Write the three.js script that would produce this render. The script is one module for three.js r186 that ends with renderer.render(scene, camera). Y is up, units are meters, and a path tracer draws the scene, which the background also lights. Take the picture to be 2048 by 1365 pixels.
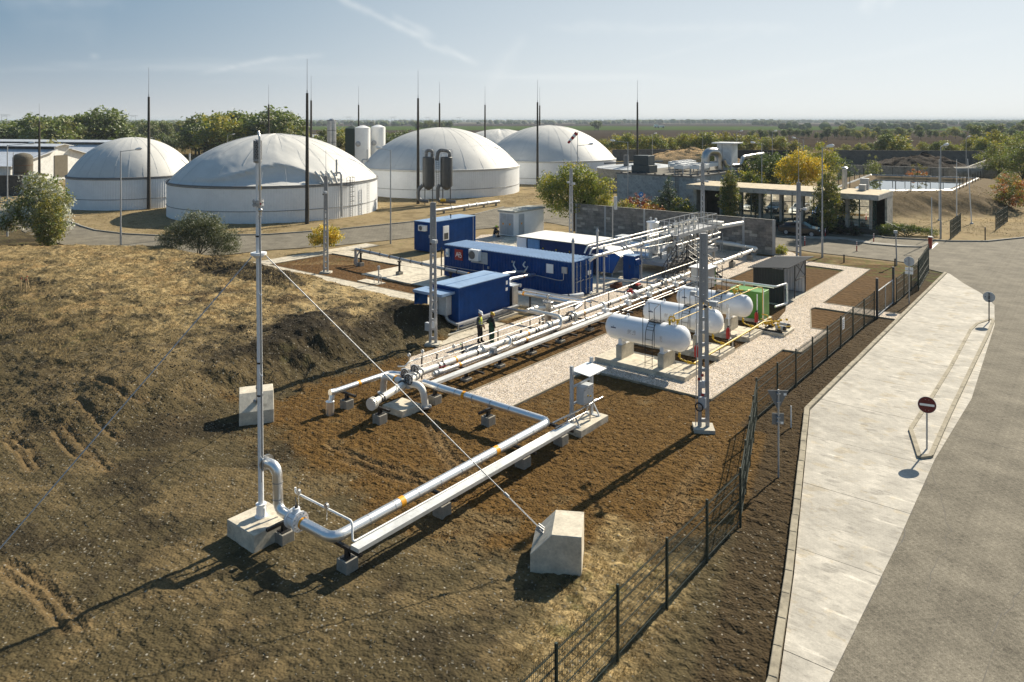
import * as THREE from 'three';
import { mergeGeometries } from 'three/addons/utils/BufferGeometryUtils.js';
import { RoundedBoxGeometry } from 'three/addons/geometries/RoundedBoxGeometry.js';
import { MarchingCubes } from 'three/addons/objects/MarchingCubes.js';
// camera, sky, sun, exposure
const F = 1500, EYE = 12.7, HZ = 240, CX = 1024;
const scene = new THREE.Scene();
const camera = new THREE.PerspectiveCamera(2 * Math.atan(682.5 / F) * 180 / Math.PI, 2048 / 1365, 0.5, 30000);
camera.position.set(0, EYE, 0);
camera.lookAt(0, EYE, -100);
camera.setViewOffset(2048, 1365, 0, 682.5 - HZ, 2048, 1365);
const renderer = new THREE.WebGLRenderer({ antialias: true });
renderer.toneMapping = THREE.LinearToneMapping;
const EXPO = 1.6;
renderer.toneMappingExposure = EXPO;
renderer.shadowMap.enabled = true;
const SUN_EL = 35.0 * Math.PI / 180;
const SUN = new THREE.Vector3(0.672 * Math.cos(SUN_EL), Math.sin(SUN_EL), -0.741 * Math.cos(SUN_EL)).normalize();
const sun = new THREE.DirectionalLight(new THREE.Color(1.0, 0.90, 0.73), 5.0);
sun.position.copy(SUN).multiplyScalar(200).add(new THREE.Vector3(0, 0, -60));
sun.target.position.set(0, 0, -60);
sun.castShadow = true; sun.shadow.radius = 1; sun.shadow.mapSize.set(4096, 4096);
Object.assign(sun.shadow.camera, { left: -170, right: 170, top: 150, bottom: -150, near: 1, far: 600 });
scene.add(sun, sun.target);
// numbers
let seed = 7;
const rnd = () => { seed = (seed + 0x6d2b79f5) | 0; let t = Math.imul(seed ^ (seed >>> 15), 1 | seed); t = (t + Math.imul(t ^ (t >>> 7), 61 | t)) ^ t; return ((t ^ (t >>> 14)) >>> 0) / 4294967296; };
const rr = (a, b) => a + (b - a) * rnd();
const clamp = (x, a = 0, b = 1) => x < a ? a : x > b ? b : x;
const ss = (a, b, x) => { const t = clamp((x - a) / (b - a)); return t * t * (3 - 2 * t); };
const mix = (a, b, t) => a + (b - a) * t;
const NT = 512, tile = new Float32Array(NT * NT);
{
const lat = {};
for (const p of [8, 16, 32, 64, 128]) { lat[p] = new Float32Array(p * p); for (let i = 0; i < p * p; i++) lat[p][i] = rnd(); }
let lo = 9, hi = -9;
for (let j = 0; j < NT; j++) for (let i = 0; i < NT; i++) {
let s = 0, a = 1;
for (const p of [8, 16, 32, 64, 128]) {
const x = i / NT * p, y = j / NT * p, x0 = x | 0, y0 = y | 0, fx = x - x0, fy = y - y0, x1 = (x0 + 1) % p, y1 = (y0 + 1) % p, L = lat[p];
const u = fx * fx * (3 - 2 * fx), w = fy * fy * (3 - 2 * fy);
s += a * mix(mix(L[y0 * p + x0], L[y0 * p + x1], u), mix(L[y1 * p + x0], L[y1 * p + x1], u), w); a *= 0.62;
}
tile[j * NT + i] = s; lo = Math.min(lo, s); hi = Math.max(hi, s);
}
for (let i = 0; i < NT * NT; i++) tile[i] = (tile[i] - lo) / (hi - lo);
}
const N = (x, y) => {
x = (x - Math.floor(x)) * NT; y = (y - Math.floor(y)) * NT;
const x0 = x | 0, y0 = y | 0, fx = x - x0, fy = y - y0, x1 = (x0 + 1) & 511, y1 = (y0 + 1) & 511, a = (y0 & 511) * NT, b = y1 * NT, c = x0 & 511;
return (tile[a + c] * (1 - fx) + tile[a + x1] * fx) * (1 - fy) + (tile[b + c] * (1 - fx) + tile[b + x1] * fx) * fy;
};
const hash = (i, j) => { let t = Math.imul(i, 374761393) + Math.imul(j, 668265263); t = Math.imul(t ^ (t >>> 13), 1274126177); return ((t ^ (t >>> 16)) >>> 0) / 4294967296; };
// the sky: air, thin cirrus, old contrails
{
const W = 2048, Hh = 1024, px = new Float32Array(W * Hh * 4);
const sunH = new THREE.Vector2(SUN.x, SUN.z).normalize();
const trails = [                                             // [azimuth, elevation] ends in degrees (0 = straight ahead, right positive), width, strength
[-13.2, 9.2, -6.5, 6.1, 0.26, 0.34], [-9.0, 8.0, -6.0, 6.2, 0.22, 0.20], [-6.8, 5.9, -2.6, 4.3, 0.20, 0.26], [-5.2, 5.7, -3.4, 4.6, 0.14, 0.18],
[-22.5, 3.3, -17.6, 4.5, 0.10, 0.22], [-18.3, 4.35, -14.2, 4.75, 0.16, 0.22], [26.5, 9.6, 25.0, 7.4, 0.5, 0.20], [27.6, 9.6, 26.4, 7.6, 0.4, 0.16],
[1.0, 6.4, -2.0, 2.2, 0.55, 0.10], [8.6, 4.1, 17.5, 6.3, 0.10, 0.10], [3, 7.1, 21, 6.6, 0.4, 0.10], [15, 2.6, 34, 5.8, 0.3, 0.06], [-34.5, 7.6, -27.5, 7.9, 0.5, 0.12], [-33.5, 6.6, -28.5, 6.0, 0.9, 0.05],
[-29.4, 4.3, -28.9, 4.2, 0.14, 0.30],
];
for (let r = 0; r < Hh; r++) {
const el = (r + 0.5) / Hh * 180 - 90, y = Math.sin(el * Math.PI / 180), cy = Math.cos(el * Math.PI / 180), e = Math.max(el, 0);
for (let c = 0; c < W; c++) {
const phi = ((c + 0.5) / W - 0.5) * 2 * Math.PI, dx = Math.cos(phi) * cy, dz = Math.sin(phi) * cy;
const cg = dx * SUN.x + y * SUN.y + dz * SUN.z, ang = Math.acos(clamp(cg, -1, 1)) * 180 / Math.PI;
const az = Math.atan2(dx, -dz) * 180 / Math.PI;
const side = (dx * sunH.x + dz * sunH.y) / Math.max(cy, 1e-3);
const k = Math.exp(-e / 4.2), k2 = Math.exp(-e / 30), toSun = Math.pow(ss(0.14, 1.02, side), 0.85);
// haze at the horizon -> pale blue -> deep zenith
const hz = [mix(0.56, 0.83, toSun), mix(0.575, 0.845, toSun), mix(0.585, 0.82, toSun)];
const md = [mix(0.125, 0.74, toSun), mix(0.285, 0.84, toSun), mix(0.43, 0.90, toSun)];
const zn = [0.075, 0.155, 0.30];
const glow = 0.9 * Math.exp(-ang / 9) + 0.25 * Math.exp(-ang / 24);
let R = [0, 1, 2].map((i) => mix(mix(zn[i], md[i], k2), hz[i], k) + glow * [1, 0.96, 0.88][i]);
// cirrus veil
const sxp = dx / Math.max(y + 0.06, 0.06), szp = dz / Math.max(y + 0.06, 0.06);
let v = N(sxp * 0.018 + szp * 0.010, szp * 0.05 + 0.3) * 0.6 + N(sxp * 0.05 + szp * 0.02, szp * 0.16) * 0.4;
let cloud = ss(0.50, 0.85, v) * 0.30 * ss(0.5, 5, e) * (1 - 0.5 * ss(30, 80, e));
for (const [a0, e0, a1, e1, w, s] of trails) {
const ux = a1 - a0, uy = e1 - e0, l = Math.hypot(ux, uy), t = ((az - a0) * ux + (e - e0) * uy) / (l * l);
if (t < -0.1 || t > 1.1) continue;
const off = ((az - a0) * uy - (e - e0) * ux) / l + (N(t * l * 0.06 + a0 * 0.1, e0) - 0.5) * w * 1.2, ww = w * (0.5 + 0.8 * N(t * l * 0.1, a0));
cloud += s * Math.exp(-off * off / (ww * ww)) * ss(-0.1, 0.1, t) * (1 - ss(0.85, 1.1, t)) * (0.35 + 0.9 * N(t * l * 0.15, off * 0.4 + e0 * 0.3));
}
cloud = clamp(cloud, 0, 0.8);
const o = (r * W + c) * 4, lit = [0.92 + 0.25 * toSun, 0.93 + 0.24 * toSun, 0.92 + 0.2 * toSun];
for (let i = 0; i < 3; i++) px[o + i] = el < 0 ? 0.2 : mix(R[i], lit[i], cloud) / EXPO;
px[o + 3] = 1;
}
}
const t = new THREE.DataTexture(px, W, Hh, THREE.RGBAFormat, THREE.FloatType);
t.mapping = THREE.EquirectangularReflectionMapping; t.magFilter = THREE.LinearFilter; t.needsUpdate = true;
scene.background = t; scene.environment = t;
}
scene.fog = new THREE.FogExp2(new THREE.Color(0.62, 0.70, 0.78), 0.00014);
// places: the site's own axes (u to the right and near, v to the right and far), pixels of the photograph's ground
const TH = 38.4 * Math.PI / 180, CT = Math.cos(TH), ST = Math.sin(TH), OX = 9.02, OD = 34.08;
const V3 = (x, y, z) => new THREE.Vector3(x, y, z);
const S = (u, v, h = 0) => V3(OX + u * CT + v * ST, h, -(OD - u * ST + v * CT));
const toUV = (x, d) => [(x - OX) * CT - (d - OD) * ST, (x - OX) * ST + (d - OD) * CT];
const G = (px, py, h = 0) => { const d = F * (EYE - h) / (py - HZ); return [(px - CX) * d / F, d]; };
const U = (px, py, h = 0) => toUV(...G(px, py, h));
const Wp = (x, d, h = 0) => V3(x, h, -d);
const at = (px, d) => (px - CX) * d / F;
const hAt = (py, d) => EYE - (py - HZ) * d / F;
// things and parts
const taken = new Map(), TENS = ['', '', 'twenty', 'thirty'], ORD = ['zeroth', 'first', 'second', 'third', 'fourth', 'fifth', 'sixth', 'seventh', 'eighth', 'ninth', 'tenth', 'eleventh', 'twelfth', 'thirteenth', 'fourteenth', 'fifteenth', 'sixteenth', 'seventeenth', 'eighteenth', 'nineteenth', 'twentieth'], nth = (n) => n < 21 ? ORD[n] : n === 30 ? 'thirtieth' : TENS[(n / 10) | 0] + '-' + ORD[n % 10];
function ordinals(list, text) { list.sort((a, b) => a.position.x / -a.position.z - b.position.x / -b.position.z).forEach((o, i) => { o.userData.label = text(i ? nth(i + 1) : 'leftmost'); }); }
function numbered(name) { const n = taken.get(name) ?? 0; taken.set(name, n + 1); return n ? name + '_' + String(n).padStart(3, '0') : name; }
const bases = new WeakMap(), SPLIT = new Set('marker_band collar wheel duct support hose band lamp insulator fan hoop pipe line down_bend foot_flange flange clamp coupling hanger fitting leg eyes roof_vent stripe dark_band corner_strip seam saddle pier motor shelf mounting vent_pipe end_ring door_seam bolt rivet button roof_panel side_wall folded_skin line_bracket bracket junction_box conduit lock placard plate red_button foot_bolt'.split(' '));
function tag(o, label, category, group, kind) { if (label) o.userData.label = label; if (category) o.userData.category = category; if (group) o.userData.group = group; if (kind) o.userData.kind = kind; return o; }
function thing(name, label, category, [u, v, h = 0], group) {
const o = new THREE.Group(); o.name = numbered(name); o.position.copy(S(u, v, h)); o.rotation.y = -TH;
bases.set(o, V3(u, h, -v)); scene.add(o); return tag(o, label, category, group);
}
function spot(name, label, category, pos, turn = 0, group) {
const o = new THREE.Group(); o.name = numbered(name); o.position.copy(pos); o.rotation.y = turn;
bases.set(o, V3(0, 0, 0)); scene.add(o); return tag(o, label, category, group);
}
function copy(o, pos, turn, label, name) {
const c = o.clone(); c.name = numbered((name ?? o.name).replace(/_\d+$/, '')); c.position.copy(pos); if (turn !== undefined) c.rotation.y = turn;
c.userData = { ...o.userData }; if (label) c.userData.label = label; scene.add(c); return c;
}
function triUV(g) {
const p = g.attributes.position, n = g.attributes.normal, uv = new Float32Array(p.count * 2);
for (let i = 0; i < p.count; i++) {
const ax = Math.abs(n.getX(i)), ay = Math.abs(n.getY(i)), az = Math.abs(n.getZ(i)), x = p.getX(i), y = p.getY(i), z = p.getZ(i);
if (ay >= ax && ay >= az) { uv[2 * i] = x; uv[2 * i + 1] = -z; } else if (ax >= az) { uv[2 * i] = z; uv[2 * i + 1] = y; } else { uv[2 * i] = x; uv[2 * i + 1] = y; }
}
g.setAttribute('uv', new THREE.BufferAttribute(uv, 2));
}
function merge(list, keepUV) {
list = (Array.isArray(list) ? list.flat(9) : [list]).filter(Boolean);
const ready = list.map((g) => {
g = g.clone();
for (const k of Object.keys(g.attributes)) if (!['position', 'normal', 'uv', 'color'].includes(k)) g.deleteAttribute(k);
if (!g.attributes.normal) g.computeVertexNormals();
if (!g.attributes.uv) g.setAttribute('uv', new THREE.BufferAttribute(new Float32Array(g.attributes.position.count * 2), 2));
if (!g.index) g.setIndex([...Array(g.attributes.position.count).keys()]);
g.morphAttributes = {}; g.clearGroups();
return g;
});
const m = ready.length > 1 ? mergeGeometries(ready) : ready[0];
if (!keepUV) triUV(m);
return m;
}
function part(name, list, material, parent, label) {
if (SPLIT.has(name) && Array.isArray(list)) { const l = list.flat(9); if (l.length > 1 && l.length < 60) { let m; for (const g of l) m = part(name, [g], material, parent, label); return m; } }
const g = merge(list, material.userData.keepUV), b = bases.get(parent);
let q = parent; while (q && !bases.has(q)) q = q.parent;
const bb = bases.get(q); if (bb) g.translate(-bb.x, -bb.y, -bb.z);
const m = new THREE.Mesh(g, material); m.name = name; if (label) m.userData.label = label; parent.add(m); return m;
}
function solo(name, list, material, label, category, group, kind, base) {
const m = new THREE.Mesh(merge(list, material.userData.keepUV), material); m.name = numbered(name); scene.add(m); if (base) { m.geometry.translate(-base.x, -base.y, -base.z); m.position.copy(base); }
return tag(m, label, category, group, kind);
}
function sheetSite(name, list, material, kind = 'structure', label) {
const m = new THREE.Mesh(merge(list, material.userData.keepUV), material); m.name = numbered(name); m.position.copy(S(0, 0, 0)); m.rotation.y = -TH; scene.add(m);
m.userData.kind = kind; if (label) m.userData.label = label; return m;
}
// shapes, in site coordinates: x = u, y = height, z = -v
const P = (u, v, h = 0) => V3(u, h, -v);
const box = (u0, u1, v0, v1, h0, h1) => new THREE.BoxGeometry(Math.abs(u1 - u0), Math.abs(h1 - h0), Math.abs(v1 - v0)).translate((u0 + u1) / 2, (h0 + h1) / 2, -(v0 + v1) / 2);
const rbox = (u0, u1, v0, v1, h0, h1, r = 0.02, s = 1) => new RoundedBoxGeometry(u1 - u0, h1 - h0, v1 - v0, s, Math.min(r, (h1 - h0) / 2.1, (u1 - u0) / 2.1, (v1 - v0) / 2.1)).translate((u0 + u1) / 2, (h0 + h1) / 2, -(v0 + v1) / 2);
function cyl(a, b, r, r2 = r, seg = 10, open = false) {
const d = b.clone().sub(a), l = d.length(), g = new THREE.CylinderGeometry(r2, r, l, seg, 1, open);
g.applyQuaternion(new THREE.Quaternion().setFromUnitVectors(V3(0, 1, 0), d.normalize()));
return g.translate((a.x + b.x) / 2, (a.y + b.y) / 2, (a.z + b.z) / 2);
}
function beam(a, b, w, h = w) {
const d = b.clone().sub(a), l = d.length(); d.normalize();
const g = new THREE.BoxGeometry(w, h, l), up = Math.abs(d.y) > 0.98 ? V3(1, 0, 0) : V3(0, 1, 0);
const m = new THREE.Matrix4(), x = up.clone().cross(d).normalize(), y = d.clone().cross(x);
m.makeBasis(x, y, d); g.applyMatrix4(m);
return g.translate((a.x + b.x) / 2, (a.y + b.y) / 2, (a.z + b.z) / 2);
}
function sweep(pts, r, seg = 10, bend = 0, cap = true) {
let q = [];
if (bend > 0 && pts.length > 2) {
q.push(pts[0].clone());
for (let i = 1; i < pts.length - 1; i++) {
const a = pts[i - 1].clone().sub(pts[i]), b = pts[i + 1].clone().sub(pts[i]), la = a.length(), lb = b.length(), k = Math.min(bend, la * 0.48, lb * 0.48);
const A = pts[i].clone().addScaledVector(a, k / la), B = pts[i].clone().addScaledVector(b, k / lb);
for (let t = 0; t <= 6; t++) { const s = t / 6; q.push(A.clone().multiplyScalar((1 - s) * (1 - s)).addScaledVector(pts[i], 2 * s * (1 - s)).addScaledVector(B, s * s)); }
}
q.push(pts[pts.length - 1].clone());
} else q = pts.map((p) => p.clone());
q = q.filter((p, i) => !i || p.distanceTo(q[i - 1]) > 1e-4);
const pos = [], nor = [], idx = []; let n = null, tPrev = null;
const rad = typeof r === 'function' ? r : () => r;
q.forEach((p, i) => {
const t = (i === 0 ? q[1].clone().sub(p) : i === q.length - 1 ? p.clone().sub(q[i - 1]) : q[i + 1].clone().sub(p).normalize().add(p.clone().sub(q[i - 1]).normalize())).normalize();
if (!n) { n = Math.abs(t.y) > 0.9 ? V3(1, 0, 0) : V3(0, 1, 0); n.addScaledVector(t, -n.dot(t)).normalize(); }
else { n.applyQuaternion(new THREE.Quaternion().setFromUnitVectors(tPrev, t)); n.addScaledVector(t, -n.dot(t)).normalize(); }
tPrev = t; const b = t.clone().cross(n), R = rad(i / (q.length - 1));
for (let j = 0; j <= seg; j++) { const a = j / seg * Math.PI * 2, x = n.clone().multiplyScalar(Math.cos(a)).addScaledVector(b, Math.sin(a)); pos.push(p.x + x.x * R, p.y + x.y * R, p.z + x.z * R); nor.push(x.x, x.y, x.z); }
});
for (let i = 0; i < q.length - 1; i++) for (let j = 0; j < seg; j++) { const a = i * (seg + 1) + j, b = a + seg + 1; idx.push(a, a + 1, b, b, a + 1, b + 1); }
if (cap) for (const e of [0, q.length - 1]) {
const t = (e ? q[e].clone().sub(q[e - 1]) : q[0].clone().sub(q[1])).normalize(), c = pos.length / 3; pos.push(q[e].x, q[e].y, q[e].z); nor.push(t.x, t.y, t.z);
for (let j = 0; j <= seg; j++) { const s = (e * (seg + 1) + j) * 3; pos.push(pos[s], pos[s + 1], pos[s + 2]); nor.push(t.x, t.y, t.z); }
for (let j = 0; j < seg; j++) e ? idx.push(c, c + 1 + j, c + 2 + j) : idx.push(c, c + 2 + j, c + 1 + j);
}
const g = new THREE.BufferGeometry(); g.setAttribute('position', new THREE.Float32BufferAttribute(pos, 3)); g.setAttribute('normal', new THREE.Float32BufferAttribute(nor, 3)); g.setIndex(idx);
return g;
}
const lathe = (profile, c = V3(0, 0, 0), seg = 20) => new THREE.LatheGeometry(profile.map(([r, h]) => new THREE.Vector2(r, h)), seg).translate(c.x, c.y, c.z);
function slab(poly, h0, h1, bevel = 0) {
const sh = new THREE.Shape(poly.map(([u, v]) => new THREE.Vector2(u, v)));
return new THREE.ExtrudeGeometry(sh, { depth: h1 - h0 - bevel, bevelEnabled: bevel > 0, bevelSize: bevel, bevelThickness: bevel, bevelSegments: 1, bevelOffset: -bevel }).rotateX(-Math.PI / 2).translate(0, h0, 0);
}
function ribbon(pts, w, h0, h1, closed = false) {
const out = [];
for (let i = 0; i < pts.length - 1; i++) {
const [a, b] = [pts[i], pts[i + 1]], l = Math.hypot(b[0] - a[0], b[1] - a[1]), nx = -(b[1] - a[1]) / l * w / 2, ny = (b[0] - a[0]) / l * w / 2;
out.push(slab([[a[0] - nx, a[1] - ny], [b[0] - nx, b[1] - ny], [b[0] + nx, b[1] + ny], [a[0] + nx, a[1] + ny]], h0, h1));
}
return out;
}
function sectionAlong(profile, a, b) {
const d = b.clone().sub(a), l = d.length(); d.normalize();
const g = new THREE.ExtrudeGeometry(new THREE.Shape(profile.map(([x, y]) => new THREE.Vector2(x, y))), { depth: l, bevelEnabled: false });
const x = V3(0, 1, 0).cross(d).normalize(), m = new THREE.Matrix4().makeBasis(x, d.clone().cross(x), d); g.applyMatrix4(m);
return g.translate(a.x, a.y, a.z);
}
// materials
function dataTex(w, h, fn, srgb = true, rep = 1) {
const d = new Uint8Array(w * h * 4);
for (let j = 0; j < h; j++) for (let i = 0; i < w; i++) { const c = fn(i / w, j / h, i, j), o = (j * w + i) * 4; d[o] = clamp(c[0], 0, 1) * 255; d[o + 1] = clamp(c[1], 0, 1) * 255; d[o + 2] = clamp(c[2], 0, 1) * 255; d[o + 3] = 255; }
const t = new THREE.DataTexture(d, w, h, THREE.RGBAFormat); t.wrapS = t.wrapT = THREE.RepeatWrapping; t.magFilter = THREE.LinearFilter; t.minFilter = THREE.LinearMipmapLinearFilter;
if (srgb) t.colorSpace = THREE.SRGBColorSpace; t.repeat.set(rep, rep); t.needsUpdate = true; return t;
}
const grey = (v) => [v, v, v];
const texWear = dataTex(512, 512, (x, y) => { const a = N(x, y), b = N(x * 3, y * 3 + 0.4), c = N(x * 9, y * 9); return grey(0.80 + 0.13 * a + 0.08 * b + 0.05 * c - 0.06 * ss(0.62, 0.8, b)); }, true, 0.25);
const texSoft = dataTex(256, 256, (x, y) => grey(0.93 + 0.06 * N(x, y) + 0.03 * (N(x * 5, y * 5) - 0.5)), true, 0.06);
const texConc = dataTex(512, 512, (x, y, i, j) => { const a = N(x, y), b = N(x * 2, y * 2 + 0.3), c = N(x * 10, y * 10), s = ss(0.55, 0.75, a) * 0.10; const v = 0.76 + 0.18 * b + 0.10 * (c - 0.5) - s + (hash(i, j) > 0.985 ? -0.12 : 0); return [v, v * 0.985, v * 0.95]; }, true, 0.22);
const texGrain = dataTex(256, 256, (x, y, i, j) => grey(0.55 + 0.5 * (N(x * 4, y * 4) - 0.5) + 0.3 * (hash(i, j) - 0.5)), false, 1.2);
const texGalv = dataTex(256, 256, (x, y) => { const a = N(x * 2, y * 2), b = N(x * 6 + 0.3, y * 6); return grey(0.74 + 0.24 * (a > 0.5 ? b : 1 - b)); }, true, 1.0);
const texBrush = dataTex(256, 256, (x, y) => grey(0.5 + 0.4 * (N(x * 1, y * 14) - 0.5)), false, 0.7);
const texGravel = dataTex(1024, 1024, (x, y, i, j) => {
let best = 9, id = 0; const s = 96, X = x * s, Y = y * s, ix = Math.floor(X), iy = Math.floor(Y);
for (let a = -1; a < 2; a++) for (let b = -1; b < 2; b++) { const cx = ((ix + a) % s + s) % s, cy = ((iy + b) % s + s) % s, d = Math.hypot(ix + a + 0.2 + 0.6 * hash(cx, cy) - X, iy + b + 0.2 + 0.6 * hash(cx + 99, cy) - Y); if (d < best) { best = d; id = hash(cx + 7, cy + 3); } }
const v = (id < 0.13 ? 0.50 + 1.2 * id : 0.68 + 0.32 * id) * (best > 0.55 ? 0.66 : 1) * (0.92 + 0.16 * N(x * 2, y * 2)), w = hash((id * 1e6) | 0, 5); return [v, v * (0.93 + 0.05 * w), v * (0.83 + 0.14 * w)];
}, true, 0.22);
const texGravelB = dataTex(1024, 1024, (x, y) => {
let best = 9; const s = 96, X = x * s, Y = y * s, ix = Math.floor(X), iy = Math.floor(Y);
for (let a = -1; a < 2; a++) for (let b = -1; b < 2; b++) { const cx = ((ix + a) % s + s) % s, cy = ((iy + b) % s + s) % s; best = Math.min(best, Math.hypot(ix + a + 0.2 + 0.6 * hash(cx, cy) - X, iy + b + 0.2 + 0.6 * hash(cx + 99, cy) - Y) + 0.25 * hash(cx + 7, cy + 3)); }
return grey(1 - best);
}, false, 0.22);
const texAsphalt = dataTex(1024, 1024, (x, y, i, j) => { const a = N(x, y), b = N(x * 5, y * 5), c = hash(i, j); const m = N(x * 17, y * 17), s = N(x * 38 + 0.3, y * 38); const v = 0.66 + 0.20 * a + 0.10 * (b - 0.5) + 0.20 * (m - 0.5) + 0.26 * (s - 0.5) + 0.16 * (c - 0.5) + (c > 0.97 ? 0.14 : 0) - 0.10 * ss(0.62, 0.75, b); return [v, v * 0.985, v * 0.95]; }, true, 0.12);
const M = {};
function mat(name, color, o = {}) {
const { rough = 0.7, metal = 0, map, bump, bs, keepUV, phys, ...rest } = o;
const m = phys || rest.specularIntensity !== undefined ? new THREE.MeshPhysicalMaterial(rest) : new THREE.MeshStandardMaterial(rest);
m.name = name; if (Array.isArray(color)) m.color.setRGB(...color); else m.color.set(color);
m.roughness = rough; m.metalness = metal; if (map) m.map = map; if (bump) { m.bumpMap = bump; m.bumpScale = bs ?? 0.004; }
if (keepUV) m.userData.keepUV = true; return (M[name] = m);
}
mat('concrete', [0.70, 0.67, 0.60], { rough: 0.92, map: texConc, bump: texGrain, bs: 0.004 });
mat('newConcrete', [0.86, 0.80, 0.69], { rough: 0.92, map: texConc, bump: texGrain, bs: 0.003 });
mat('greyConcrete', [0.42, 0.41, 0.385], { rough: 0.92, map: texConc, bump: texGrain, bs: 0.004 });
mat('darkConcrete', [0.11, 0.105, 0.095], { rough: 0.95, map: texConc, bump: texGrain, bs: 0.006 });
mat('galv', [0.58, 0.59, 0.60], { rough: 0.5, metal: 0.4, map: texGalv });
mat('galvDark', [0.22, 0.225, 0.23], { rough: 0.55, metal: 0.5, map: texGalv });
mat('alu', [0.93, 0.93, 0.92], { rough: 0.36, metal: 0.9, map: texSoft });
mat('stainless', [0.60, 0.59, 0.57], { rough: 0.36, metal: 1.0, map: texWear });
mat('whitePipe', [0.90, 0.865, 0.79], { rough: 0.4, metal: 0.2, map: texSoft });
mat('whitePaint', [0.95, 0.95, 0.93], { rough: 0.42, map: texSoft });
mat('mastPaint', [0.90, 0.92, 0.94], { rough: 0.35, map: texSoft });
mat('blackSteel', [0.018, 0.018, 0.02], { rough: 0.5, map: texWear });
mat('darkGreen', [0.013, 0.030, 0.022], { rough: 0.55 });
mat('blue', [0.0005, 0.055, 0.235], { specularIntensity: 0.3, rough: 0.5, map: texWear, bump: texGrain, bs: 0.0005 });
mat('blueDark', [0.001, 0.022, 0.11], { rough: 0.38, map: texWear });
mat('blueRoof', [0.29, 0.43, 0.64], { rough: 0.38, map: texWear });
mat('orange', [0.85, 0.36, 0.01], { rough: 0.5 });
mat('yellow', [0.75, 0.47, 0.01], { rough: 0.45, map: texWear });
mat('red', [0.42, 0.012, 0.012], { rough: 0.45, map: texWear });
mat('green', [0.085, 0.30, 0.03], { rough: 0.4, map: texWear });
mat('rust', [0.16, 0.055, 0.022], { rough: 0.9, map: texWear });
mat('greyPaint', [0.56, 0.59, 0.61], { rough: 0.5, map: texWear });
mat('anthracite', [0.035, 0.040, 0.046], { rough: 0.48, map: texWear });
mat('darkGlass', [0.02, 0.025, 0.03], { rough: 0.08 });
mat('rubber', [0.02, 0.02, 0.022], { rough: 0.8 });
mat('wood', [0.42, 0.30, 0.16], { rough: 0.85, map: texWear });
mat('gravel', [0.86, 0.82, 0.77], { specularIntensity: 0.2, rough: 0.95, map: texGravel, bump: texGravelB, bs: 0.016 });
mat('asphalt', [0.34, 0.315, 0.265], { specularIntensity: 0.35, rough: 0.93, map: texAsphalt, bump: texGrain, bs: 0.003 });
mat('edging', [0.47, 0.43, 0.345], { rough: 0.95, map: texConc });
// the ground: one sheet from the lens to the horizon
const segDist = (x, y, a, b) => { const ux = b[0] - a[0], uy = b[1] - a[1], t = clamp(((x - a[0]) * ux + (y - a[1]) * uy) / (ux * ux + uy * uy)); return Math.hypot(x - a[0] - ux * t, y - a[1] - uy * t); };
function polyDist(x, y, poly) {
let d = 1e9, inside = false;
for (let i = 0, j = poly.length - 1; i < poly.length; j = i++) {
d = Math.min(d, segDist(x, y, poly[j], poly[i]));
if ((poly[i][1] > y) !== (poly[j][1] > y) && x < (poly[j][0] - poly[i][0]) * (y - poly[i][1]) / (poly[j][1] - poly[i][1]) + poly[i][0]) inside = !inside;
}
return inside ? -d : d;
}
const POND = [G(1655, 388, 2.4), G(1905, 385, 2.4), G(1955, 361, 2.4), G(1742, 354, 2.4)];
const RUTS = [                                                   // wheel ruts across the bare soil, as ground points
[[665, 880], [760, 915], [860, 945], [960, 930]], [[690, 905], [770, 935], [880, 962]], [[848, 832], [872, 880], [908, 925]], [[862, 826], [890, 880], [925, 918]],
[[1262, 1098], [1310, 1040], [1345, 985], [1420, 900]], [[1300, 1105], [1352, 1035], [1380, 985]], [[0, 1120], [60, 1160], [130, 1235]], [[20, 1105], [90, 1150], [165, 1230]],
[[0, 868], [40, 890], [62, 925]], [[20, 862], [58, 885], [78, 918]], [[110, 860], [150, 900], [185, 905]], [[130, 850], [175, 890], [215, 925]], [[150, 812], [200, 850], [235, 870]], [[190, 790], [250, 815], [290, 818]],
].map((l) => l.map((p) => G(p[0], p[1], 0.2)));
function mound(u, v) {
const warp = (N(u * 0.045 + 0.2, v * 0.045) - 0.5), w2 = (N(u * 0.11, v * 0.11 + 0.5) - 0.5);
const right = 1 - ss(-19.6 + warp * 2.5, -15.4 + w2 * 1.2, u + 0.12 * Math.max(0, -6 - v));
const back = 1 - ss(0.8, 4.4, v - Math.min(0, (u + 54) * 0.7) * 0 + Math.max(0, -54 - u) * 0.72 + warp * 1.5);
const front = ss(-24 + warp * 9, -9 + warp * 5, v + 0.10 * (u + 16));
let h = 1.25 * right * back * front;
h += 0.55 * Math.exp(-((u + 36) ** 2 / 60 + (v + 0.5) ** 2 / 4.5)) + 0.5 * Math.exp(-((u + 20.5) ** 2 / 10 + (v + 6.5) ** 2 / 14)) + 0.6 * Math.exp(-((u + 21) ** 2 / 14 + (v + 16.5) ** 2 / 9));
h += right * (warp * 0.5 + w2 * 0.35) * ss(2.5, 0, v);
return h;
}
function hT(x, d) {
const [u, v] = toUV(x, d); let h = -0.06;
if (u < -12 && v < 6) h += Math.max(0, mound(u, v));
h += (N(x * 0.031, d * 0.031) - 0.5) * 0.16 * ss(-13, -17, v) + (N(x * 0.09, d * 0.09 + 0.3) - 0.5) * 0.10 * Math.max(ss(-12.5, -15, v), ss(-13, -17, u));
if (d > 90 && x > 20 && x < 95) { const q = polyDist(x, d, POND); h += q < 0 ? (2.75 - 0.9 * ss(-0.4, -2.2, q)) : 2.75 * (1 - ss(1.6, 7.5 + 3 * N(x * 0.05, d * 0.05), q)); }
if (d > 105 && x < 40) h -= 0;
return h;
}
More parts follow.
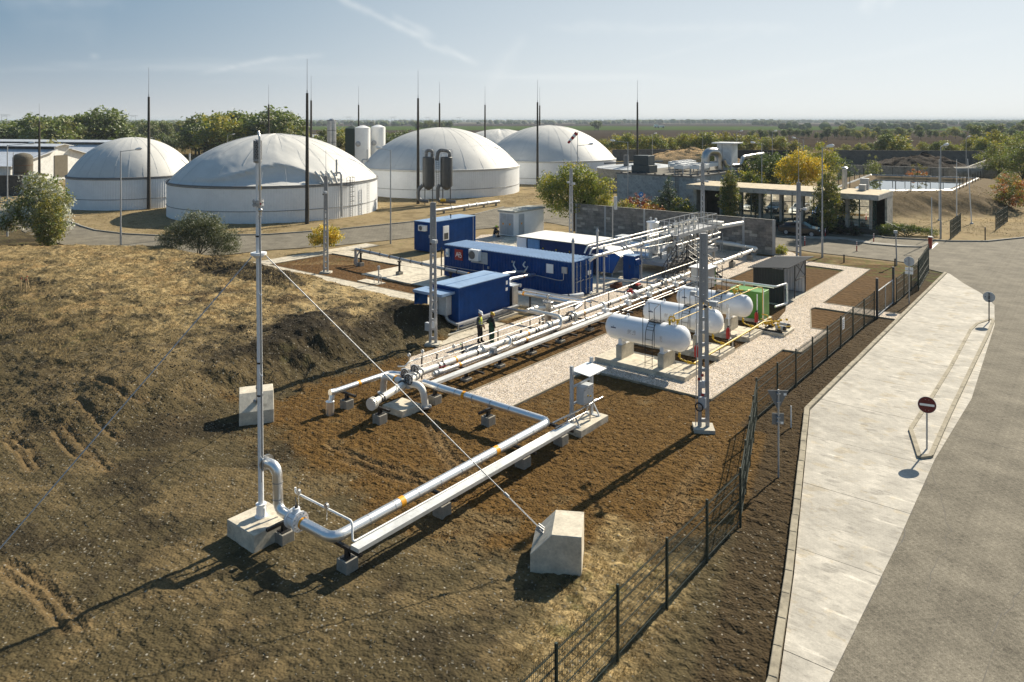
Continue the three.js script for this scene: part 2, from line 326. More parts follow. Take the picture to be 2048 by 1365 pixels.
const rutDepth = (x, d) => { let r = 0; for (const l of RUTS) { if (Math.abs(x - l[0][0]) > 9 || Math.abs(d - l[0][1]) > 12) continue; for (let i = 0; i < l.length - 1; i++) { const q = segDist(x, d, l[i], l[i + 1]); if (q < 0.4) r = Math.max(r, Math.exp(-((q / 0.10) ** 2)) - 0.45 * Math.exp(-(((q - 0.2) / 0.07) ** 2))); } } return r; };
const rutNear = (x, d) => { let r = 0; for (const l of RUTS) { if (Math.abs(x - l[0][0]) > 9 || Math.abs(d - l[0][1]) > 12) continue; for (let i = 0; i < l.length - 1; i++) { const q = segDist(x, d, l[i], l[i + 1]); if (q < 0.5) r = Math.max(r, 1 - ss(0.08, 0.34, q)); } } return r; };
const STRAW = [G(1055, 1290), G(1150, 1130), G(1235, 1075), G(1330, 1120), G(1240, 1330), G(1130, 1420)];
const COL = { brown: [0.142, 0.082, 0.026], olive: [0.098, 0.077, 0.040], dark: [0.032, 0.026, 0.018], straw: [0.50, 0.37, 0.18], verge: [0.32, 0.245, 0.135], green: [0.085, 0.105, 0.022], strip: [0.066, 0.047, 0.025], tan: [0.17, 0.125, 0.062], rust: [0.20, 0.10, 0.030] };
// what the ground is made of at a place: [colour, roughness of its relief]
function soil(x, d, fine) {
const [u, v] = toUV(x, d);
const a = N(x * 0.021, d * 0.021), b = N(x * 0.073 + 0.4, d * 0.073), c = N(x * 0.23, d * 0.23 + 0.7), e = N(x * 0.9, d * 0.9), f = fine ? N(x * 2.9 + 0.2, d * 2.9) : 0.5;
const j = (a - 0.5) * 3 + (b - 0.5) * 2.4 + (c - 0.5) * 1.2;
let C = [...COL.verge], rel = 0.35;
const put = (col, w) => { for (let i = 0; i < 3; i++) C[i] = mix(C[i], col[i], w); };
const site = ss(-16.5, -15.5, u + j) * (1 - ss(40, 42, v));
const fore = 1 - ss(3.5, 5.5, v + j * 0.6);
put(COL.olive, fore); put(COL.tan, fore * ss(0.60, 0.78, b) * 0.8); put(COL.dark, fore * ss(0.52, 0.72, N(x * 0.052 + 0.1, d * 0.062 + 0.6)) * 0.62);
if (fore > 0) rel = mix(rel, 0.75, fore);
const brown = site * ss(-16.8, -15.2, v + j * 0.9 - Math.max(0, u + 0.5) * 1.25 + Math.max(0, -8 - u) * -0.35);
put(COL.brown, brown); put(COL.tan, brown * 0.45 * ss(0.60, 0.80, c) * ss(0.4, 0.6, a)); put(COL.dark, brown * 0.30 * ss(0.55, 0.8, b)); rel = mix(rel, 1, brown);
const beds = site * ss(1, 3, v) * ss(-15, -14, u); put([0.112, 0.064, 0.027], beds * 0.75);
const hill = (1 - ss(-20, -16, u + j * 0.8)) * (1 - ss(4.0, 5.0, v + 0.3 * j)), h = hill > 0 && u < -12 ? mound(u, v) : 0;
if (hill > 0) {
const top = hill * ss(0.55, 1.15, h + (b - 0.5) * 0.9 + (c - 0.5) * 0.5) * ss(-19, -12, v + j * 1.5);
put(COL.dark, hill * ss(-33, -25, u + j * 1.6) * ss(-14, -11, v + j * 0.7) * (0.78 + 0.2 * e)); put(COL.straw, top * (0.60 + 0.4 * e) * ss(-20, -26, u + j * 3.0)); put(COL.rust, top * 0.4 * ss(0.46, 0.64, b) * ss(-22, -28, u + j * 2));
put(COL.dark, top * 0.72 * ss(0.58, 0.70, N(x * 0.045 + 0.3, d * 0.09)) * ss(-58, -30, u)); put(COL.green, hill * 0.55 * ss(0.62, 0.72, c) * ss(0.50, 0.62, a) * (1 - top));
put(COL.dark, Math.exp(-((u + 36) ** 2 / 55 + (v + 0.9) ** 2 / 4.2)) > 0.42 + (c - 0.5) * 0.35 ? 0.92 : 0);
put(COL.tan, Math.exp(-((u + 22.5) ** 2 / 12 + (v + 16.5) ** 2 / 9)) * 0.95); rel = mix(rel, 0.6, top);
}
const st = polyDist(x, d, STRAW) + (c - 0.5) * 2.6 + (b - 0.5) * 2;
if (st < 0.9) { put(COL.straw, (1 - ss(-0.8, 0.9, st)) * (0.45 + 0.55 * ss(0.35, 0.6, e))); put(COL.green, 0.5 * (1 - ss(-1, 1.2, st)) * ss(0.58, 0.7, c)); rel = mix(rel, 0.55, 0.5); }
const strip = ss(1.9, 2.3, u + (u > 2.2 && v < 0 ? 0 : 0)) * (v > -2 ? 1 : ss(0, 0.4, u - 2.6 + v * 0.24)) * (1 - ss(39, 40, v)); put(COL.strip, strip * 0.9 * (u < 12 ? 1 : 0)); rel = mix(rel, 0.95, strip);
if (u > -43.6 && u < -18.9 && v > 6 && v < 13) { put([0.135, 0.070, 0.026], 0.95); rel = 1; }
if (v > 34 && v < 41 && u > -8 && u < 4.5) put(COL.green, 0.7 * ss(0.42, 0.6, c));
if (d > 66 && v > 5) { put(COL.tan, 0.55 * ss(0.45, 0.7, b)); put(COL.green, 0.30 * ss(0.60, 0.75, c)); put([0.42, 0.30, 0.14], 0.4 * ss(0.6, 0.8, a)); }
if (x > 40 && d > 80 && d < 150) { const q = polyDist(x, d, POND); if (q < 9) put(c > 0.5 ? [0.135, 0.098, 0.055] : [0.17, 0.125, 0.07], 0.9 * (1 - ss(6, 9, q))); }
const rd = fine ? rutNear(x, d) : 0; if (rd > 0) put([0.215, 0.145, 0.070], rd * 0.55);
put(COL.tan, fore * 0.75 * ss(0.60, 0.72, N(x * 0.034 + 0.7, d * 0.05 + 0.2)) * ss(-8, -14, v));
const g = 0.70 + 0.34 * e + 0.30 * (f - 0.5) + 0.20 * (c - 0.5); C = C.map((k) => k * g);
return [C, rel, brown, st < 0 ? 1 : 0];
}
const lin2s = (v) => v <= 0.0031308 ? 12.92 * v : 1.055 * Math.pow(v, 1 / 2.4) - 0.055;
function bake(x0, x1, d0, d1, n, fine) {
const col = new Uint8Array(n * n * 4), bmp = new Uint8Array(n * n * 4), cell = (x1 - x0) / n, cl = (d1 - d0) / n;
// the broad make-up on a coarser lattice, then the grain
const q = fine ? 4 : 2, m = n / q + 2, base = new Float32Array(m * m * 6);
for (let b = 0; b < m; b++) for (let a = 0; a < m; a++) { const [C, rel, br, st] = soil(x0 + a * q * cell, d0 + b * q * cl, fine); base.set([C[0], C[1], C[2], rel, br, st], (b * m + a) * 6); }
for (let j = 0; j < n; j++) for (let i = 0; i < n; i++) {
const x = x0 + (i + 0.5) * cell, d = d0 + (j + 0.5) * cl, o = (j * n + i) * 4, fa = i / q, fb = j / q, a = fa | 0, b = fb | 0, ta = fa - a, tb = fb - b;
const k0 = (b * m + a) * 6, k1 = k0 + 6, k2 = k0 + m * 6, k3 = k2 + 6, w = [0, 0, 0, 0, 0, 0];
for (let s = 0; s < 6; s++) w[s] = (base[k0 + s] * (1 - ta) + base[k1 + s] * ta) * (1 - tb) + (base[k2 + s] * (1 - ta) + base[k3 + s] * ta) * tb;
const n1 = N(x * 1.7, d * 1.7), n2 = N(x * 0.55 + 0.1, d * 0.55), h1 = hash(i, j);
let g = fine ? 0.60 + 0.52 * N(x * 6.1, d * 6.1) + 0.40 * (h1 - 0.5) + 0.20 * n1 - 0.22 * ss(0.6, 0.75, N(x * 2.9 + 0.5, d * 3.3)) : 0.86 + 0.22 * n1 + 0.14 * (h1 - 0.5);
let R = w[0] * g, Gc = w[1] * g, B = w[2] * g;
if (fine) {
const ix = Math.floor(x / 0.085), iy = Math.floor(d / 0.085), hh = hash(ix, iy), th = 0.915 + 0.075 * w[4] - 0.03 * ss(0.5, 0.7, n2);
if (hh > th) { const cx = (ix + 0.3 + 0.4 * hash(ix + 5, iy)) * 0.085, cy = (iy + 0.3 + 0.4 * hash(ix, iy + 9)) * 0.085, rad = 0.010 + 0.018 * hash(ix + 2, iy + 2); if (Math.hypot(x - cx, (d - cy) * 0.8) < rad) { const t = 0.13 + 0.22 * hash(ix + 1, iy + 7); R = t; Gc = t * 0.93; B = t * 0.78; } }
if (w[4] > 0.5) { const s = ss(0.62, 0.74, N(x * 1.1 + 0.3, d * 1.1)); R *= 1 - 0.32 * s; Gc *= 1 - 0.34 * s; B *= 1 - 0.3 * s; }
}
let dim = 0; if (fine && w[3] > 0.6) { const ix = Math.floor(x / 0.42), iy = Math.floor(d / 0.42); if (hash(ix + 31, iy + 77) < 0.62) { const a = hash(ix, iy + 5) * 3.14, dx = x - (ix + 0.35 + 0.3 * hash(ix + 3, iy)) * 0.42, dy = d - (iy + 0.35 + 0.3 * hash(ix, iy + 3)) * 0.42, p = dx * Math.cos(a) + dy * Math.sin(a), s = dy * Math.cos(a) - dx * Math.sin(a); dim = Math.exp(-(p * p / 0.016 + s * s / 0.005)); } }
col[o] = clamp(lin2s(R)) * 255; col[o + 1] = clamp(lin2s(Gc)) * 255; col[o + 2] = clamp(lin2s(B)) * 255; col[o + 3] = 255;
let hgt = (fine ? 0.34 * N(x * 0.8, d * 0.8) + 0.40 * N(x * 2.3, d * 2.3) + 0.26 * N(x * 6, d * 6) - 0.30 * dim + 0.1 : 0.65 * N(x * 0.6, d * 0.6) + 0.35 * n1) * w[3];
bmp[o] = bmp[o + 1] = bmp[o + 2] = clamp(hgt) * 255; bmp[o + 3] = 255;
}
const mk = (data, srgb) => { const t = new THREE.DataTexture(data, n, n, THREE.RGBAFormat); t.magFilter = THREE.LinearFilter; t.minFilter = THREE.LinearMipmapLinearFilter; if (srgb) t.colorSpace = THREE.SRGBColorSpace; t.needsUpdate = true; return t; };
return { map: mk(col, true), bump: mk(bmp, false) };
}
const groundRoot = new THREE.Group(); groundRoot.name = 'ground'; groundRoot.userData.kind = 'structure'; scene.add(groundRoot);
const fields = (x, d) => {
const t = d + (N(x * 0.0007, 0.2) - 0.5) * d * 0.05 + x * 0.03;
let c = [0.20, 0.155, 0.075];
if (t > 330) c = [0.088, 0.068, 0.050];
if (t > 560) c = mix(0, 1, ss(-900, 100, x)) > 0.5 ? [0.082, 0.064, 0.050] : [0.105, 0.088, 0.050];
if (t > 940) c = [0.085, 0.135, 0.030];
if (t > 1500) c = [0.070, 0.055, 0.048];
if (t > 2500) c = [0.17, 0.145, 0.095];
if (t > 3600) c = [0.11, 0.12, 0.06];
if (t > 5200) c = [0.17, 0.15, 0.10];
const g = 0.75 + 0.5 * N(x * 0.004, d * 0.012); return c.map((k) => k * g * 0.8);
};
{
const A = { x0: -42, x1: 18, d0: 14, d1: 70 }, B = { x0: -95, x1: 95, d0: 8, d1: 198 };
const build = (reg, nx, nd, fine, skip, tex, name) => {
const pos = [], uv = [], idx = [], map = new Int32Array((nx + 1) * (nd + 1)).fill(-1);
for (let b = 0; b <= nd; b++) for (let a = 0; a <= nx; a++) {
const x = mix(reg.x0, reg.x1, a / nx), d = mix(reg.d0, reg.d1, b / nd); let h = hT(x, d);
if (fine) { const e = Math.min(a, nx - a, b, nd - b) / 8, w = clamp(e), s = soilRel(x, d); h += w * (s * ((toUV(x, d)[0] < -13 || toUV(x, d)[1] < -16.5) ? 0.6 : 1) * ((N(x * 0.42, d * 0.42) - 0.5) * 0.09 + (N(x * 1.15, d * 1.15 + 0.2) - 0.5) * 0.09) - 0.10 * rutDepth(x, d)); }
else { const inA = Math.min(x - A.x0, A.x1 - x, d - A.d0, A.d1 - d); if (inA > 0) h -= 0.12 * ss(0, 0.9, inA); }
map[b * (nx + 1) + a] = pos.length / 3; pos.push(x, h, -d); uv.push((x - reg.x0) / (reg.x1 - reg.x0), (d - reg.d0) / (reg.d1 - reg.d0));
}
for (let b = 0; b < nd; b++) for (let a = 0; a < nx; a++) {
if (skip) { const x = mix(reg.x0, reg.x1, (a + 0.5) / nx), d = mix(reg.d0, reg.d1, (b + 0.5) / nd); if (x > A.x0 + 1.6 && x < A.x1 - 1.6 && d > A.d0 + 1.6 && d < A.d1 - 1.6) continue; }
const p = map[b * (nx + 1) + a], q = map[b * (nx + 1) + a + 1], r = map[(b + 1) * (nx + 1) + a], s = map[(b + 1) * (nx + 1) + a + 1]; idx.push(p, q, r, q, s, r);
}
const g = new THREE.BufferGeometry(); g.setAttribute('position', new THREE.Float32BufferAttribute(pos, 3)); g.setAttribute('uv', new THREE.Float32BufferAttribute(uv, 2)); g.setIndex(idx); g.computeVertexNormals();
const m = new THREE.MeshPhysicalMaterial({ map: tex.map, bumpMap: tex.bump, bumpScale: fine ? 0.15 : 0.16, roughness: 0.97, specularIntensity: 0.15 }); m.name = name;
const o = new THREE.Mesh(g, m); o.name = name; groundRoot.add(o);
};
const soilRel = (x, d) => { const [u, v] = toUV(x, d); return v > 3.2 ? 0.4 : u > -14 && u < 3.6 && v > -6.8 ? 0.5 : 1; };
build(A, 460, 430, true, false, bake(A.x0, A.x1, A.d0, A.d1, 2048, true), 'bare_soil');
build(B, 300, 300, false, true, bake(B.x0, B.x1, B.d0, B.d1, 2048, false), 'dry_grass_ground');
// farmland beyond, to the horizon
const pos = [], col = [], idx = [], ds = [-60, 8]; for (let d = 8; d < 20000; d *= 1.035) if (d > 8.1) ds.push(d); const nx = 160;
for (const d of ds) for (let a = 0; a <= nx; a++) { const x = (a / nx - 0.5) * 2 * (95 + Math.max(d, 8) * 1.05), inB = Math.min(x - B.x0, B.x1 - x, B.d1 - d, d - B.d0); pos.push(x, inB > 0 ? -0.06 - 0.9 * ss(0, 3, inB) : -0.06, -d); col.push(...fields(x, d)); }
for (let b = 0; b < ds.length - 1; b++) for (let a = 0; a < nx; a++) {
const p = b * (nx + 1) + a; const x = pos[p * 3], d = -pos[p * 3 + 2], x2 = pos[(p + 1) * 3], d2 = -pos[(p + nx + 1) * 3 + 2]; if (Math.min(x, x2) > -85 && Math.max(x, x2) < 85 && d > 14 && d2 < 190) continue;
idx.push(p, p + 1, p + nx + 1, p + 1, p + nx + 2, p + nx + 1);
}
const g = new THREE.BufferGeometry(); g.setAttribute('position', new THREE.Float32BufferAttribute(pos, 3)); g.setAttribute('color', new THREE.Float32BufferAttribute(col, 3)); g.setIndex(idx); g.computeVertexNormals();
const uv = []; for (let i = 0; i < pos.length; i += 3) uv.push(pos[i] * 0.01, pos[i + 2] * 0.01); g.setAttribute('uv', new THREE.Float32BufferAttribute(uv, 2));
const o = new THREE.Mesh(g, Object.assign(new THREE.MeshPhysicalMaterial({ vertexColors: true, roughness: 1, map: texWear, specularIntensity: 0 }), { name: 'farmland' })); o.name = 'farmland'; groundRoot.add(o);
}
// roads, paths, kerbs
const pxs = (l, h = 0) => l.map((p) => U(p[0], p[1], p[2] ?? h));
// right-hand road and the yard before the office
const kerbIn = [[8.95, -22], [8.22, -15.36], [7.18, -11.08], [5.54, -4.86], [3.86, 1.43], [3.72, 38.6]];
sheetSite('road', slab([[9.2, -30], [9.2, -8], [9.08, -0.5], [9.3, 7.4], [8.7, 22.6], [8.1, 28.6], [6.9, 32.2], [5.5, 35.0], [3.9, 38.7], [3.4, 38.9], ...pxs([[1858, 538.5], [1805, 524], [1702, 512.6], [1632, 505], [1600, 500]]), [-9, 41.5], [-34.5, 41.5], ...pxs([[1092, 444], [962, 458], [829, 475], [674, 491], [538, 500], [430, 512], [300, 512], [180, 505], [60, 470], [0, 440], [-60, 430], [-60, 405], [0, 415], [70, 432], [118, 441], [143, 445.5], [164, 454], [190, 461.6], [252, 469], [314, 472], [430, 472], [538, 470], [676, 460], [829, 444], [949, 430], [1008, 415], [1100, 408]]), [-27, 56.2], [-5.0, 56.2], ...pxs([[1770, 476.5], [1900, 483.5], [1975, 484], [2048, 476.5], [2150, 460]]), [70, 60], [70, -30]], -0.4, 0), M.asphalt);
// concrete apron along the fence
const apron = [[9.02, -22], [8.32, -15.3], [7.28, -11.05], [5.64, -4.85], [3.96, 1.45], [3.8, 38.6], [5.5, 34.96], [6.9, 32.15], [8.1, 28.55], [8.7, 22.6], [9.3, 7.4], [9.08, -0.5], [9.2, -8], [9.2, -22]];
{
const texApron = (() => { // pale concrete with stains running across it
const n = 1024, d = new Uint8Array(n * n * 4);
for (let j = 0; j < n; j++) for (let i = 0; i < n; i++) {
const x = i / n, y = j / n, o = (j * n + i) * 4, a = N(x * 2, y * 2), b = N(x * 1 + 0.3, y * 6), c = N(x * 9, y * 9), f = N(x * 3 + 0.2, y * 14);
const tyre = ss(0.55, 0.8, N(x * 2 + 0.2, y * 4)) * 0.14 * ss(0.35, 0.6, a) + ss(0.58, 0.75, f) * 0.06, rust = ss(0.60, 0.78, N(x * 3 + 0.7, y * 3)) * 0.07, white = ss(0.62, 0.82, b) * 0.12;
let v = 0.84 + 0.20 * (a - 0.5) + 0.06 * (c - 0.5) + 0.10 * (N(x * 31, y * 31) - 0.5) - tyre + white - (hash(i, j) > 0.993 ? 0.15 : 0) + 0.05 * (hash(i, j + 999) - 0.5);
d[o] = clamp(v) * 255; d[o + 1] = clamp(v * 0.975 - rust * 0.25) * 255; d[o + 2] = clamp(v * 0.93 - rust * 0.7) * 255; d[o + 3] = 255;
}
const t = new THREE.DataTexture(d, n, n, THREE.RGBAFormat); t.wrapS = t.wrapT = THREE.RepeatWrapping; t.magFilter = THREE.LinearFilter; t.colorSpace = THREE.SRGBColorSpace; t.repeat.set(0.09, 0.09); t.needsUpdate = true; return t;
})();
mat('apron', [0.64, 0.63, 0.60], { rough: 0.9, map: texApron, bump: texGrain, bs: 0.002 });
const root = new THREE.Group(); root.name = 'concrete_pavement'; root.userData.kind = 'structure'; root.position.copy(S(0, 0, 0)); root.rotation.y = -TH; scene.add(root); bases.set(root, V3(0, 0, 0));
// cast bay by bay, an open joint between two bays
const joints = [-22, -14.2, -9.6, -5.4, -1.2, 3.1, 7.4, 11.8, 16.2, 20.6, 25.0, 29.3, 33.2, 38.7];
const lerpX = (pts, v) => { for (let i = 0; i < pts.length - 1; i++) { const [a, b] = [pts[i], pts[i + 1]]; if ((v - a[1]) * (v - b[1]) <= 0 && a[1] !== b[1]) return mix(a[0], b[0], (v - a[1]) / (b[1] - a[1])); } return pts[pts.length - 1][0]; };
const left = apron.slice(0, 6), right = [[9.2, -22], [9.2, -8], [9.08, -0.5], [9.3, 7.4], [8.7, 22.6], [8.1, 28.55], [6.9, 32.15], [5.5, 34.96], [3.95, 38.7]];
for (let k = 0; k < joints.length - 1; k++) {
const a = joints[k] + 0.012, b = joints[k + 1] - 0.012, mid = (pts) => pts.filter((p) => p[1] > a && p[1] < b);
const poly = [[lerpX(left, a), a], ...mid(left), [lerpX(left, b), b], [lerpX(right, b), b], ...mid(right).reverse(), [lerpX(right, a), a]];
const tone = [0.0, 0.03, -0.02, 0.01, -0.03, 0.02][k % 6], m = M.apron.clone(); m.name = 'apron_concrete'; m.color.multiplyScalar(1 + tone * 2);
part('pavement_bay', slab(poly, -0.2, 0.008 + 0.002 * (k % 2)), m, root);
}
}
{ // kerb stones along the fence strip
const k = thing('kerb', 'long pale concrete kerb between the fence strip and the concrete pavement', 'kerb', [3.8, 10, 0]);
k.userData = { kind: 'structure' };
let acc = 0;
for (let i = 0; i < kerbIn.length - 1; i++) {
const [a, b] = [kerbIn[i], kerbIn[i + 1]], l = Math.hypot(b[0] - a[0], b[1] - a[1]), n = Math.round(l / 1.0), dx = (b[0] - a[0]) / l, dy = (b[1] - a[1]) / l;
for (let j = 0; j < n; j++) {
const s = j * l / n + 0.006, e = (j + 1) * l / n - 0.006, off = rr(-0.006, 0.006), p = (t, o) => [a[0] + dx * t - dy * o, a[1] + dy * t + dx * o];
part('kerb_stone', slab([p(s, 0.13 + off), p(s, -0.07 + off), p(e, -0.07 + off), p(e, 0.13 + off)].reverse(), -0.2, 0.115 + rr(-0.006, 0.006), 0.015), M.edging, k);
}
}
}
{ // traffic island: kerb on three sides, concrete infill
const k = thing('traffic_island', 'long narrow raised traffic island with kerbstones on the concrete pavement', 'traffic island', [8.6, 8, 0]);
k.userData = { kind: 'structure' };
const L = pxs([[1847, 905], [1826, 868], [1868, 802], [1905, 740], [1945, 668], [1952, 655], [1978, 644]]), Rr = pxs([[1987, 644], [1976, 672], [1955, 715], [1900, 830], [1862, 915]]);
const ring = [...pxs([[1840, 918], [1822, 862], [1866, 795], [1903, 735], [1942, 662], [1955, 650], [1985, 640]]), ...Rr];
part('infill', slab(ring, -0.1, 0.065), M.apron, k);
const run = (pts) => { for (let i = 0; i < pts.length - 1; i++) { const [a, b] = [pts[i], pts[i + 1]], l = Math.hypot(b[0] - a[0], b[1] - a[1]), n = Math.max(1, Math.round(l / 1.0)); for (let j = 0; j < n; j++) { const p = (t) => [mix(a[0], b[0], t), mix(a[1], b[1], t)]; part('kerb_stone', ribbon([p((j + 0.01) / n), p((j + 0.99) / n)], 0.16, -0.15, 0.10 + rr(-0.005, 0.005)), M.edging, k); } } };
run(ring.concat([ring[0]]));
}
// gravel paths with concrete edging, and a concrete base for the masts' corner
{
const gp = (poly, h = 0) => sheetSite('gravel_path', slab(poly, -0.3, h), M.gravel);
gp([[-9.15, -6.6], [-6.55, -6.6], [-6.55, -0.05], [0, 0], [0.05, 9.48], [1.02, 9.6], [1.01, 14.9], [-0.03, 14.8], [-1.5, 19.6], [-1.36, 20.26], [3.6, 20.3], [3.6, 21.9], [-1.34, 21.9], [-1.67, 36.5], [-7.1, 36.9], [-7.6, 38.2], [-9.6, 40.9], [-11, 40.9], [-9.5, 35.2], [-3.2, 34.8], [-3.2, 20.0], [-2.6, 18.0], [-1.9, 12.8], [-1.9, 1.9], [-7.0, 1.7], [-7.0, 13.5], [-9.1, 13.5]], 0.0);
const edge = (pts) => sheetSite('path_edging', ribbon(pts, 0.06, -0.25, 0.03), M.edging);
edge([[-6.52, -6.6], [-6.52, -0.08], [0.03, -0.03], [0.08, 9.45], [1.05, 9.57], [1.04, 14.95], [-0.0, 14.85], [-1.46, 19.6], [-1.33, 20.22], [3.6, 20.26]]);
edge([[3.6, 21.94], [-1.3, 21.94], [-1.63, 36.55], [-7.1, 36.95]]); edge([[-9.18, -6.6], [-9.18, 13.5]]); edge([[-1.93, 12.8], [-1.93, 1.93], [-6.97, 1.73], [-6.97, 13.5]]); edge([[-9.5, 35.17], [-3.23, 34.77], [-3.23, 20.0]]);
// gravel yard round the pipes and containers
sheetSite('gravel_yard', [slab([[-15.1, -4.2], [-11.9, -8.6], [-11.9, 38.0], [-15.1, 38.0]], -0.3, -0.004), slab([[-12.0, 21.5], [-9.6, 21.5], [-9.6, 37.0], [-12.0, 37.0]], -0.3, -0.006), slab([...pxs([[962, 470], [1000, 468], [1040, 478], [1000, 492], [930, 500], [925, 492]])], -0.3, -0.002)], M.gravel);
edge([[-9.57, 21.5], [-9.57, 37.0]]);
sheetSite('concrete_yard', [slab([[-34, 8.4], [-15.1, 8.4], [-15.1, 38], [-35, 38], [-37, 31], [-34, 26]], -0.3, 0.006)], M.newConcrete);
}
{ // block paving: the long path and the apron by the near module, stone by stone
const paving = (name, u0, u1, v0, v1, clip) => {
const root = new THREE.Group(); root.name = numbered(name); root.userData.kind = 'structure'; root.position.copy(S((u0 + u1) / 2, (v0 + v1) / 2, 0)); root.rotation.y = -TH; scene.add(root); bases.set(root, V3((u0 + u1) / 2, 0, -(v0 + v1) / 2));
const geo = [], w = 0.40, n = Math.round((u1 - u0) / w), m = Math.round((v1 - v0) / w);
for (let a = 0; a < n; a++) for (let b = 0; b < m; b++) { const u = u0 + a * w, v = v0 + b * w; if (clip && !clip(u + 0.2, v + 0.2)) continue; geo.push(box(u + 0.006, u + w - 0.006, v + 0.006, v + w - 0.006, -0.08, 0.004 + rr(-0.003, 0.003))); }
const o = part('paving_stones', geo, M.paver, root); o.userData.kind = 'stuff';
part('bedding', box(u0 - 0.01, u1 + 0.01, v0 - 0.01, v1 + 0.01, -0.2, -0.006), M.edging, root);
part('edging', [...ribbon([[u0, v0 - 0.03], [u1, v0 - 0.03]], 0.06, -0.2, 0.02), ...ribbon([[u0, v1 + 0.03], [u1, v1 + 0.03]], 0.06, -0.2, 0.02)], M.edging, root);
};
mat('paver', [0.80, 0.74, 0.63], { rough: 0.93, map: texConc, bump: texGrain, bs: 0.003 });
paving('paved_path', -45.6, -18.8, 4.0, 6.0); paving('paved_path', -45.6, -43.6, 6.0, 18.8); paving('paved_path', -43.6, -31.2, 13.0, 15.0);
paving('paved_area', -20.4, -15.2, -2.0, 4.0, (u, v) => v > -1.8);
}
{ // cracks and joints of the asphalt
const crack = (pts, w = 0.035) => { const o = []; for (let i = 0; i < pts.length - 1; i++) { const [a, b] = [pts[i], pts[i + 1]], n = Math.max(2, Math.round(Math.hypot(b[0] - a[0], b[1] - a[1]) / 0.5)); for (let k = 0; k < n; k++) { const q = (t) => [mix(a[0], b[0], t) + (N(t * 3 + a[0], b[1]) - 0.5) * 0.3, mix(a[1], b[1], t) + (N(b[0], t * 3 + a[1]) - 0.5) * 0.3]; o.push([q(k / n), q((k + 1) / n)]); } } sheetSite('road_crack', o.flatMap((s) => ribbon(s, w * 0.55 * rr(0.5, 1.3), 0.002, 0.0035)), M.crackTar); };
mat('crackTar', [0.12, 0.11, 0.095], { rough: 0.95 });
crack(pxs([[1660, 1365], [1728, 1225], [1792, 1098], [1868, 925]]), 0.06); crack(pxs([[2060, 1150], [2010, 1230], [1985, 1290], [1960, 1365]])); crack(pxs([[1905, 870], [1960, 882], [2060, 905]])); crack(pxs([[1962, 560], [1985, 530], [2020, 500], [2048, 482]])); crack(pxs([[1858, 935], [1880, 985], [1900, 1060], [1850, 1180]])); crack(pxs([[2000, 660], [2060, 690]]), 0.025); crack(pxs([[1905, 548], [1950, 572], [1985, 605], [1990, 640]]), 0.05);
}
// small light road marks and the black kerb of the ring road
sheetSite('road_kerb', ribbon(pxs([[118, 441], [143, 445.5], [164, 454], [190, 461.6], [252, 469], [314, 472], [430, 472], [538, 470], [676, 460], [829, 444], [949, 430], [1008, 415]]), 0.18, -0.1, 0.13), M.greyConcrete);
sheetSite('road_kerb', ribbon([[-27, 56.2], [-4.95, 56.2], ...pxs([[1770, 476.5], [1900, 483.5], [1975, 484], [2048, 476.5], [2150, 460]])], 0.2, -0.1, 0.14), M.greyConcrete);
sheetSite('median_kerb', [slab(pxs([[1560, 475], [1655, 474.5], [1700, 478.5], [1750, 487], [1845, 495.5], [1800, 494.5], [1740, 489.5], [1690, 481]]), -0.1, 0.12)], M.greyConcrete);
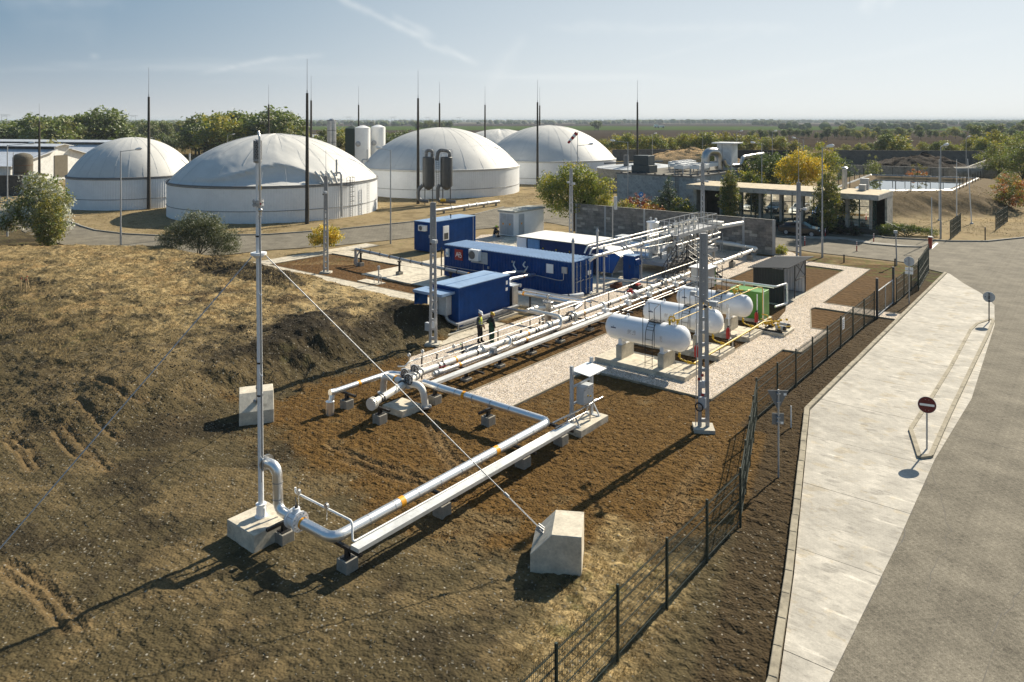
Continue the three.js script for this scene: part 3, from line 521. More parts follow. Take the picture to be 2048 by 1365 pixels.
// large structures
// domed storage tanks
mat('tankWall', [0.93, 0.95, 0.96], { rough: 0.5, map: texSoft });
mat('dome', [0.66, 0.65, 0.61], { rough: 0.6, map: texSoft });
mat('rim', [0.16, 0.16, 0.16], { rough: 0.6 });
const seamGeo = (R, H, a) => { const pts = []; for (let i = 0; i <= 14; i++) { const t = i / 14 * 0.93, [r, y] = domeAt(R, H, t); pts.push(V3(Math.cos(a) * r, y + 0.012, Math.sin(a) * r)); } return sweep(pts, 0.014, 4, 0, false); };
const domeAt = (R, H, t) => { const RR = (R * R + H * H) / (2 * H), top = Math.asin(clamp(R / RR)) * (H > R ? 1 : 1), an = (1 - t) * (H > R ? Math.PI - top : top); return [Math.sin(an) * RR, Math.cos(an) * RR - (RR - H)]; };
function tank(x, d, R, wallH, domeH, label, opt = {}) {
const t = spot('domed_tank', label, 'storage tank', Wp(x, d, 0), 0, 'domed biogas tanks');
// trapezoidal sheeting round the wall, every rib real
const n = Math.round(R * 2 * Math.PI / 0.34), seg = n * 4, pos = [], idx = [];
for (let k = 0; k <= seg; k++) { const a = k / seg * Math.PI * 2, r = R + ((k % 4) < 2 ? 0.022 : 0); for (const y of [-0.3, wallH]) pos.push(Math.cos(a) * r, y, Math.sin(a) * r); if (k < seg) { const b = k * 2; idx.push(b, b + 1, b + 2, b + 1, b + 3, b + 2); } }
const g = new THREE.BufferGeometry(); g.setAttribute('position', new THREE.Float32BufferAttribute(pos, 3)); g.setIndex(idx); g.computeVertexNormals();
part('wall', [g], M.tankWall, t);
const base = opt.base ?? 0.0, prof = [];
for (let i = 0; i <= 44; i++) prof.push(domeAt(R - 0.1, domeH, i / 44));
const dg = new THREE.LatheGeometry(prof.map(([r, y]) => new THREE.Vector2(Math.max(r, 0.001), y + wallH)), 168);
const p = dg.attributes.position;
for (let i = 0; i < p.count; i++) {
const X = p.getX(i), Y = p.getY(i) - wallH, Z = p.getZ(i), a = Math.atan2(Z, X), r = Math.hypot(X, Z), low = ss(domeH * 0.55, 0.1, Y);
let k = 1 + (N(a * 0.5 + x, Y * 0.08) - 0.5) * 0.022 * low * (opt.slack ?? 0.3), dy = (N(a * 0.35 + 0.3, Y * 0.05 + x) - 0.5) * 0.22 * (opt.slack ?? 0.3);
if (opt.sag) { const w = Math.exp(-(((a - opt.sag) / 0.42) ** 2)), yc = 0.25 + 2.1 * w + 0.35 * Math.exp(-(((a - 2.2) / 0.9) ** 2)) + 0.25 * (N(a * 1.3, 0.3) - 0.5), q = Math.max(Y, 0) / yc; if (q < 1) k *= 1 - 0.055 * Math.sin(Math.PI * Math.pow(q, 0.7)) * (0.25 + w) + 0.012 * (N(a * 2.5, Y * 0.2) - 0.5); else k *= 1 + 0.022 * Math.exp(-((q - 1.15) ** 2) * 6) * (0.2 + w); }
p.setXYZ(i, X * k, p.getY(i) + dy * ss(0, 1.5, Y), Z * k);
}
dg.computeVertexNormals();
const dome = part('dome', dg, M.dome, t);
const seams = []; for (let k = 0; k < 28; k++) seams.push(seamGeo(R - 0.1, domeH, k / 28 * Math.PI * 2 + 0.05).translate(0, wallH, 0));
if (!opt.sag) part('welded_seam', seams, M.seam, dome); else part('welded_seam', seams.map((s) => s), M.seam, dome);
part('rim', [new THREE.TorusGeometry(R + 0.03, 0.11, 8, 120).rotateX(Math.PI / 2).translate(0, wallH, 0), new THREE.TorusGeometry(R + 0.06, 0.05, 6, 120).rotateX(Math.PI / 2).translate(0, wallH - 0.2, 0)], opt.lightRim ? M.dome : M.rim, t);
part('cable_line', new THREE.TorusGeometry(R + 0.06, 0.035, 5, 120).rotateX(Math.PI / 2).translate(0, wallH * (opt.cable ?? 0.32), 0), M.galvDark, t);
return t;
}
mat('seam', [0.40, 0.42, 0.44], { rough: 0.7 });
function tankGear(t, a, R, wallH, long) {
const c = Math.cos(a), s = Math.sin(a), q = (r, y, b = 0) => V3(c * r - s * b, y, s * r + c * b);
part('vent_pipe', [sweep([q(R - 0.9, wallH + 1.3), q(R + 0.35, wallH + 1.45), q(R + 0.4, 0.2)], 0.13, 9, 0.5), cyl(q(R - 0.6, wallH + 0.9), q(R - 0.6, wallH + 3.1), 0.12, 0.12, 9)], M.galv, t);
const deck = [], b0 = -1.6, b1 = -0.4;
deck.push(beam(q(R + 0.2, wallH - 0.25, b0), q(R + 0.2, wallH - 0.25, b1), 0.08), beam(q(R + 1.0, wallH - 0.25, b0), q(R + 1.0, wallH - 0.25, b1), 0.08));
for (const b of [b0, -1.0, b1]) deck.push(beam(q(R, wallH - 0.25, b), q(R + 1.0, wallH - 0.25, b), 0.07), beam(q(R + 1.0, wallH - 0.25, b), q(R + 1.0, wallH + 0.85, b), 0.05));
for (const y of [0.85, 0.4]) deck.push(beam(q(R + 1.0, wallH + y, b0), q(R + 1.0, wallH + y, b1), 0.045));
part('inspection_deck', deck, M.galvDark, t);
const lad = []; for (const b of [-1.2, -0.8]) lad.push(beam(q(R + 1.1, 0.1, b), q(R + 1.1, wallH + 0.9, b), 0.05)); for (let y = 0.3; y < wallH; y += 0.3) lad.push(cyl(q(R + 1.1, y, -1.2), q(R + 1.1, y, -0.8), 0.018, 0.018, 5));
for (let y = 2.2; y < wallH + 0.8; y += 0.6) lad.push(sweep([q(R + 1.1, y, -1.25), q(R + 1.55, y, -1.25), q(R + 1.75, y, -1.0), q(R + 1.55, y, -0.75), q(R + 1.1, y, -0.75)], 0.02, 4));
part('caged_ladder', lad, M.galvDark, t);
}
const TK = [];
TK.push(tank(-57.8, 114.4, 8.9, 4.45, 5.6, 'small white domed tank at the left behind the bushes, nearest the barns', { slack: 0.4 }));
TK.push(tank(-33.4, 106.1, 14.1, 4.45, 6.3, 'large white domed tank with a sagging wrinkled skin, behind the tall vent mast', { slack: 1.2, sag: Math.PI * 0.40 }));
TK.push(tank(-12.8, 135.4, 14.1, 4.5, 6.85, 'large smooth white domed tank behind the two dark grey filter vessels', { lightRim: true, cable: 0.3 }));
TK.push(tank(8.0, 162, 14.3, 4.45, 7.1, 'white domed tank behind the green tree and the windsock', { lightRim: true, cable: 0.25 }));
TK.push(tank(-3.2, 196, 14.2, 4.4, 5.9, 'far white domed tank whose wrinkled top alone shows between two nearer domes', { lightRim: true, slack: 1.5 }));
tankGear(TK[1], Math.PI * 0.215, 14.1, 4.45); tankGear(TK[0], -0.1, 8.9, 4.45); tankGear(TK[2], Math.PI * 0.86, 14.1, 4.5); tankGear(TK[3], Math.PI * 0.86, 14.3, 4.45);
{ // sleeves of skin where the overflow deck pulls the dome of the second tank
const t = TK[1], R = 14.1, w = 4.45;
const f = []; for (let k = 0; k < 4; k++) { const a = Math.PI * 0.215 + 0.03 + k * 0.06, c = Math.cos(a), s = Math.sin(a); f.push(sweep([V3(c * (R - 1.2), w + 1.6, s * (R - 1.2)), V3(c * (R - 0.4) - s * -0.1 * k, w + 0.9, s * (R - 0.4) + c * -0.1 * k), V3(c * R - s * -0.2 * k, w + 0.1, s * R + c * -0.2 * k)], 0.16, 7, 0.3)); }
part('folded_skin', f, M.dome, t);
const l2 = []; const a = 0.10 * Math.PI; for (const b of [-0.25, 0.25]) l2.push(beam(V3(Math.cos(a) * (R + 0.5) - Math.sin(a) * b, 0, Math.sin(a) * (R + 0.5) + Math.cos(a) * b), V3(Math.cos(a) * (R + 0.5) - Math.sin(a) * b, 4.2, Math.sin(a) * (R + 0.5) + Math.cos(a) * b), 0.06));
for (let y = 0.3; y < 4.2; y += 0.35) l2.push(cyl(V3(Math.cos(a) * (R + 0.5) + Math.sin(a) * 0.25, y, Math.sin(a) * (R + 0.5) - Math.cos(a) * 0.25), V3(Math.cos(a) * (R + 0.5) - Math.sin(a) * 0.25, y, Math.sin(a) * (R + 0.5) + Math.cos(a) * 0.25), 0.025, 0.025, 5)); part('wall_ladder', l2, M.galv, t);
}
// two dark filter vessels before the third tank
{
const d = 113, x0 = at(858, d), x1 = at(892, d), t = spot('filter_vessels', 'pair of dark grey upright vessels on legs with a crossover duct, before the third dome', 'filter vessels', Wp((x0 + x1) / 2, d, 0));
const m = (x1 - x0) / 2;
for (const s of [-1, 1]) {
part('vessel', lathe([[0.02, 2.1], [0.5, 2.3], [0.92, 2.8], [0.92, 7.0], [0.85, 7.15], [0.02, 7.2]], V3(s * m * 1.05, 0, 0), 26), M.vessel ?? mat('vessel', [0.09, 0.095, 0.10], { rough: 0.45, metal: 0.2, map: texWear }), t);
const leg = []; for (const a of [0.6, 2.2, 3.8, 5.4]) leg.push(beam(V3(s * m * 1.05 + Math.cos(a) * 0.8, -0.1, Math.sin(a) * 0.8), V3(s * m * 1.05 + Math.cos(a) * 0.8, 2.9, Math.sin(a) * 0.8), 0.09)); part('legs', leg, M.galvDark, t);
const rail = []; for (let k = 0; k < 10; k++) { const a = k / 10 * 6.28, b = (k + 1) / 10 * 6.28, c = s * m * 1.05; rail.push(beam(V3(c + Math.cos(a) * 0.95, 7.1, Math.sin(a) * 0.95), V3(c + Math.cos(a) * 0.95, 8.2, Math.sin(a) * 0.95), 0.03)); for (const y of [7.65, 8.2]) rail.push(beam(V3(c + Math.cos(a) * 0.95, y, Math.sin(a) * 0.95), V3(c + Math.cos(b) * 0.95, y, Math.sin(b) * 0.95), 0.03)); } part('guard_rail', rail, M.galv, t);
}
part('duct', [sweep([V3(-m - 0.4, 7.1, 0.2), V3(-m - 0.4, 8.1, 0.2), V3(-m + 0.5, 8.1, 0.2), V3(-m + 0.5, 7.1, 0.2)], 0.25, 10, 0.4), sweep([V3(-0.1, 6.6, 0.3), V3(0.2, 8.2, 0.3), V3(m + 0.5, 8.0, 0.3), V3(m + 0.6, 7.1, 0.3)], 0.26, 10, 0.6), sweep([V3(-m - 0.9, 2.9, 0.5), V3(-m - 1.6, 2.2, 0.6), V3(-m - 1.5, 0.6, 0.6), V3(-m, 0.5, 0.6)], 0.28, 10, 0.6), sweep([V3(m - 0.9, 3.0, 0.5), V3(0.1, 2.4, 0.6), V3(0.1, 0.5, 0.6), V3(m * 2.2, 0.45, 0.8)], 0.28, 10, 0.6)], M.galvDark, t);
part('ladder', [beam(V3(-0.2, 0, 0), V3(-0.2, 8, 0), 0.05), beam(V3(0.2, 0, 0), V3(0.2, 8, 0), 0.05), ...[...Array(24)].map((_, i) => cyl(V3(-0.2, 0.4 + i * 0.31, 0), V3(0.2, 0.4 + i * 0.31, 0), 0.02, 0.02, 5))], M.galvDark, t);
part('valve', cyl(V3(0.5, 0.7, 1.0), V3(1.3, 0.7, 1.0), 0.22), M.yellow, t);
const q = spot('ground_pipe', 'long grey pipe lying on low supports on the dry grass right of the filter vessels', 'pipe', Wp(at(920, 104), 104, 0));
const a = Wp(at(866, 100.5), 100.5, 0.5), b = Wp(at(998, 112), 112, 0.5), L = (w) => w.clone().sub(q.position);
part('pipe', sweep([L(a), L(b)], 0.24, 10), M.galv, q); part('collar', [0.25, 0.5, 0.62, 0.8].map((k) => { const c = a.clone().lerp(b, k), e = a.clone().lerp(b, k + 0.02); return cyl(L(c), L(e), 0.31, 0.31, 12); }), M.whitePaint, q);
part('support', [0.15, 0.45, 0.75, 0.95].map((k) => { const c = L(a.clone().lerp(b, k)); return new THREE.BoxGeometry(0.3, 0.5, 0.5).translate(c.x, c.y - 0.35, c.z); }), M.greyConcrete, q);
}
// silos and chimney behind the tanks
{
const silo = (px, d, r, top, m, label, name = 'silo') => { const t = spot(name, label, name === 'silo' ? 'silo' : 'chimney', Wp(at(px, d), d, 0)); part('shell', lathe([[r, -0.2], [r, top - 0.5], [r * 0.96, top - 0.45]], V3(0, 0, 0), 28), m, t); part('roof', lathe([[r * 1.03, top - 0.5], [r * 0.3, top - 0.05], [0.01, top]], V3(0, 0, 0), 28), m, t); if (name === 'silo') part('hatch', [lathe([[0.55, 0], [0.55, 0.15], [0.01, 0.2]], V3(0, 0, 0), 14).rotateX(Math.PI / 2).translate(-r * 0.4, top * 0.68, r * 0.93)], M.galv, t); else part('band', [0.35, 0.6, 0.8, 0.97].map((k) => lathe([[r + 0.03, top * k - 0.06], [r + 0.03, top * k + 0.06]], V3(0, 0, 0), 24)), M.galvDark, t); return t; };
silo(725, 152, 1.55, 11.6, M.whitePaint, 'left one of two tall white cylindrical silos behind the domes'); silo(756, 156, 1.5, 11.7, M.whitePaint, 'right one of two tall white cylindrical silos, partly behind the third dome'); silo(663, 165, 1.0, 13.0, M.stainless, 'bright stainless steel chimney pipe behind the wrinkled dome', 'chimney');
const g = spot('green_silo', 'dark green square bin standing left of the white silos', 'silo', Wp(at(704, 158), 158, 0)); part('body', new THREE.BoxGeometry(2.4, 11, 2.4).translate(0, 5.4, 0), M.darkGreen, g); part('cap', new THREE.ConeGeometry(1.7, 0.7, 4).rotateY(Math.PI / 4).translate(0, 11.25, 0), M.darkGreen, g);
const o = spot('concrete_silo', 'old weathered round concrete silo before the left barn', 'silo', Wp(at(45, 128), 128, 0)); part('shell', lathe([[1.5, -0.2], [1.5, 6.2], [1.42, 6.5], [1.1, 6.85], [0.4, 7.05], [0.01, 7.1]], V3(0, 0, 0), 30), mat('oldConcrete', [0.17, 0.155, 0.125], { rough: 0.95, map: texConc, bump: texGrain, bs: 0.02 }), o); part('hoop', [1.4, 2.6, 3.8, 5.0].map((y) => new THREE.TorusGeometry(1.52, 0.035, 5, 30).rotateX(Math.PI / 2).translate(0, y, 0)), M.rust, o); part('pipe', cyl(V3(-0.6, 0, 1.55), V3(-0.6, 7.2, 1.55), 0.06), M.galv, o);
const ow = spot('low_shed', 'low dark stone shed wall beside the old concrete silo', 'shed', Wp(at(-8, 126), 126, 0)); part('wall', [new THREE.BoxGeometry(8.5, 3.4, 0.4).translate(0, 1.6, 0), new THREE.BoxGeometry(0.4, 3.4, 6).translate(4.2, 1.6, -3)], M.darkConcrete, ow); part('coping', new THREE.BoxGeometry(8.7, 0.12, 0.55).translate(0, 3.36, 0), M.greyConcrete, ow);
}
// barns
function barn(name, label, x, d, turn, len, wid, eave, ridge) {
const t = spot(name, label, 'barn', Wp(x, d, 0), turn);
const w = wid / 2, mw = 1.9, mr = ridge - 0.75;
part('end_wall', new THREE.ExtrudeGeometry(new THREE.Shape([[-w, -0.3], [w, -0.3], [w, eave], [mw, mr], [mw, ridge - 0.05], [0, ridge + 0.35], [-mw, ridge - 0.05], [-mw, mr], [-w, eave]].map((p) => new THREE.Vector2(...p))), { depth: 0.2, bevelEnabled: false }).rotateY(-Math.PI / 2), M.barnWall ?? mat('barnWall', [0.88, 0.88, 0.85], { rough: 0.7, map: texWear }), t);
part('side_wall', [new THREE.BoxGeometry(len, eave + 0.3, 0.2).translate(-len / 2, eave / 2 - 0.15, w - 0.1), new THREE.BoxGeometry(len, eave + 0.3, 0.2).translate(-len / 2, eave / 2 - 0.15, -w + 0.1)], M.barnWall, t);
const roof = (z0, y0, z1, y1) => { const l = Math.hypot(z1 - z0, y1 - y0), a = Math.atan2(y1 - y0, z0 - z1); const out = [new THREE.BoxGeometry(len + 0.8, 0.12, l).rotateX(-0).applyMatrix4(new THREE.Matrix4().makeRotationX(a * 1)).translate(-len / 2 + 0.4, (y0 + y1) / 2, (z0 + z1) / 2)]; return out; };
const rm = M.barnRoof ?? mat('barnRoof', [0.85, 0.87, 0.90], { rough: 0.38, metal: 0.3, map: texWear });
part('roof', [roof(w + 0.5, eave - 0.1, mw - 0.1, mr), roof(-w - 0.5, eave - 0.1, -mw + 0.1, mr)], rm, t);
part('monitor_roof', [roof(mw + 0.5, ridge - 0.1, 0, ridge + 0.35), roof(-mw - 0.5, ridge - 0.1, 0, ridge + 0.35)], rm, t);
part('vent_strip', [new THREE.BoxGeometry(len, 0.7, 0.1).translate(-len / 2, ridge - 0.45, mw - 0.3), new THREE.BoxGeometry(len, 0.7, 0.1).translate(-len / 2, ridge - 0.45, -mw + 0.3)], M.blackSteel, t);
part('door', new THREE.BoxGeometry(0.1, 4.6, 3.4).translate(0.06, 2.9, 0.3), mat('barnDoor', [0.16, 0.14, 0.10], { rough: 0.8, map: texWear }), t);
part('trim', [beam(V3(0.1, eave, w), V3(0.1, mr, mw), 0.16), beam(V3(0.1, eave, -w), V3(0.1, mr, -mw), 0.16)], M.anthracite, t);
return t;
}
barn('barn', 'long white metal barn with ridge vent and brown door, at the left edge', at(112, 158), 160, -0.24, 60, 25, 3.6, 7.2);
barn('barn', 'second white barn, its roof showing behind the small dome', at(215, 188), 190, -0.24, 60, 24, 3.6, 7.2);
{
const f = spot('long_shed', 'long low pale shed with many roof vents far behind, between the woods', 'shed', Wp(at(325, 420), 420, 0), -0.1); part('wall', new THREE.BoxGeometry(42, 3.0, 12).translate(0, 1.3, 0), M.barnWall, f); part('roof', sectionAlong([[-7, 2.8], [7, 2.8], [0, 5.0]], V3(-21.5, 0, 0), V3(21.5, 0, 0)), M.barnRoof, f); for (let k = -3; k <= 3; k++) part('roof_vent', new THREE.BoxGeometry(0.9, 1.2, 0.9).translate(k * 6, 5.2, 0), M.anthracite, f);
const g = spot('long_shed', 'low white shed far behind, right of the second wood', 'shed', Wp(at(590, 430), 430, 0), -0.1); part('wall', new THREE.BoxGeometry(26, 2.6, 10).translate(0, 1.2, 0), M.barnWall, g); part('roof', sectionAlong([[-6, 2.5], [6, 2.5], [0, 4.4]], V3(-13.5, 0, 0), V3(13.5, 0, 0)), M.barnRoof, g);
}
// blue containers
function corrugated(u0, u1, v0, v1, h0, h1, face, pitch = 0.28, dep = 0.036) {
const along = face[1] === 'u' ? [v0, v1] : [u0, u1], n = Math.max(2, Math.round((along[1] - along[0]) / pitch)), prof = [], p = (along[1] - along[0]) / n;
for (let i = 0; i < n; i++) { const s = along[0] + i * p; prof.push([s, 0], [s + p * 0.32, 0], [s + p * 0.46, -dep], [s + p * 0.86, -dep]); } prof.push([along[1], 0]);
const pos = [], idx = [];
prof.forEach(([s, o], i) => {
for (const h of [h0, h1]) { if (face === '+u') pos.push(u1 + o, h, -s); else if (face === '-u') pos.push(u0 - o, h, -s); else if (face === '-v') pos.push(s, h, -(v0 - o)); else pos.push(s, h, -(v1 + o)); }
if (i) { const a = i * 2 - 2; const flip = face === '+u' || face === '-v'; flip ? idx.push(a, a + 2, a + 1, a + 2, a + 3, a + 1) : idx.push(a, a + 1, a + 2, a + 2, a + 1, a + 3); }
});
const g = new THREE.BufferGeometry(); g.setAttribute('position', new THREE.Float32BufferAttribute(pos, 3)); g.setIndex(idx); const gg = g.toNonIndexed(); gg.computeVertexNormals(); return gg;
}
const frameOf = (u0, u1, v0, v1, h0, h1, w = 0.14) => [...[[u0, v0], [u0, v1 - w], [u1 - w, v0], [u1 - w, v1 - w]].map(([a, b]) => box(a, a + w, b, b + w, h0, h1)), ...[h0, h1 - w].flatMap((h) => [box(u0 + w, u1 - w, v0, v0 + w, h, h + w), box(u0 + w, u1 - w, v1 - w, v1, h, h + w), box(u0, u0 + w, v0 + w, v1 - w, h, h + w), box(u1 - w, u1, v0 + w, v1 - w, h, h + w)])];
function acUnit(t, u, v, h, w = 1.0, hh = 0.85) {
const body = part('air_conditioner', rbox(u, u + w, v - 0.42, v - 0.02, h, h + hh, 0.03), M.whitePaint, t);
part('fan_grille', [new THREE.TorusGeometry(hh * 0.36, 0.02, 5, 20).translate(u + w * 0.36, h + hh / 2, -(v - 0.44)), new THREE.TorusGeometry(hh * 0.22, 0.015, 5, 20).translate(u + w * 0.36, h + hh / 2, -(v - 0.44)), new THREE.CylinderGeometry(hh * 0.33, hh * 0.33, 0.01, 20).rotateX(Math.PI / 2).translate(u + w * 0.36, h + hh / 2, -(v - 0.428))], M.galvDark, body);
part('bracket', [box(u + 0.05, u + 0.12, v - 0.4, v, h - 0.06, h - 0.01), box(u + w - 0.12, u + w - 0.05, v - 0.4, v, h - 0.06, h - 0.01)], M.galv, t);
}
{ // the long one
const [u0, u1, v0, v1, h0, h1] = [-27.85, -15.4, 11.78, 14.45, 0.12, 2.62], c = thing('blue_container', 'long blue corrugated shipping container with the red and white two-letter sign', 'container', [u0, v0, 0]);
part('body', [corrugated(u0 + 0.12, u1 - 0.12, v0 + 0.02, v1 - 0.02, h0 + 0.12, h1 - 0.1, '-v'), corrugated(u0 + 0.12, u1 - 0.12, v0 + 0.02, v1 - 0.02, h0 + 0.12, h1 - 0.1, '+v'), corrugated(u0 + 0.02, u1, v0 + 0.12, v1 - 0.12, h0 + 0.12, h1 - 0.1, '-u'), box(u0 + 0.06, u1 - 0.1, v0 + 0.09, v1 - 0.09, h0 + 0.05, h1 - 0.05)], M.blue, c);
part('frame', frameOf(u0, u1, v0, v1, h0, h1), M.blue, c);
// corrugated roof, ribs across
const n = 44, roof = []; for (let i = 0; i < n; i++) roof.push(box(u0 + 0.02 + i * (u1 - u0) / n, u0 + (i + 0.62) * (u1 - u0) / n, v0 - 0.03, v1 + 0.03, h1 - 0.02, h1 + 0.045));
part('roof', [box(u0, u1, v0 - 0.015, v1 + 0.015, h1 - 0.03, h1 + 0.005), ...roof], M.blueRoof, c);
for (const s of [0, 1]) {
const a = v0 + 0.14 + s * 1.21, b = a + 1.18, d = part('door', [box(u1 - 0.03, u1 + 0.015, a, b, h0 + 0.1, h1 - 0.12), ...[0.16, 0.4, 0.64, 0.88, 1.12, 1.36, 1.6, 1.84, 2.08].map((h) => box(u1, u1 + 0.035, a + 0.06, b - 0.06, h0 + h, h0 + h + 0.12))], M.blue, c);
for (const k of [0.3, 0.78]) part('locking_bar', [cyl(P(u1 + 0.08, a + k, h0 + 0.08), P(u1 + 0.08, a + k, h1 - 0.05), 0.026, 0.026, 7), ...[0.35, 1.0, 1.25, 2.1].map((h) => box(u1 + 0.01, u1 + 0.1, a + k - 0.05, a + k + 0.05, h0 + h, h0 + h + 0.07)), beam(P(u1 + 0.1, a + k, h0 + 1.05), P(u1 + 0.1, a + k + 0.36, h0 + 1.12), 0.04)], M.galv, d);
}
part('data_plate', box(u1 + 0.036, u1 + 0.05, v1 - 0.75, v1 - 0.3, 1.45, 1.75), M.whitePaint, c);
acUnit(c, u0 + 3.0, v0, 1.78); part('mounting_plate', box(u0 + 2.9, u0 + 4.6, v0 - 0.012, v0, 1.55, 2.45), M.greyPaint, c);
// the sign
const cv = document.createElement('canvas'); cv.width = cv.height = 128; const x = cv.getContext('2d'); x.fillStyle = '#9c1a1c'; x.fillRect(0, 0, 128, 128); x.strokeStyle = '#f4efe8'; x.lineWidth = 8; x.lineCap = 'round'; x.lineJoin = 'round';
x.beginPath(); x.moveTo(14, 92); x.lineTo(40, 36); x.lineTo(64, 92); x.moveTo(28, 72); x.lineTo(70, 60); x.moveTo(70, 36); x.lineTo(70, 80); x.moveTo(70, 38); x.quadraticCurveTo(106, 34, 98, 54); x.quadraticCurveTo(92, 62, 76, 62); x.moveTo(80, 62); x.quadraticCurveTo(120, 62, 110, 86); x.quadraticCurveTo(98, 102, 76, 88); x.stroke();
const t = new THREE.CanvasTexture(cv); t.colorSpace = THREE.SRGBColorSpace; const sm = mat('signFace', [1, 1, 1], { rough: 0.5, map: t, keepUV: true });
const sg = new THREE.PlaneGeometry(0.82, 0.82).translate(u0 + 1.62, 1.98, -(v0 - 0.045)); const plate = part('sign_plate', box(u0 + 1.2, u0 + 2.04, v0 - 0.04, v0 - 0.01, 1.56, 2.4), M.red, c); part('sign_lettering', sg, sm, plate);
part('wall_lamp', [rbox(u0 + 0.3, u0 + 0.62, v0 - 0.16, v0, 1.7, 2.35, 0.03), new THREE.SphereGeometry(0.11, 12, 8).translate(u0 + 0.46, 1.95, -(v0 - 0.2))], M.whitePaint, c);
part('louvre', [box(u1 - 2.25, u1 - 1.65, v0 - 0.05, v0, 1.65, 2.3), ...[0, 1, 2, 3, 4, 5].map((k) => box(u1 - 2.2, u1 - 1.7, v0 - 0.075, v0 - 0.05, 1.69 + k * 0.1, 1.74 + k * 0.1))], M.whitePaint, c);
part('junction_box', [box(u1 - 0.85, u1 - 0.42, v0 - 0.12, v0, 1.8, 2.25), box(u0 + 4.62, u0 + 4.78, v0 - 0.06, v0, 1.25, 1.42), box(u0 + 7.0, u0 + 7.14, v0 - 0.06, v0, 2.0, 2.14)], M.galv, c);
part('conduit', [sweep([P(u1 - 5.2, v0 - 0.2, 1.5), P(u1 - 1.2, v0 - 0.1, 1.25), P(u1 - 0.7, v0 - 0.1, 1.3), P(u1 - 0.7, v0 - 0.1, 1.8)], 0.03, 6, 0.15), cyl(P(u0 + 4.2, v0 - 0.04, 0.2), P(u0 + 4.2, v0 - 0.04, 1.6), 0.02, 0.02, 6), sweep([P(u0 - 0.3, v0 - 0.12, 0.95), P(u0 + 5, v0 - 0.12, 0.95)], 0.03, 6)], M.galv, c);
part('hose', [sweep([P(-20.6, v0, 2.1), P(-20.5, v0 - 0.3, 1.9), P(-20.2, v0 - 0.4, 1.7), P(-20.0, v0 - 0.5, 1.45)], 0.05, 7, 0.2), sweep([P(-19.6, v0, 2.2), P(-19.6, v0 - 0.3, 2.0), P(-19.3, v0 - 0.4, 1.9)], 0.05, 7, 0.2), sweep([P(-19.5, v0 - 0.3, 1.45), P(-19.2, v0 - 0.4, 1.75), P(-19.3, v0 - 0.1, 1.9)], 0.05, 7, 0.2)], M.whitePipe, c);
part('hinge_post', [cyl(P(u0 - 0.5, v0 + 0.2, 0), P(u0 - 0.5, v0 + 0.2, 2.3), 0.05), box(u0 - 0.5, u0 - 0.4, v0 + 0.15, v0 + 0.25, 1.8, 2.1)], M.blackSteel, c);
}
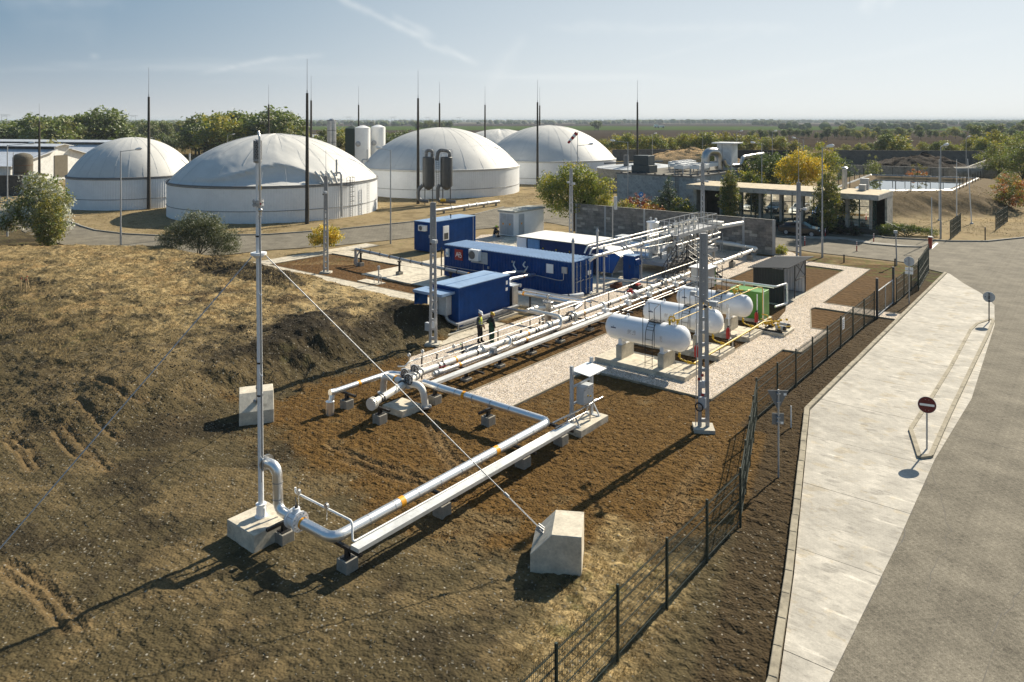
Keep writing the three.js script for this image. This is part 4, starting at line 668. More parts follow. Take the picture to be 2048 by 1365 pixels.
{ // near module with canopy
const [u0, u1, v0, v1, h0, h1] = [-18.78, -16.6, 1.22, 6.15, 0.10, 2.5], c = thing('equipment_cabin', 'nearest blue steel cabin with a pale blue flat roof, beside the two standing workers', 'cabin', [u0, v0, 0]);
part('body', [corrugated(u0 + 0.1, u1, v0 + 0.1, v1 - 0.1, h0 + 0.14, h1 - 0.16, '+u', 0.115, 0.014), corrugated(u0, u1, v0, v1, h0 + 0.14, h1 - 0.16, '-v', 0.115, 0.014), box(u0 + 0.03, u1 - 0.03, v0 + 0.03, v1 - 0.03, h0 + 0.05, h1 - 0.05)], M.blue, c);
part('frame', frameOf(u0 - 0.01, u1 + 0.012, v0 - 0.012, v1 + 0.01, h0, h1, 0.15), M.blue, c);
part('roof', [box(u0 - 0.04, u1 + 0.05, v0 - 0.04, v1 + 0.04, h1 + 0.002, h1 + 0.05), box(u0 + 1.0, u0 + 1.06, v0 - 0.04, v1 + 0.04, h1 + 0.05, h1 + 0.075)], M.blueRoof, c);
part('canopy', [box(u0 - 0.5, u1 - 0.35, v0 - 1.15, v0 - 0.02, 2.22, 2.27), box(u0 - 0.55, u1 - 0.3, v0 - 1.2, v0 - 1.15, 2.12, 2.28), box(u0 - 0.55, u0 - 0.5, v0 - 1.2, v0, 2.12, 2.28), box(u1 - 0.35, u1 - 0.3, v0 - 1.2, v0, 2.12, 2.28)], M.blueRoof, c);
part('wind_screen', [box(u0 - 0.5, u0 - 0.44, v0 - 1.1, v0, 0.0, 2.12), box(u0 - 0.5, u1 - 1.2, v0 - 0.05, v0 - 0.015, 0.1, 0.6)], M.blue, c);
const cab = part('control_cabinet', rbox(u0 + 0.45, u1 - 0.55, v0 - 0.5, v0 - 0.03, 0.85, 2.0, 0.02), M.greyPaint, c); part('door_gap', [box(u0 + 0.95, u0 + 0.97, v0 - 0.505, v0 - 0.5, 0.88, 1.97)], M.blackSteel, cab); part('lock', [1.1, 1.6].map((h) => cyl(P(u0 + 0.9, v0 - 0.5, h), P(u0 + 0.9, v0 - 0.53, h), 0.035, 0.035, 8)), M.blackSteel, cab);
part('cable_duct', [sweep([P(u0 + 1.4, v0 - 0.3, 0.85), P(u0 + 1.6, v0 - 0.35, 0.55), P(u1 + 0.05, v0 - 0.2, 0.36)], 0.1, 6, 0.2)], M.galv, c);
part('plinth', box(u0 - 0.6, u1 + 0.5, v0 - 1.4, v1 + 0.3, -0.2, 0.09), M.concrete, c); part('step', box(u0 - 0.3, u1 - 0.2, v0 - 1.95, v0 - 1.4, -0.2, 0.05), M.concrete, c);
part('placard', [box(u1 + 0.014, u1 + 0.02, v1 - 0.42, v1 - 0.2, 1.55, 1.75), box(u1 + 0.014, u1 + 0.02, v1 - 0.38, v1 - 0.2, 1.95, 2.2)], M.whitePaint, c);
part('base_panel', box(u1 + 0.1, u1 + 0.14, v0 + 0.3, v1 + 0.6, 0.09, 0.26), M.galv, c);
const s = thing('steel_box', 'tall stainless steel duct box at the far end of the near blue cabin', 'duct box', [u0 + 1.2, v1 + 0.2, 0]); part('casing', rbox(u0 + 0.9, u1 + 0.15, v1 + 0.15, v1 + 0.75, 0.1, 1.75, 0.03), M.stainless, s); part('panel', [box(u1 + 0.155, u1 + 0.17, v1 + 0.22, v1 + 0.68, 0.25, 1.6)], M.stainless, s); part('lid', box(u0 + 0.85, u1 + 0.2, v1 + 0.1, v1 + 0.8, 1.75, 1.79), M.alu, s);
const w = thing('cable_tray', 'pale covered cable tray running along the foot of the near blue cabin', 'cable tray', [u1 + 0.35, v0, 0]); part('tray', [box(u1 + 0.2, u1 + 0.44, v0 - 0.5, v1 + 0.5, 0.42, 0.52)], M.galv, w); part('leg', [0, 1.4, 2.8, 4.2, 5.3].map((k) => box(u1 + 0.28, u1 + 0.34, v0 - 0.4 + k, v0 - 0.34 + k, -0.1, 0.42)), M.galv, w); part('second_tray', box(u1 + 0.24, u1 + 0.4, v0 - 0.3, v1 + 0.3, 0.22, 0.27), M.galv, w);
}
{ // office container at the back with window
const [u0, u1, v0, v1, h0, h1] = [-38.65, -36.5, 18.95, 25.5, 0.08, 2.85], c = thing('office_container', 'blue office container with a small white window, at the back by the ring road', 'container', [u0, v0, 0]);
part('body', [corrugated(u0, u1, v0 + 0.1, v1 - 0.1, h0 + 0.12, h1 - 0.12, '+u', 0.2, 0.02), corrugated(u0 + 0.1, u1 - 0.1, v0, v1, h0 + 0.12, h1 - 0.12, '-v', 0.2, 0.02), box(u0 + 0.05, u1 - 0.05, v0 + 0.05, v1 - 0.05, h0 + 0.03, h1 - 0.05)], M.blue, c);
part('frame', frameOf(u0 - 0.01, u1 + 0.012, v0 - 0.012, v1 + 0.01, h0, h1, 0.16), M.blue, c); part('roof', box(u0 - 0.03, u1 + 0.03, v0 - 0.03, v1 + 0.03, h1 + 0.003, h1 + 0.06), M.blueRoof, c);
const w = part('window', [box(u1, u1 + 0.06, v0 + 1.75, v0 + 2.55, 0.95, 2.35)], M.whitePaint, c); part('pane', box(u1 + 0.05, u1 + 0.068, v0 + 1.86, v0 + 2.44, 1.05, 1.65), M.darkGlass, w); part('roller_blind', box(u1 + 0.061, u1 + 0.075, v0 + 1.84, v0 + 2.46, 1.68, 2.28), M.whitePaint, w);
const b = part('air_conditioner', rbox(u0 + 0.9, u1 - 0.35, v0 - 0.4, v0 - 0.02, 2.05, 2.6, 0.03), M.whitePaint, c); part('fan_grille', [new THREE.TorusGeometry(0.2, 0.02, 5, 18).translate(u0 + 1.25, 2.33, -(v0 - 0.42)), new THREE.CylinderGeometry(0.19, 0.19, 0.01, 18).rotateX(Math.PI / 2).translate(u0 + 1.25, 2.33, -(v0 - 0.405))], M.galvDark, b);
part('downpipe', [cyl(P(u1 + 0.05, v1 - 0.4, 0.1), P(u1 + 0.05, v1 - 0.4, h1), 0.035, 0.035, 7), cyl(P(u1 + 0.05, v0 + 0.5, 0.1), P(u1 + 0.05, v0 + 0.5, h1), 0.03, 0.03, 7)], M.galv, c); part('roof_vent', [cyl(P(u1 - 0.5, v0 + 3.4, h1), P(u1 - 0.5, v0 + 3.4, h1 + 0.35), 0.05), new THREE.SphereGeometry(0.1, 8, 6).translate(u1 - 0.5, h1 + 0.4, -(v0 + 3.4))], M.blackSteel, c);
}
{ // transformer station
const [u0, u1, v0, v1, h1] = [-38.2, -36.05, 31.4, 36.8, 2.62], c = thing('transformer_station', 'small white transformer station with louvred grey doors, before the ring road', 'transformer station', [u0, v0, 0]);
part('body', rbox(u0, u1, v0, v1, 0.05, h1, 0.04), M.whitePaint, c); part('roof', rbox(u0 - 0.14, u1 + 0.14, v0 - 0.14, v1 + 0.14, h1, h1 + 0.2, 0.04), mat('paleRoof', [0.56, 0.58, 0.56], { rough: 0.7, map: texConc }), c);
const lou = (a, b, face) => { const g = []; for (let h = 0.35; h < 2.3; h += 0.09) if (h < 1.25 || h > 1.42) g.push(face === 'v' ? box(a + 0.06, b - 0.06, v0 - 0.05, v0 - 0.025, h, h + 0.05) : box(u1 + 0.025, u1 + 0.05, a + 0.06, b - 0.06, h, h + 0.05)); return g; };
for (const [a, b] of [[u0 + 0.15, u0 + 1.05], [u0 + 1.09, u0 + 1.99]]) { const d = part('door', [box(a, b, v0 - 0.03, v0, 0.2, 2.45)], M.greyPaint, c); part('louvre', lou(a, b, 'v'), M.greyPaint, d); part('warning_sign', box((a + b) / 2 - 0.1, (a + b) / 2 + 0.1, v0 - 0.056, v0 - 0.05, 1.25, 1.45), M.orange, d); }
const d = part('door', [box(u1, u1 + 0.03, v0 + 0.75, v0 + 1.7, 0.2, 2.4)], M.greyPaint, c); part('louvre', lou(v0 + 0.75, v0 + 1.7, 'u'), M.greyPaint, d); part('warning_sign', box(u1 + 0.05, u1 + 0.056, v0 + 1.1, v0 + 1.3, 1.28, 1.48), M.orange, d);
}
{ // white and blue machine enclosure behind the long container
const [u0, u1, v0, v1, h1] = [-25.4, -18.7, 18.7, 21.3, 2.6], c = thing('machine_enclosure', 'blue machine enclosure with a white panelled roof and pale end panel, behind the long container', 'enclosure', [u0, v0, 0]);
part('body', [box(u0 + 0.1, u1, v0 + 0.12, v1, 0.1, h1 - 0.05)], M.blueDark, c); part('end_panel', [slab([[u0 - 0.4, v0], [u0 + 0.6, v0 + 0.02], [u0 + 0.6, v0 + 0.1], [u0 - 0.4, v0 + 0.1]], 0.1, h1 - 0.02)], M.whitePaint, c); part('corner_panel', box(u0 + 0.75, u0 + 2.0, v0 + 0.03, v0 + 0.1, 0.1, h1 - 0.05), M.paleBlue ?? mat('paleBlue', [0.17, 0.38, 0.62], { rough: 0.35, map: texWear }), c);
for (let k = 0; k < 5; k++) part('roof_panel', box(u0 - 0.4 + k * 1.42 + 0.012, u0 - 0.4 + (k + 1) * 1.42 - 0.012, v0 - 0.1, v1 + 1.6, h1 + 0.01, h1 + 0.09), M.roofWhite ?? mat('roofWhite', [0.84, 0.83, 0.79], { rough: 0.7, map: texSoft }), c); part('gutter', [cyl(P(u0 - 0.4, v0 - 0.12, h1 + 0.05), P(u1, v0 - 0.12, h1 + 0.05), 0.045, 0.045, 6)], M.galvDark, c);
part('lamp', [0.35, 0.55, 0.75].map((k) => new THREE.SphereGeometry(0.07, 8, 6).translate(mix(u0, u1, k), 1.9, -(v0 + 0.06))), M.yellow, c);
}
{ // cooler housing and cabinet
const c = thing('cooler_housing', 'bright blue steel hood with a slanted grey ribbed end, right of the long container', 'cooler', [-17.5, 20, 0]);
const prof = [[-18.6, 0.35], [-17.1, 0.35], [-16.35, 1.75], [-17.2, 2.12], [-18.6, 2.12]];
part('hood', new THREE.ExtrudeGeometry(new THREE.Shape(prof.map((p) => new THREE.Vector2(...p))), { depth: 2.2, bevelEnabled: false }).translate(0, 0, -22.2), mat('brightBlue', [0.012, 0.115, 0.42], { rough: 0.28, map: texWear }), c);
part('top_sheet', [beam(P(-18.6, 21.1, 2.15), P(-17.2, 21.1, 2.15), 2.26, 0.03), beam(P(-17.2, 21.1, 2.15), P(-16.33, 21.1, 1.78), 2.26, 0.03)], M.whitePaint, c); const rib = []; for (let k = 0; k < 9; k++) { const v = 20.1 + k * 0.25; rib.push(beam(P(-17.05, v, 0.36), P(-16.3, v, 1.74), 0.1, 0.04)); } part('ribbed_end', rib, M.galv, c);
part('seam', [-18.2, -17.8, -17.35].map((u) => box(u, u + 0.04, 19.985, 20.0, 0.37, 2.1)), M.blueRoof, c); part('leg', [[-18.4, 20.1], [-17.2, 20.1], [-18.4, 22], [-17.2, 22]].map(([u, v]) => box(u, u + 0.1, v, v + 0.1, -0.05, 0.36)), M.galv, c);
const k = thing('electrical_cabinet', 'plain dark blue electrical cabinet standing alone right of the cooler hood', 'cabinet', [-15.4, 20.2, 0]); part('body', rbox(-15.95, -14.95, 19.8, 20.65, 0.05, 1.95, 0.02), M.blue, k); part('roof', rbox(-16.0, -14.9, 19.75, 20.7, 1.95, 2.0, 0.01), M.blueRoof, k); part('control_hood', new THREE.ExtrudeGeometry(new THREE.Shape([[0, 0], [0.3, 0.1], [0.3, 0.35], [0, 0.55]].map((p) => new THREE.Vector2(...p))), { depth: 0.6, bevelEnabled: false }).translate(-14.95, 1.2, -20.5), M.blue, k); part('door_seam', [box(-15.45, -15.43, 19.79, 19.8, 0.1, 1.9)], M.blueDark, k); part('handle', box(-15.35, -15.3, 19.76, 19.8, 1.0, 1.25), M.blackSteel, k);
}
// block noise wall
{
const w = thing('noise_wall', 'long grey block screen wall with steel posts behind the process skid', 'wall', [-21.5, 38.3, 0]), us = [-32.6, -28.8, -24.0, -18.6, -13.3, -10.4], H = 3.3, v = 38.3;
const tones = [[0.36, 0.34, 0.335], [0.29, 0.28, 0.28], [0.42, 0.40, 0.385], [0.33, 0.31, 0.30], [0.62, 0.59, 0.56]].map((c, i) => mat('block' + i, c, { rough: 0.95, map: texConc, bump: texGrain, bs: 0.012 }));
us.forEach((u) => part('post', [box(u - 0.11, u + 0.11, v - 0.12, v - 0.10, -0.2, H), box(u - 0.11, u + 0.11, v + 0.10, v + 0.12, -0.2, H), box(u - 0.02, u + 0.02, v - 0.1, v + 0.1, -0.2, H)], M.galv, w));
for (let k = 0; k < us.length - 1; k++) {
const a = us[k] + 0.03, b = us[k + 1] - 0.03, base = part('base_beam', rbox(a, b, v - 0.085, v + 0.085, -0.2, 0.42, 0.02), M.greyConcrete, w), core = part('panel', box(a, b, v - 0.03, v + 0.03, 0.42, H - 0.06), M.darkConcrete, w);
const rows = 10, rh = (H - 0.5) / rows, far = k < 2, g = [[], [], [], [], []];
for (let r = 0; r < rows; r++) { let u = a; while (u < b - 0.05) { const l = Math.min(b - u, rr(0.5, 0.85)); const q = rnd() < 0.09 ? 4 : (rnd() * 4) | 0, out = rr(0.055, 0.085), G0 = [box(u + 0.006, u + l - 0.006, v - out, v - 0.03, 0.425 + r * rh, 0.42 + (r + 1) * rh - 0.008), box(u + 0.006, u + l - 0.006, v + 0.03, v + out, 0.425 + r * rh, 0.42 + (r + 1) * rh - 0.008)]; if (far) g[q].push(...G0); else part('block', G0, tones[q], core); u += l; } }
if (far) g.forEach((l, q) => { if (l.length) part('blocks', l, tones[q], core).userData.kind = 'stuff'; });
part('coping', box(a, b, v - 0.1, v + 0.1, H - 0.055, H + 0.0), M.greyConcrete, w);
}
}
// the glazed gate office
mat('mirrorGlass', [0.80, 0.82, 0.76], { rough: 0.02, metal: 0.95 });
mat('tealFrame', [0.02, 0.075, 0.065], { rough: 0.4 });
mat('render', [0.66, 0.655, 0.64], { rough: 0.85, map: texConc });
{
const u0 = -26.8, u1 = -5.1, f = 57.6, H = 4.55, c = thing('gate_office', 'long flat-roofed office pavilion with a glazed front, at the right behind the road', 'building', [-16, 59, 0]);
part('roof', [box(u0 - 0.6, u1, 55.4, 62.6, H - 0.55, H)], M.render, c); part('roof_sheet', box(u0 - 0.5, u1 - 0.1, 55.5, 62.5, H + 0.004, H + 0.03), mat('roofFelt', [0.74, 0.64, 0.48], { rough: 0.9, map: texConc }), c);
part('floor_slab', box(u0, u1 - 0.4, 56.6, 62.2, -0.2, 0.62), M.darkConcrete, c); part('end_wall', [box(u1 - 0.25, u1 - 0.02, 59.6, 62.4, -0.2, H - 0.56), box(u0, u0 + 0.35, 56.4, 62.3, -0.2, H - 0.56)], M.render, c); part('back_wall', box(u0 + 0.35, u1 - 0.25, 61.9, 62.3, 0.6, H - 0.56), M.darkConcrete, c);
const n = 7, step = (u1 - 1.2 - (u0 + 3.2)) / n; part('recess_wall', box(u0 + 0.36, u0 + 3.4, 59.4, 59.6, 0.62, H - 0.56), M.darkConcrete, c);
for (let k = 0; k <= n; k++) part('column', box(u0 + 3.2 + k * step - 0.14, u0 + 3.2 + k * step + 0.14, f - 0.42, f - 0.14, 0.6, H - 0.56), M.render, c); part('column', box(u0 + 0.1, u0 + 0.5, 56.0, 56.4, -0.2, H - 0.56), M.render, c);
for (let k = 0; k < n; k++) for (let s = 0; s < 2; s++) {
const a = u0 + 3.2 + (k + s / 2) * step, b = a + step / 2, w = part('window', [box(a, a + 0.07, f - 0.03, f + 0.06, 0.62, H - 0.56), box(b - 0.07, b, f - 0.03, f + 0.06, 0.62, H - 0.56), ...[0.62, 1.45, 3.0, H - 0.63].map((h) => box(a + 0.07, b - 0.07, f - 0.03, f + 0.06, h, h + 0.07))], M.tealFrame, c);
for (const [h0, h1] of [[0.69, 1.45], [1.52, 3.0], [3.07, H - 0.63]]) part('pane', box(a + 0.07, b - 0.07, f + 0.005, f + 0.02, h0, h1), M.mirrorGlass, w);
}
for (let k = 0; k < 2; k++) { const a = f + 0.06 + k * 1.0, w = part('window', [box(u1 - 1.22, u1 - 1.14, a, a + 0.07, 0.62, H - 0.56), box(u1 - 1.22, u1 - 1.14, a + 0.93, a + 1.0, 0.62, H - 0.56), ...[0.62, 1.45, 3.0, H - 0.63].map((h) => box(u1 - 1.22, u1 - 1.14, a + 0.07, a + 0.93, h, h + 0.07))], M.tealFrame, c); for (const [h0, h1] of [[0.69, 1.45], [1.52, 3.0], [3.07, H - 0.63]]) part('pane', box(u1 - 1.19, u1 - 1.17, a + 0.07, a + 0.93, h0, h1), M.mirrorGlass, w); }
part('flue', [cyl(P(u1 - 5.0, 61.5, H), P(u1 - 5.0, 61.5, H + 2.3), 0.28, 0.28, 14), lathe([[0.38, 0], [0.38, 0.06], [0.01, 0.2]], P(u1 - 5.0, 61.5, H + 2.45), 14)], M.stainless, c); part('roof_unit', [rbox(u1 - 3.0, u1 - 2.3, 59.5, 60.2, H + 0.05, H + 0.75, 0.03), rbox(u1 - 3.3, u1 - 2.4, 61.4, 62.0, H + 0.05, H + 1.35, 0.03)], M.galv, c);
part('steps', [0, 1, 2].map((k) => box(u1 - 0.4, u1 + 0.6 + k * 0.3, 58.2, 59.4, -0.2, 0.6 - k * 0.18)), M.concrete, c); part('handrail', [beam(P(u1 + 0.1, 58.1, 1.5), P(u1 + 2.0, 58.1, 0.7), 0.05), ...[0.1, 1.0, 2.0].map((k) => beam(P(u1 + k, 58.1, 0), P(u1 + k, 58.1, 1.55 - k * 0.42), 0.05))], M.tealFrame, c);
part('balustrade', [box(u0 + 3.3, u0 + 5.4, 57.0, 57.06, 1.45, 1.52), box(u0 + 3.3, u0 + 5.4, 57.0, 57.06, 0.7, 0.77), beam(P(u0 + 3.3, 57.03, 0.72), P(u0 + 4.35, 57.03, 1.5), 0.05), beam(P(u0 + 4.35, 57.03, 0.72), P(u0 + 3.3, 57.03, 1.5), 0.05), beam(P(u0 + 4.35, 57.03, 0.72), P(u0 + 5.4, 57.03, 1.5), 0.05), beam(P(u0 + 5.4, 57.03, 0.72), P(u0 + 4.35, 57.03, 1.5), 0.05), ...[3.3, 4.35, 5.4].map((k) => box(u0 + k - 0.03, u0 + k + 0.03, 57.0, 57.06, 0.62, 1.5))], mat('tealPaint', [0.04, 0.20, 0.19], { rough: 0.5 }), c);
part('plinth_front', box(u0 + 3, u1 - 1.0, 56.45, 56.6, -0.2, 0.5), M.darkConcrete, c);
}
// the plant building with roof machinery
{
const [u0, u1, v0, v1, H] = [-41, -29.2, 61.5, 88, 5.1], c = thing('plant_building', 'grey rendered flat-roofed plant building with coolers and ducts on its roof', 'building', [u0, v0, 0]);
part('wall', [box(u0, u1, v0, v0 + 0.3, -0.2, H), box(u0, u0 + 0.3, v0 + 0.3, v1, -0.2, H), box(u1 - 0.3, u1, v0 + 0.3, v1, -0.2, H), box(u0 + 0.3, u1 - 0.3, v1 - 0.3, v1, -0.2, H)], mat('blueRender', [0.46, 0.55, 0.64], { rough: 0.85, map: texConc }), c);
part('roof', box(u0 + 0.01, u1 - 0.01, v0 + 0.01, v1 - 0.01, H - 0.15, H + 0.02), mat('roofGrey', [0.21, 0.20, 0.175], { rough: 0.95, map: texConc }), c); part('roof_edge', [box(u0 - 0.15, u1 + 0.15, v0 - 0.15, v0 + 0.02, H - 0.12, H + 0.06), box(u1 - 0.02, u1 + 0.15, v0 + 0.02, v1 + 0.1, H - 0.12, H + 0.06)], M.galvDark, c);
part('door', [box(u1 + 0.0, u1 + 0.05, v0 + 1.0, v0 + 2.2, 0, 2.6)], M.whitePaint, c); part('window', [box(u1, u1 + 0.05, v0 + 6, v0 + 7.2, 2.6, 4.2), box(u1, u1 + 0.05, v0 + 10, v0 + 11.2, 2.6, 4.2)], M.darkGlass, c); part('ladder', [beam(P(u1 - 2.6, v0 - 0.12, 0.3), P(u1 - 2.6, v0 - 0.12, H + 1), 0.05), beam(P(u1 - 2.2, v0 - 0.12, 0.3), P(u1 - 2.2, v0 - 0.12, H + 1), 0.05), ...[...Array(15)].map((_, i) => box(u1 - 2.6, u1 - 2.2, v0 - 0.14, v0 - 0.1, 0.5 + i * 0.33, 0.53 + i * 0.33))], M.galvDark, c);
const eq = (name, label, cat, geo, m) => { const o = solo(name, geo.map((g) => g.applyMatrix4(new THREE.Matrix4().makeRotationY(-TH)).translate(OX, 0, -OD)), m, label, cat); return o; };
const du = thing('air_handler', 'dark green-grey box unit at the left front of the plant building roof', 'air handler', [-38, 64, H]); part('lower_box', rbox(-39.5, -36.6, 63, 65.4, H + 0.05, H + 1.1, 0.03), mat('slate', [0.055, 0.075, 0.082], { rough: 0.5, map: texWear }), du); part('upper_box', rbox(-39.3, -36.9, 63.2, 65.2, H + 1.1, H + 2.5, 0.03), M.slate, du);
const cool = (u, v, w, l, label) => { const t = thing('roof_cooler', label, 'cooler', [u, v, H]); part('casing', box(u, u + w, v, v + l, H + 0.75, H + 1.25), M.whitePaint, t); part('leg', [[u, v], [u + w - 0.1, v], [u, v + l - 0.1], [u + w - 0.1, v + l - 0.1]].map(([a, b]) => box(a, a + 0.1, b, b + 0.1, H, H + 0.75)), M.galv, t); part('fan', [...Array(Math.max(2, Math.round(l / 1.2)))].map((_, i, A) => cyl(P(u + w / 2, v + (i + 0.5) * l / A.length, H + 1.25), P(u + w / 2, v + (i + 0.5) * l / A.length, H + 1.36), Math.min(w, 1.2) * 0.42, Math.min(w, 1.2) * 0.42, 16)), M.galv, t); };
cool(-36, 68, 2.2, 5, 'white fan cooler on legs in the middle of the plant building roof'); cool(-33.2, 70, 2.0, 5, 'white fan cooler right of the middle on the plant building roof'); cool(-33.4, 64.2, 1.4, 2.6, 'small white fan cooler at the front edge of the plant building roof'); cool(-31.6, 65.4, 1.4, 3.4, 'small white fan cooler nearest the right roof corner'); cool(-38.2, 72, 1.8, 6, 'white fan cooler at the back left of the plant building roof');
const ex = thing('exhaust_tower', 'square pale grey exhaust tower with a bright curved duct on the roof', 'exhaust tower', [-31, 77, H]); part('tower', rbox(-32.2, -29.9, 76.2, 78.6, H, H + 4.0, 0.04), mat('paleTower', [0.75, 0.79, 0.81], { rough: 0.5, map: texWear }), ex); part('cap', rbox(-32.8, -29.3, 75.6, 79.2, H + 4.0, H + 4.2, 0.03), M.whitePaint, ex); part('duct', [sweep([P(-32.4, 72.5, H + 0.2), P(-32.4, 72.5, H + 2.9), P(-31.4, 75.0, H + 2.9), P(-31.4, 75.0, H + 0.2)], 0.62, 14, 1.2), sweep([P(-30.6, 75, H + 1.6), P(-30.4, 75.4, H + 0.7), P(-29.6, 79, H + 0.7), P(-29.6, 80, H + 1.9), P(-29.4, 88, H + 2.1)], 0.30, 12, 0.5)], M.stainless, ex); part('seam', [box(-31.4, -31.35, 76.17, 76.2, H, H + 4)], M.galvDark, ex);
for (let k = 0; k < 14; k++) { const o = solo('roof_weight', new THREE.BoxGeometry(0.25, 0.16, 0.25), M.blackSteel, 'small black weight on the edge of the plant building roof', 'roof weight', 'roof edge weights'); o.position.copy(k < 9 ? S(mix(u0 + 0.6, u1 - 0.5, k / 8), v0 + 0.25, H + 0.11) : S(u1 - 0.3, v0 + 2 + (k - 9) * 3.5, H + 0.11)); o.rotation.y = -TH; }
const tk = spot('low_tank', 'low round grey concrete tank with a pale lid, left of the plant building', 'tank', Wp(at(1290, 142), 142, 0)); part('wall', lathe([[9, -0.2], [9, 3.6], [8.8, 3.7]], V3(0, 0, 0), 40), mat('tankGrey', [0.55, 0.53, 0.48], { rough: 0.8, map: texConc }), tk); part('lid', lathe([[9.1, 3.7], [0.01, 4.7]], V3(0, 0, 0), 40), M.greyPaint, tk); part('pipework', [sweep([V3(-9.2, 0.4, 3), V3(-6, 2.6, 9), V3(-2, 2.8, 9.4)], 0.14, 7, 0.6), cyl(V3(-4, 3.8, 3), V3(-4, 6.2, 3), 0.5), beam(V3(-8, 4.6, 2), V3(3, 5.0, 2), 0.3)], M.galvDark, tk);
const sh = spot('low_shed', 'flat pale shed roof behind the coolers of the plant building', 'shed', Wp(at(1395, 150), 150, 0), -0.4); part('wall', new THREE.BoxGeometry(26, 3, 12).translate(0, 1.3, 0), M.greyConcrete, sh); part('roof', new THREE.BoxGeometry(27, 0.25, 13).translate(0, 2.95, 0), M.roofGrey, sh);
}
// silage walls and heaps behind
{
const wall = (label, a, b, h, m, base = 0) => { const A = Wp(...a, 0), B = Wp(...b, 0), c = A.clone().add(B).multiplyScalar(0.5), t = spot('silage_wall', label, 'wall', c); const L = A.clone().sub(c), R = B.clone().sub(c), d = R.clone().sub(L), n = Math.max(2, Math.round(d.length() / 5)); for (let k = 0; k < n; k++) { const p = L.clone().addScaledVector(d, (k + 0.003) / n), q = L.clone().addScaledVector(d, (k + 0.997) / n); p.y = q.y = h / 2 - 0.15; part('wall_panel', beam(p, q, 0.4, h + 0.3), m, t); } return t; };
const bl = mat('tarred', [0.028, 0.028, 0.028], { rough: 0.85, map: texConc }), gw = mat('stainedWall', [0.20, 0.20, 0.195], { rough: 0.9, map: texConc });
wall('long grey wall behind the pale heap, left of the plant building roof', [at(1225, 235), 235], [at(1345, 240), 240], 3.4, gw); wall('black tarred silage wall behind the pale heap', [at(1345, 238), 238], [at(1612, 232), 232], 3.3, bl); wall('black short return wall at the end of the long tarred wall', [at(1612, 232), 232], [at(1615, 205), 205], 2.6, bl);
wall('stained white and black back wall of the open silage bay at the right', [at(1668, 212), 212], [at(1980, 206), 206], 4.2, gw); wall('long low grey concrete wall before the dark heap at the right', [at(1675, 170), 170], [at(1905, 158), 158], 2.6, M.greyConcrete); wall('concrete side wall of the silage bay with a railing, at the far right', [at(1985, 205), 205], [at(1928, 160), 160], 2.4, M.greyConcrete);
const heap = (name, label, pts, m, n = 0.5) => { // a mound from radial ridges
const [cx, cd] = pts[0], rx = pts[1], rd = pts[2], H = pts[3], pos = [], idx = [], na = 48, nr = 16;
for (let r = 0; r <= nr; r++) for (let a = 0; a <= na; a++) { const t = r / nr, an = a / na * Math.PI * 2, rag = 1 + (N(Math.cos(an) * 0.2 + cx, Math.sin(an) * 0.2) - 0.5) * 0.6, x = Math.cos(an) * rx * t * rag, z = Math.sin(an) * rd * t * rag; pos.push(x, H * (1 - t * t) * (0.8 + 0.4 * N(x * 0.06 + 0.2, z * 0.06)) + (N(x * 0.21, z * 0.21) - 0.5) * n * 2.2 * (1 - t) - 0.1, z); }
for (let r = 0; r < nr; r++) for (let a = 0; a < na; a++) { const p = r * (na + 1) + a; idx.push(p, p + 1, p + na + 1, p + 1, p + na + 2, p + na + 1); }
const g = new THREE.BufferGeometry(); g.setAttribute('position', new THREE.Float32BufferAttribute(pos, 3)); g.setIndex(idx); g.computeVertexNormals(); const o = solo(name, g, m, label, 'heap'); o.position.copy(Wp(cx, cd, 0));
};
heap('straw_heap', 'long pale golden heap behind the plant building', [[at(1375, 215), 215], 16, 9, 4.4], mat('paleHeap', [0.95, 0.70, 0.38], { rough: 1, map: texGravel, bump: texGravelB, bs: 0.2 })); heap('straw_heap', 'smaller pale heap right of the round dark shrub, behind the plant building', [[at(1462, 190), 190], 7, 6, 2.8], M.paleHeap); heap('dark_heap', 'dark brown manure heap inside the silage bay at the right', [[at(1838, 185), 185], 15, 7, 4.0], mat('manure', [0.075, 0.05, 0.03], { rough: 1, map: texGravel, bump: texGravelB, bs: 0.25 }));
const pile = spot('horizontal_tank', 'long grey cylindrical tank lying behind the pond at the right', 'tank', Wp(at(1950, 150), 150, 0)); part('shell', sweep([V3(-4.4, 2.1, 0), V3(4.4, 2.1, -1)], 1.2, 20), M.greyConcrete, pile); part('cradle', [-3, 0, 3].map((x) => new THREE.BoxGeometry(0.5, 1.2, 2).translate(x, 0.5, -0.5)), M.greyConcrete, pile);
}
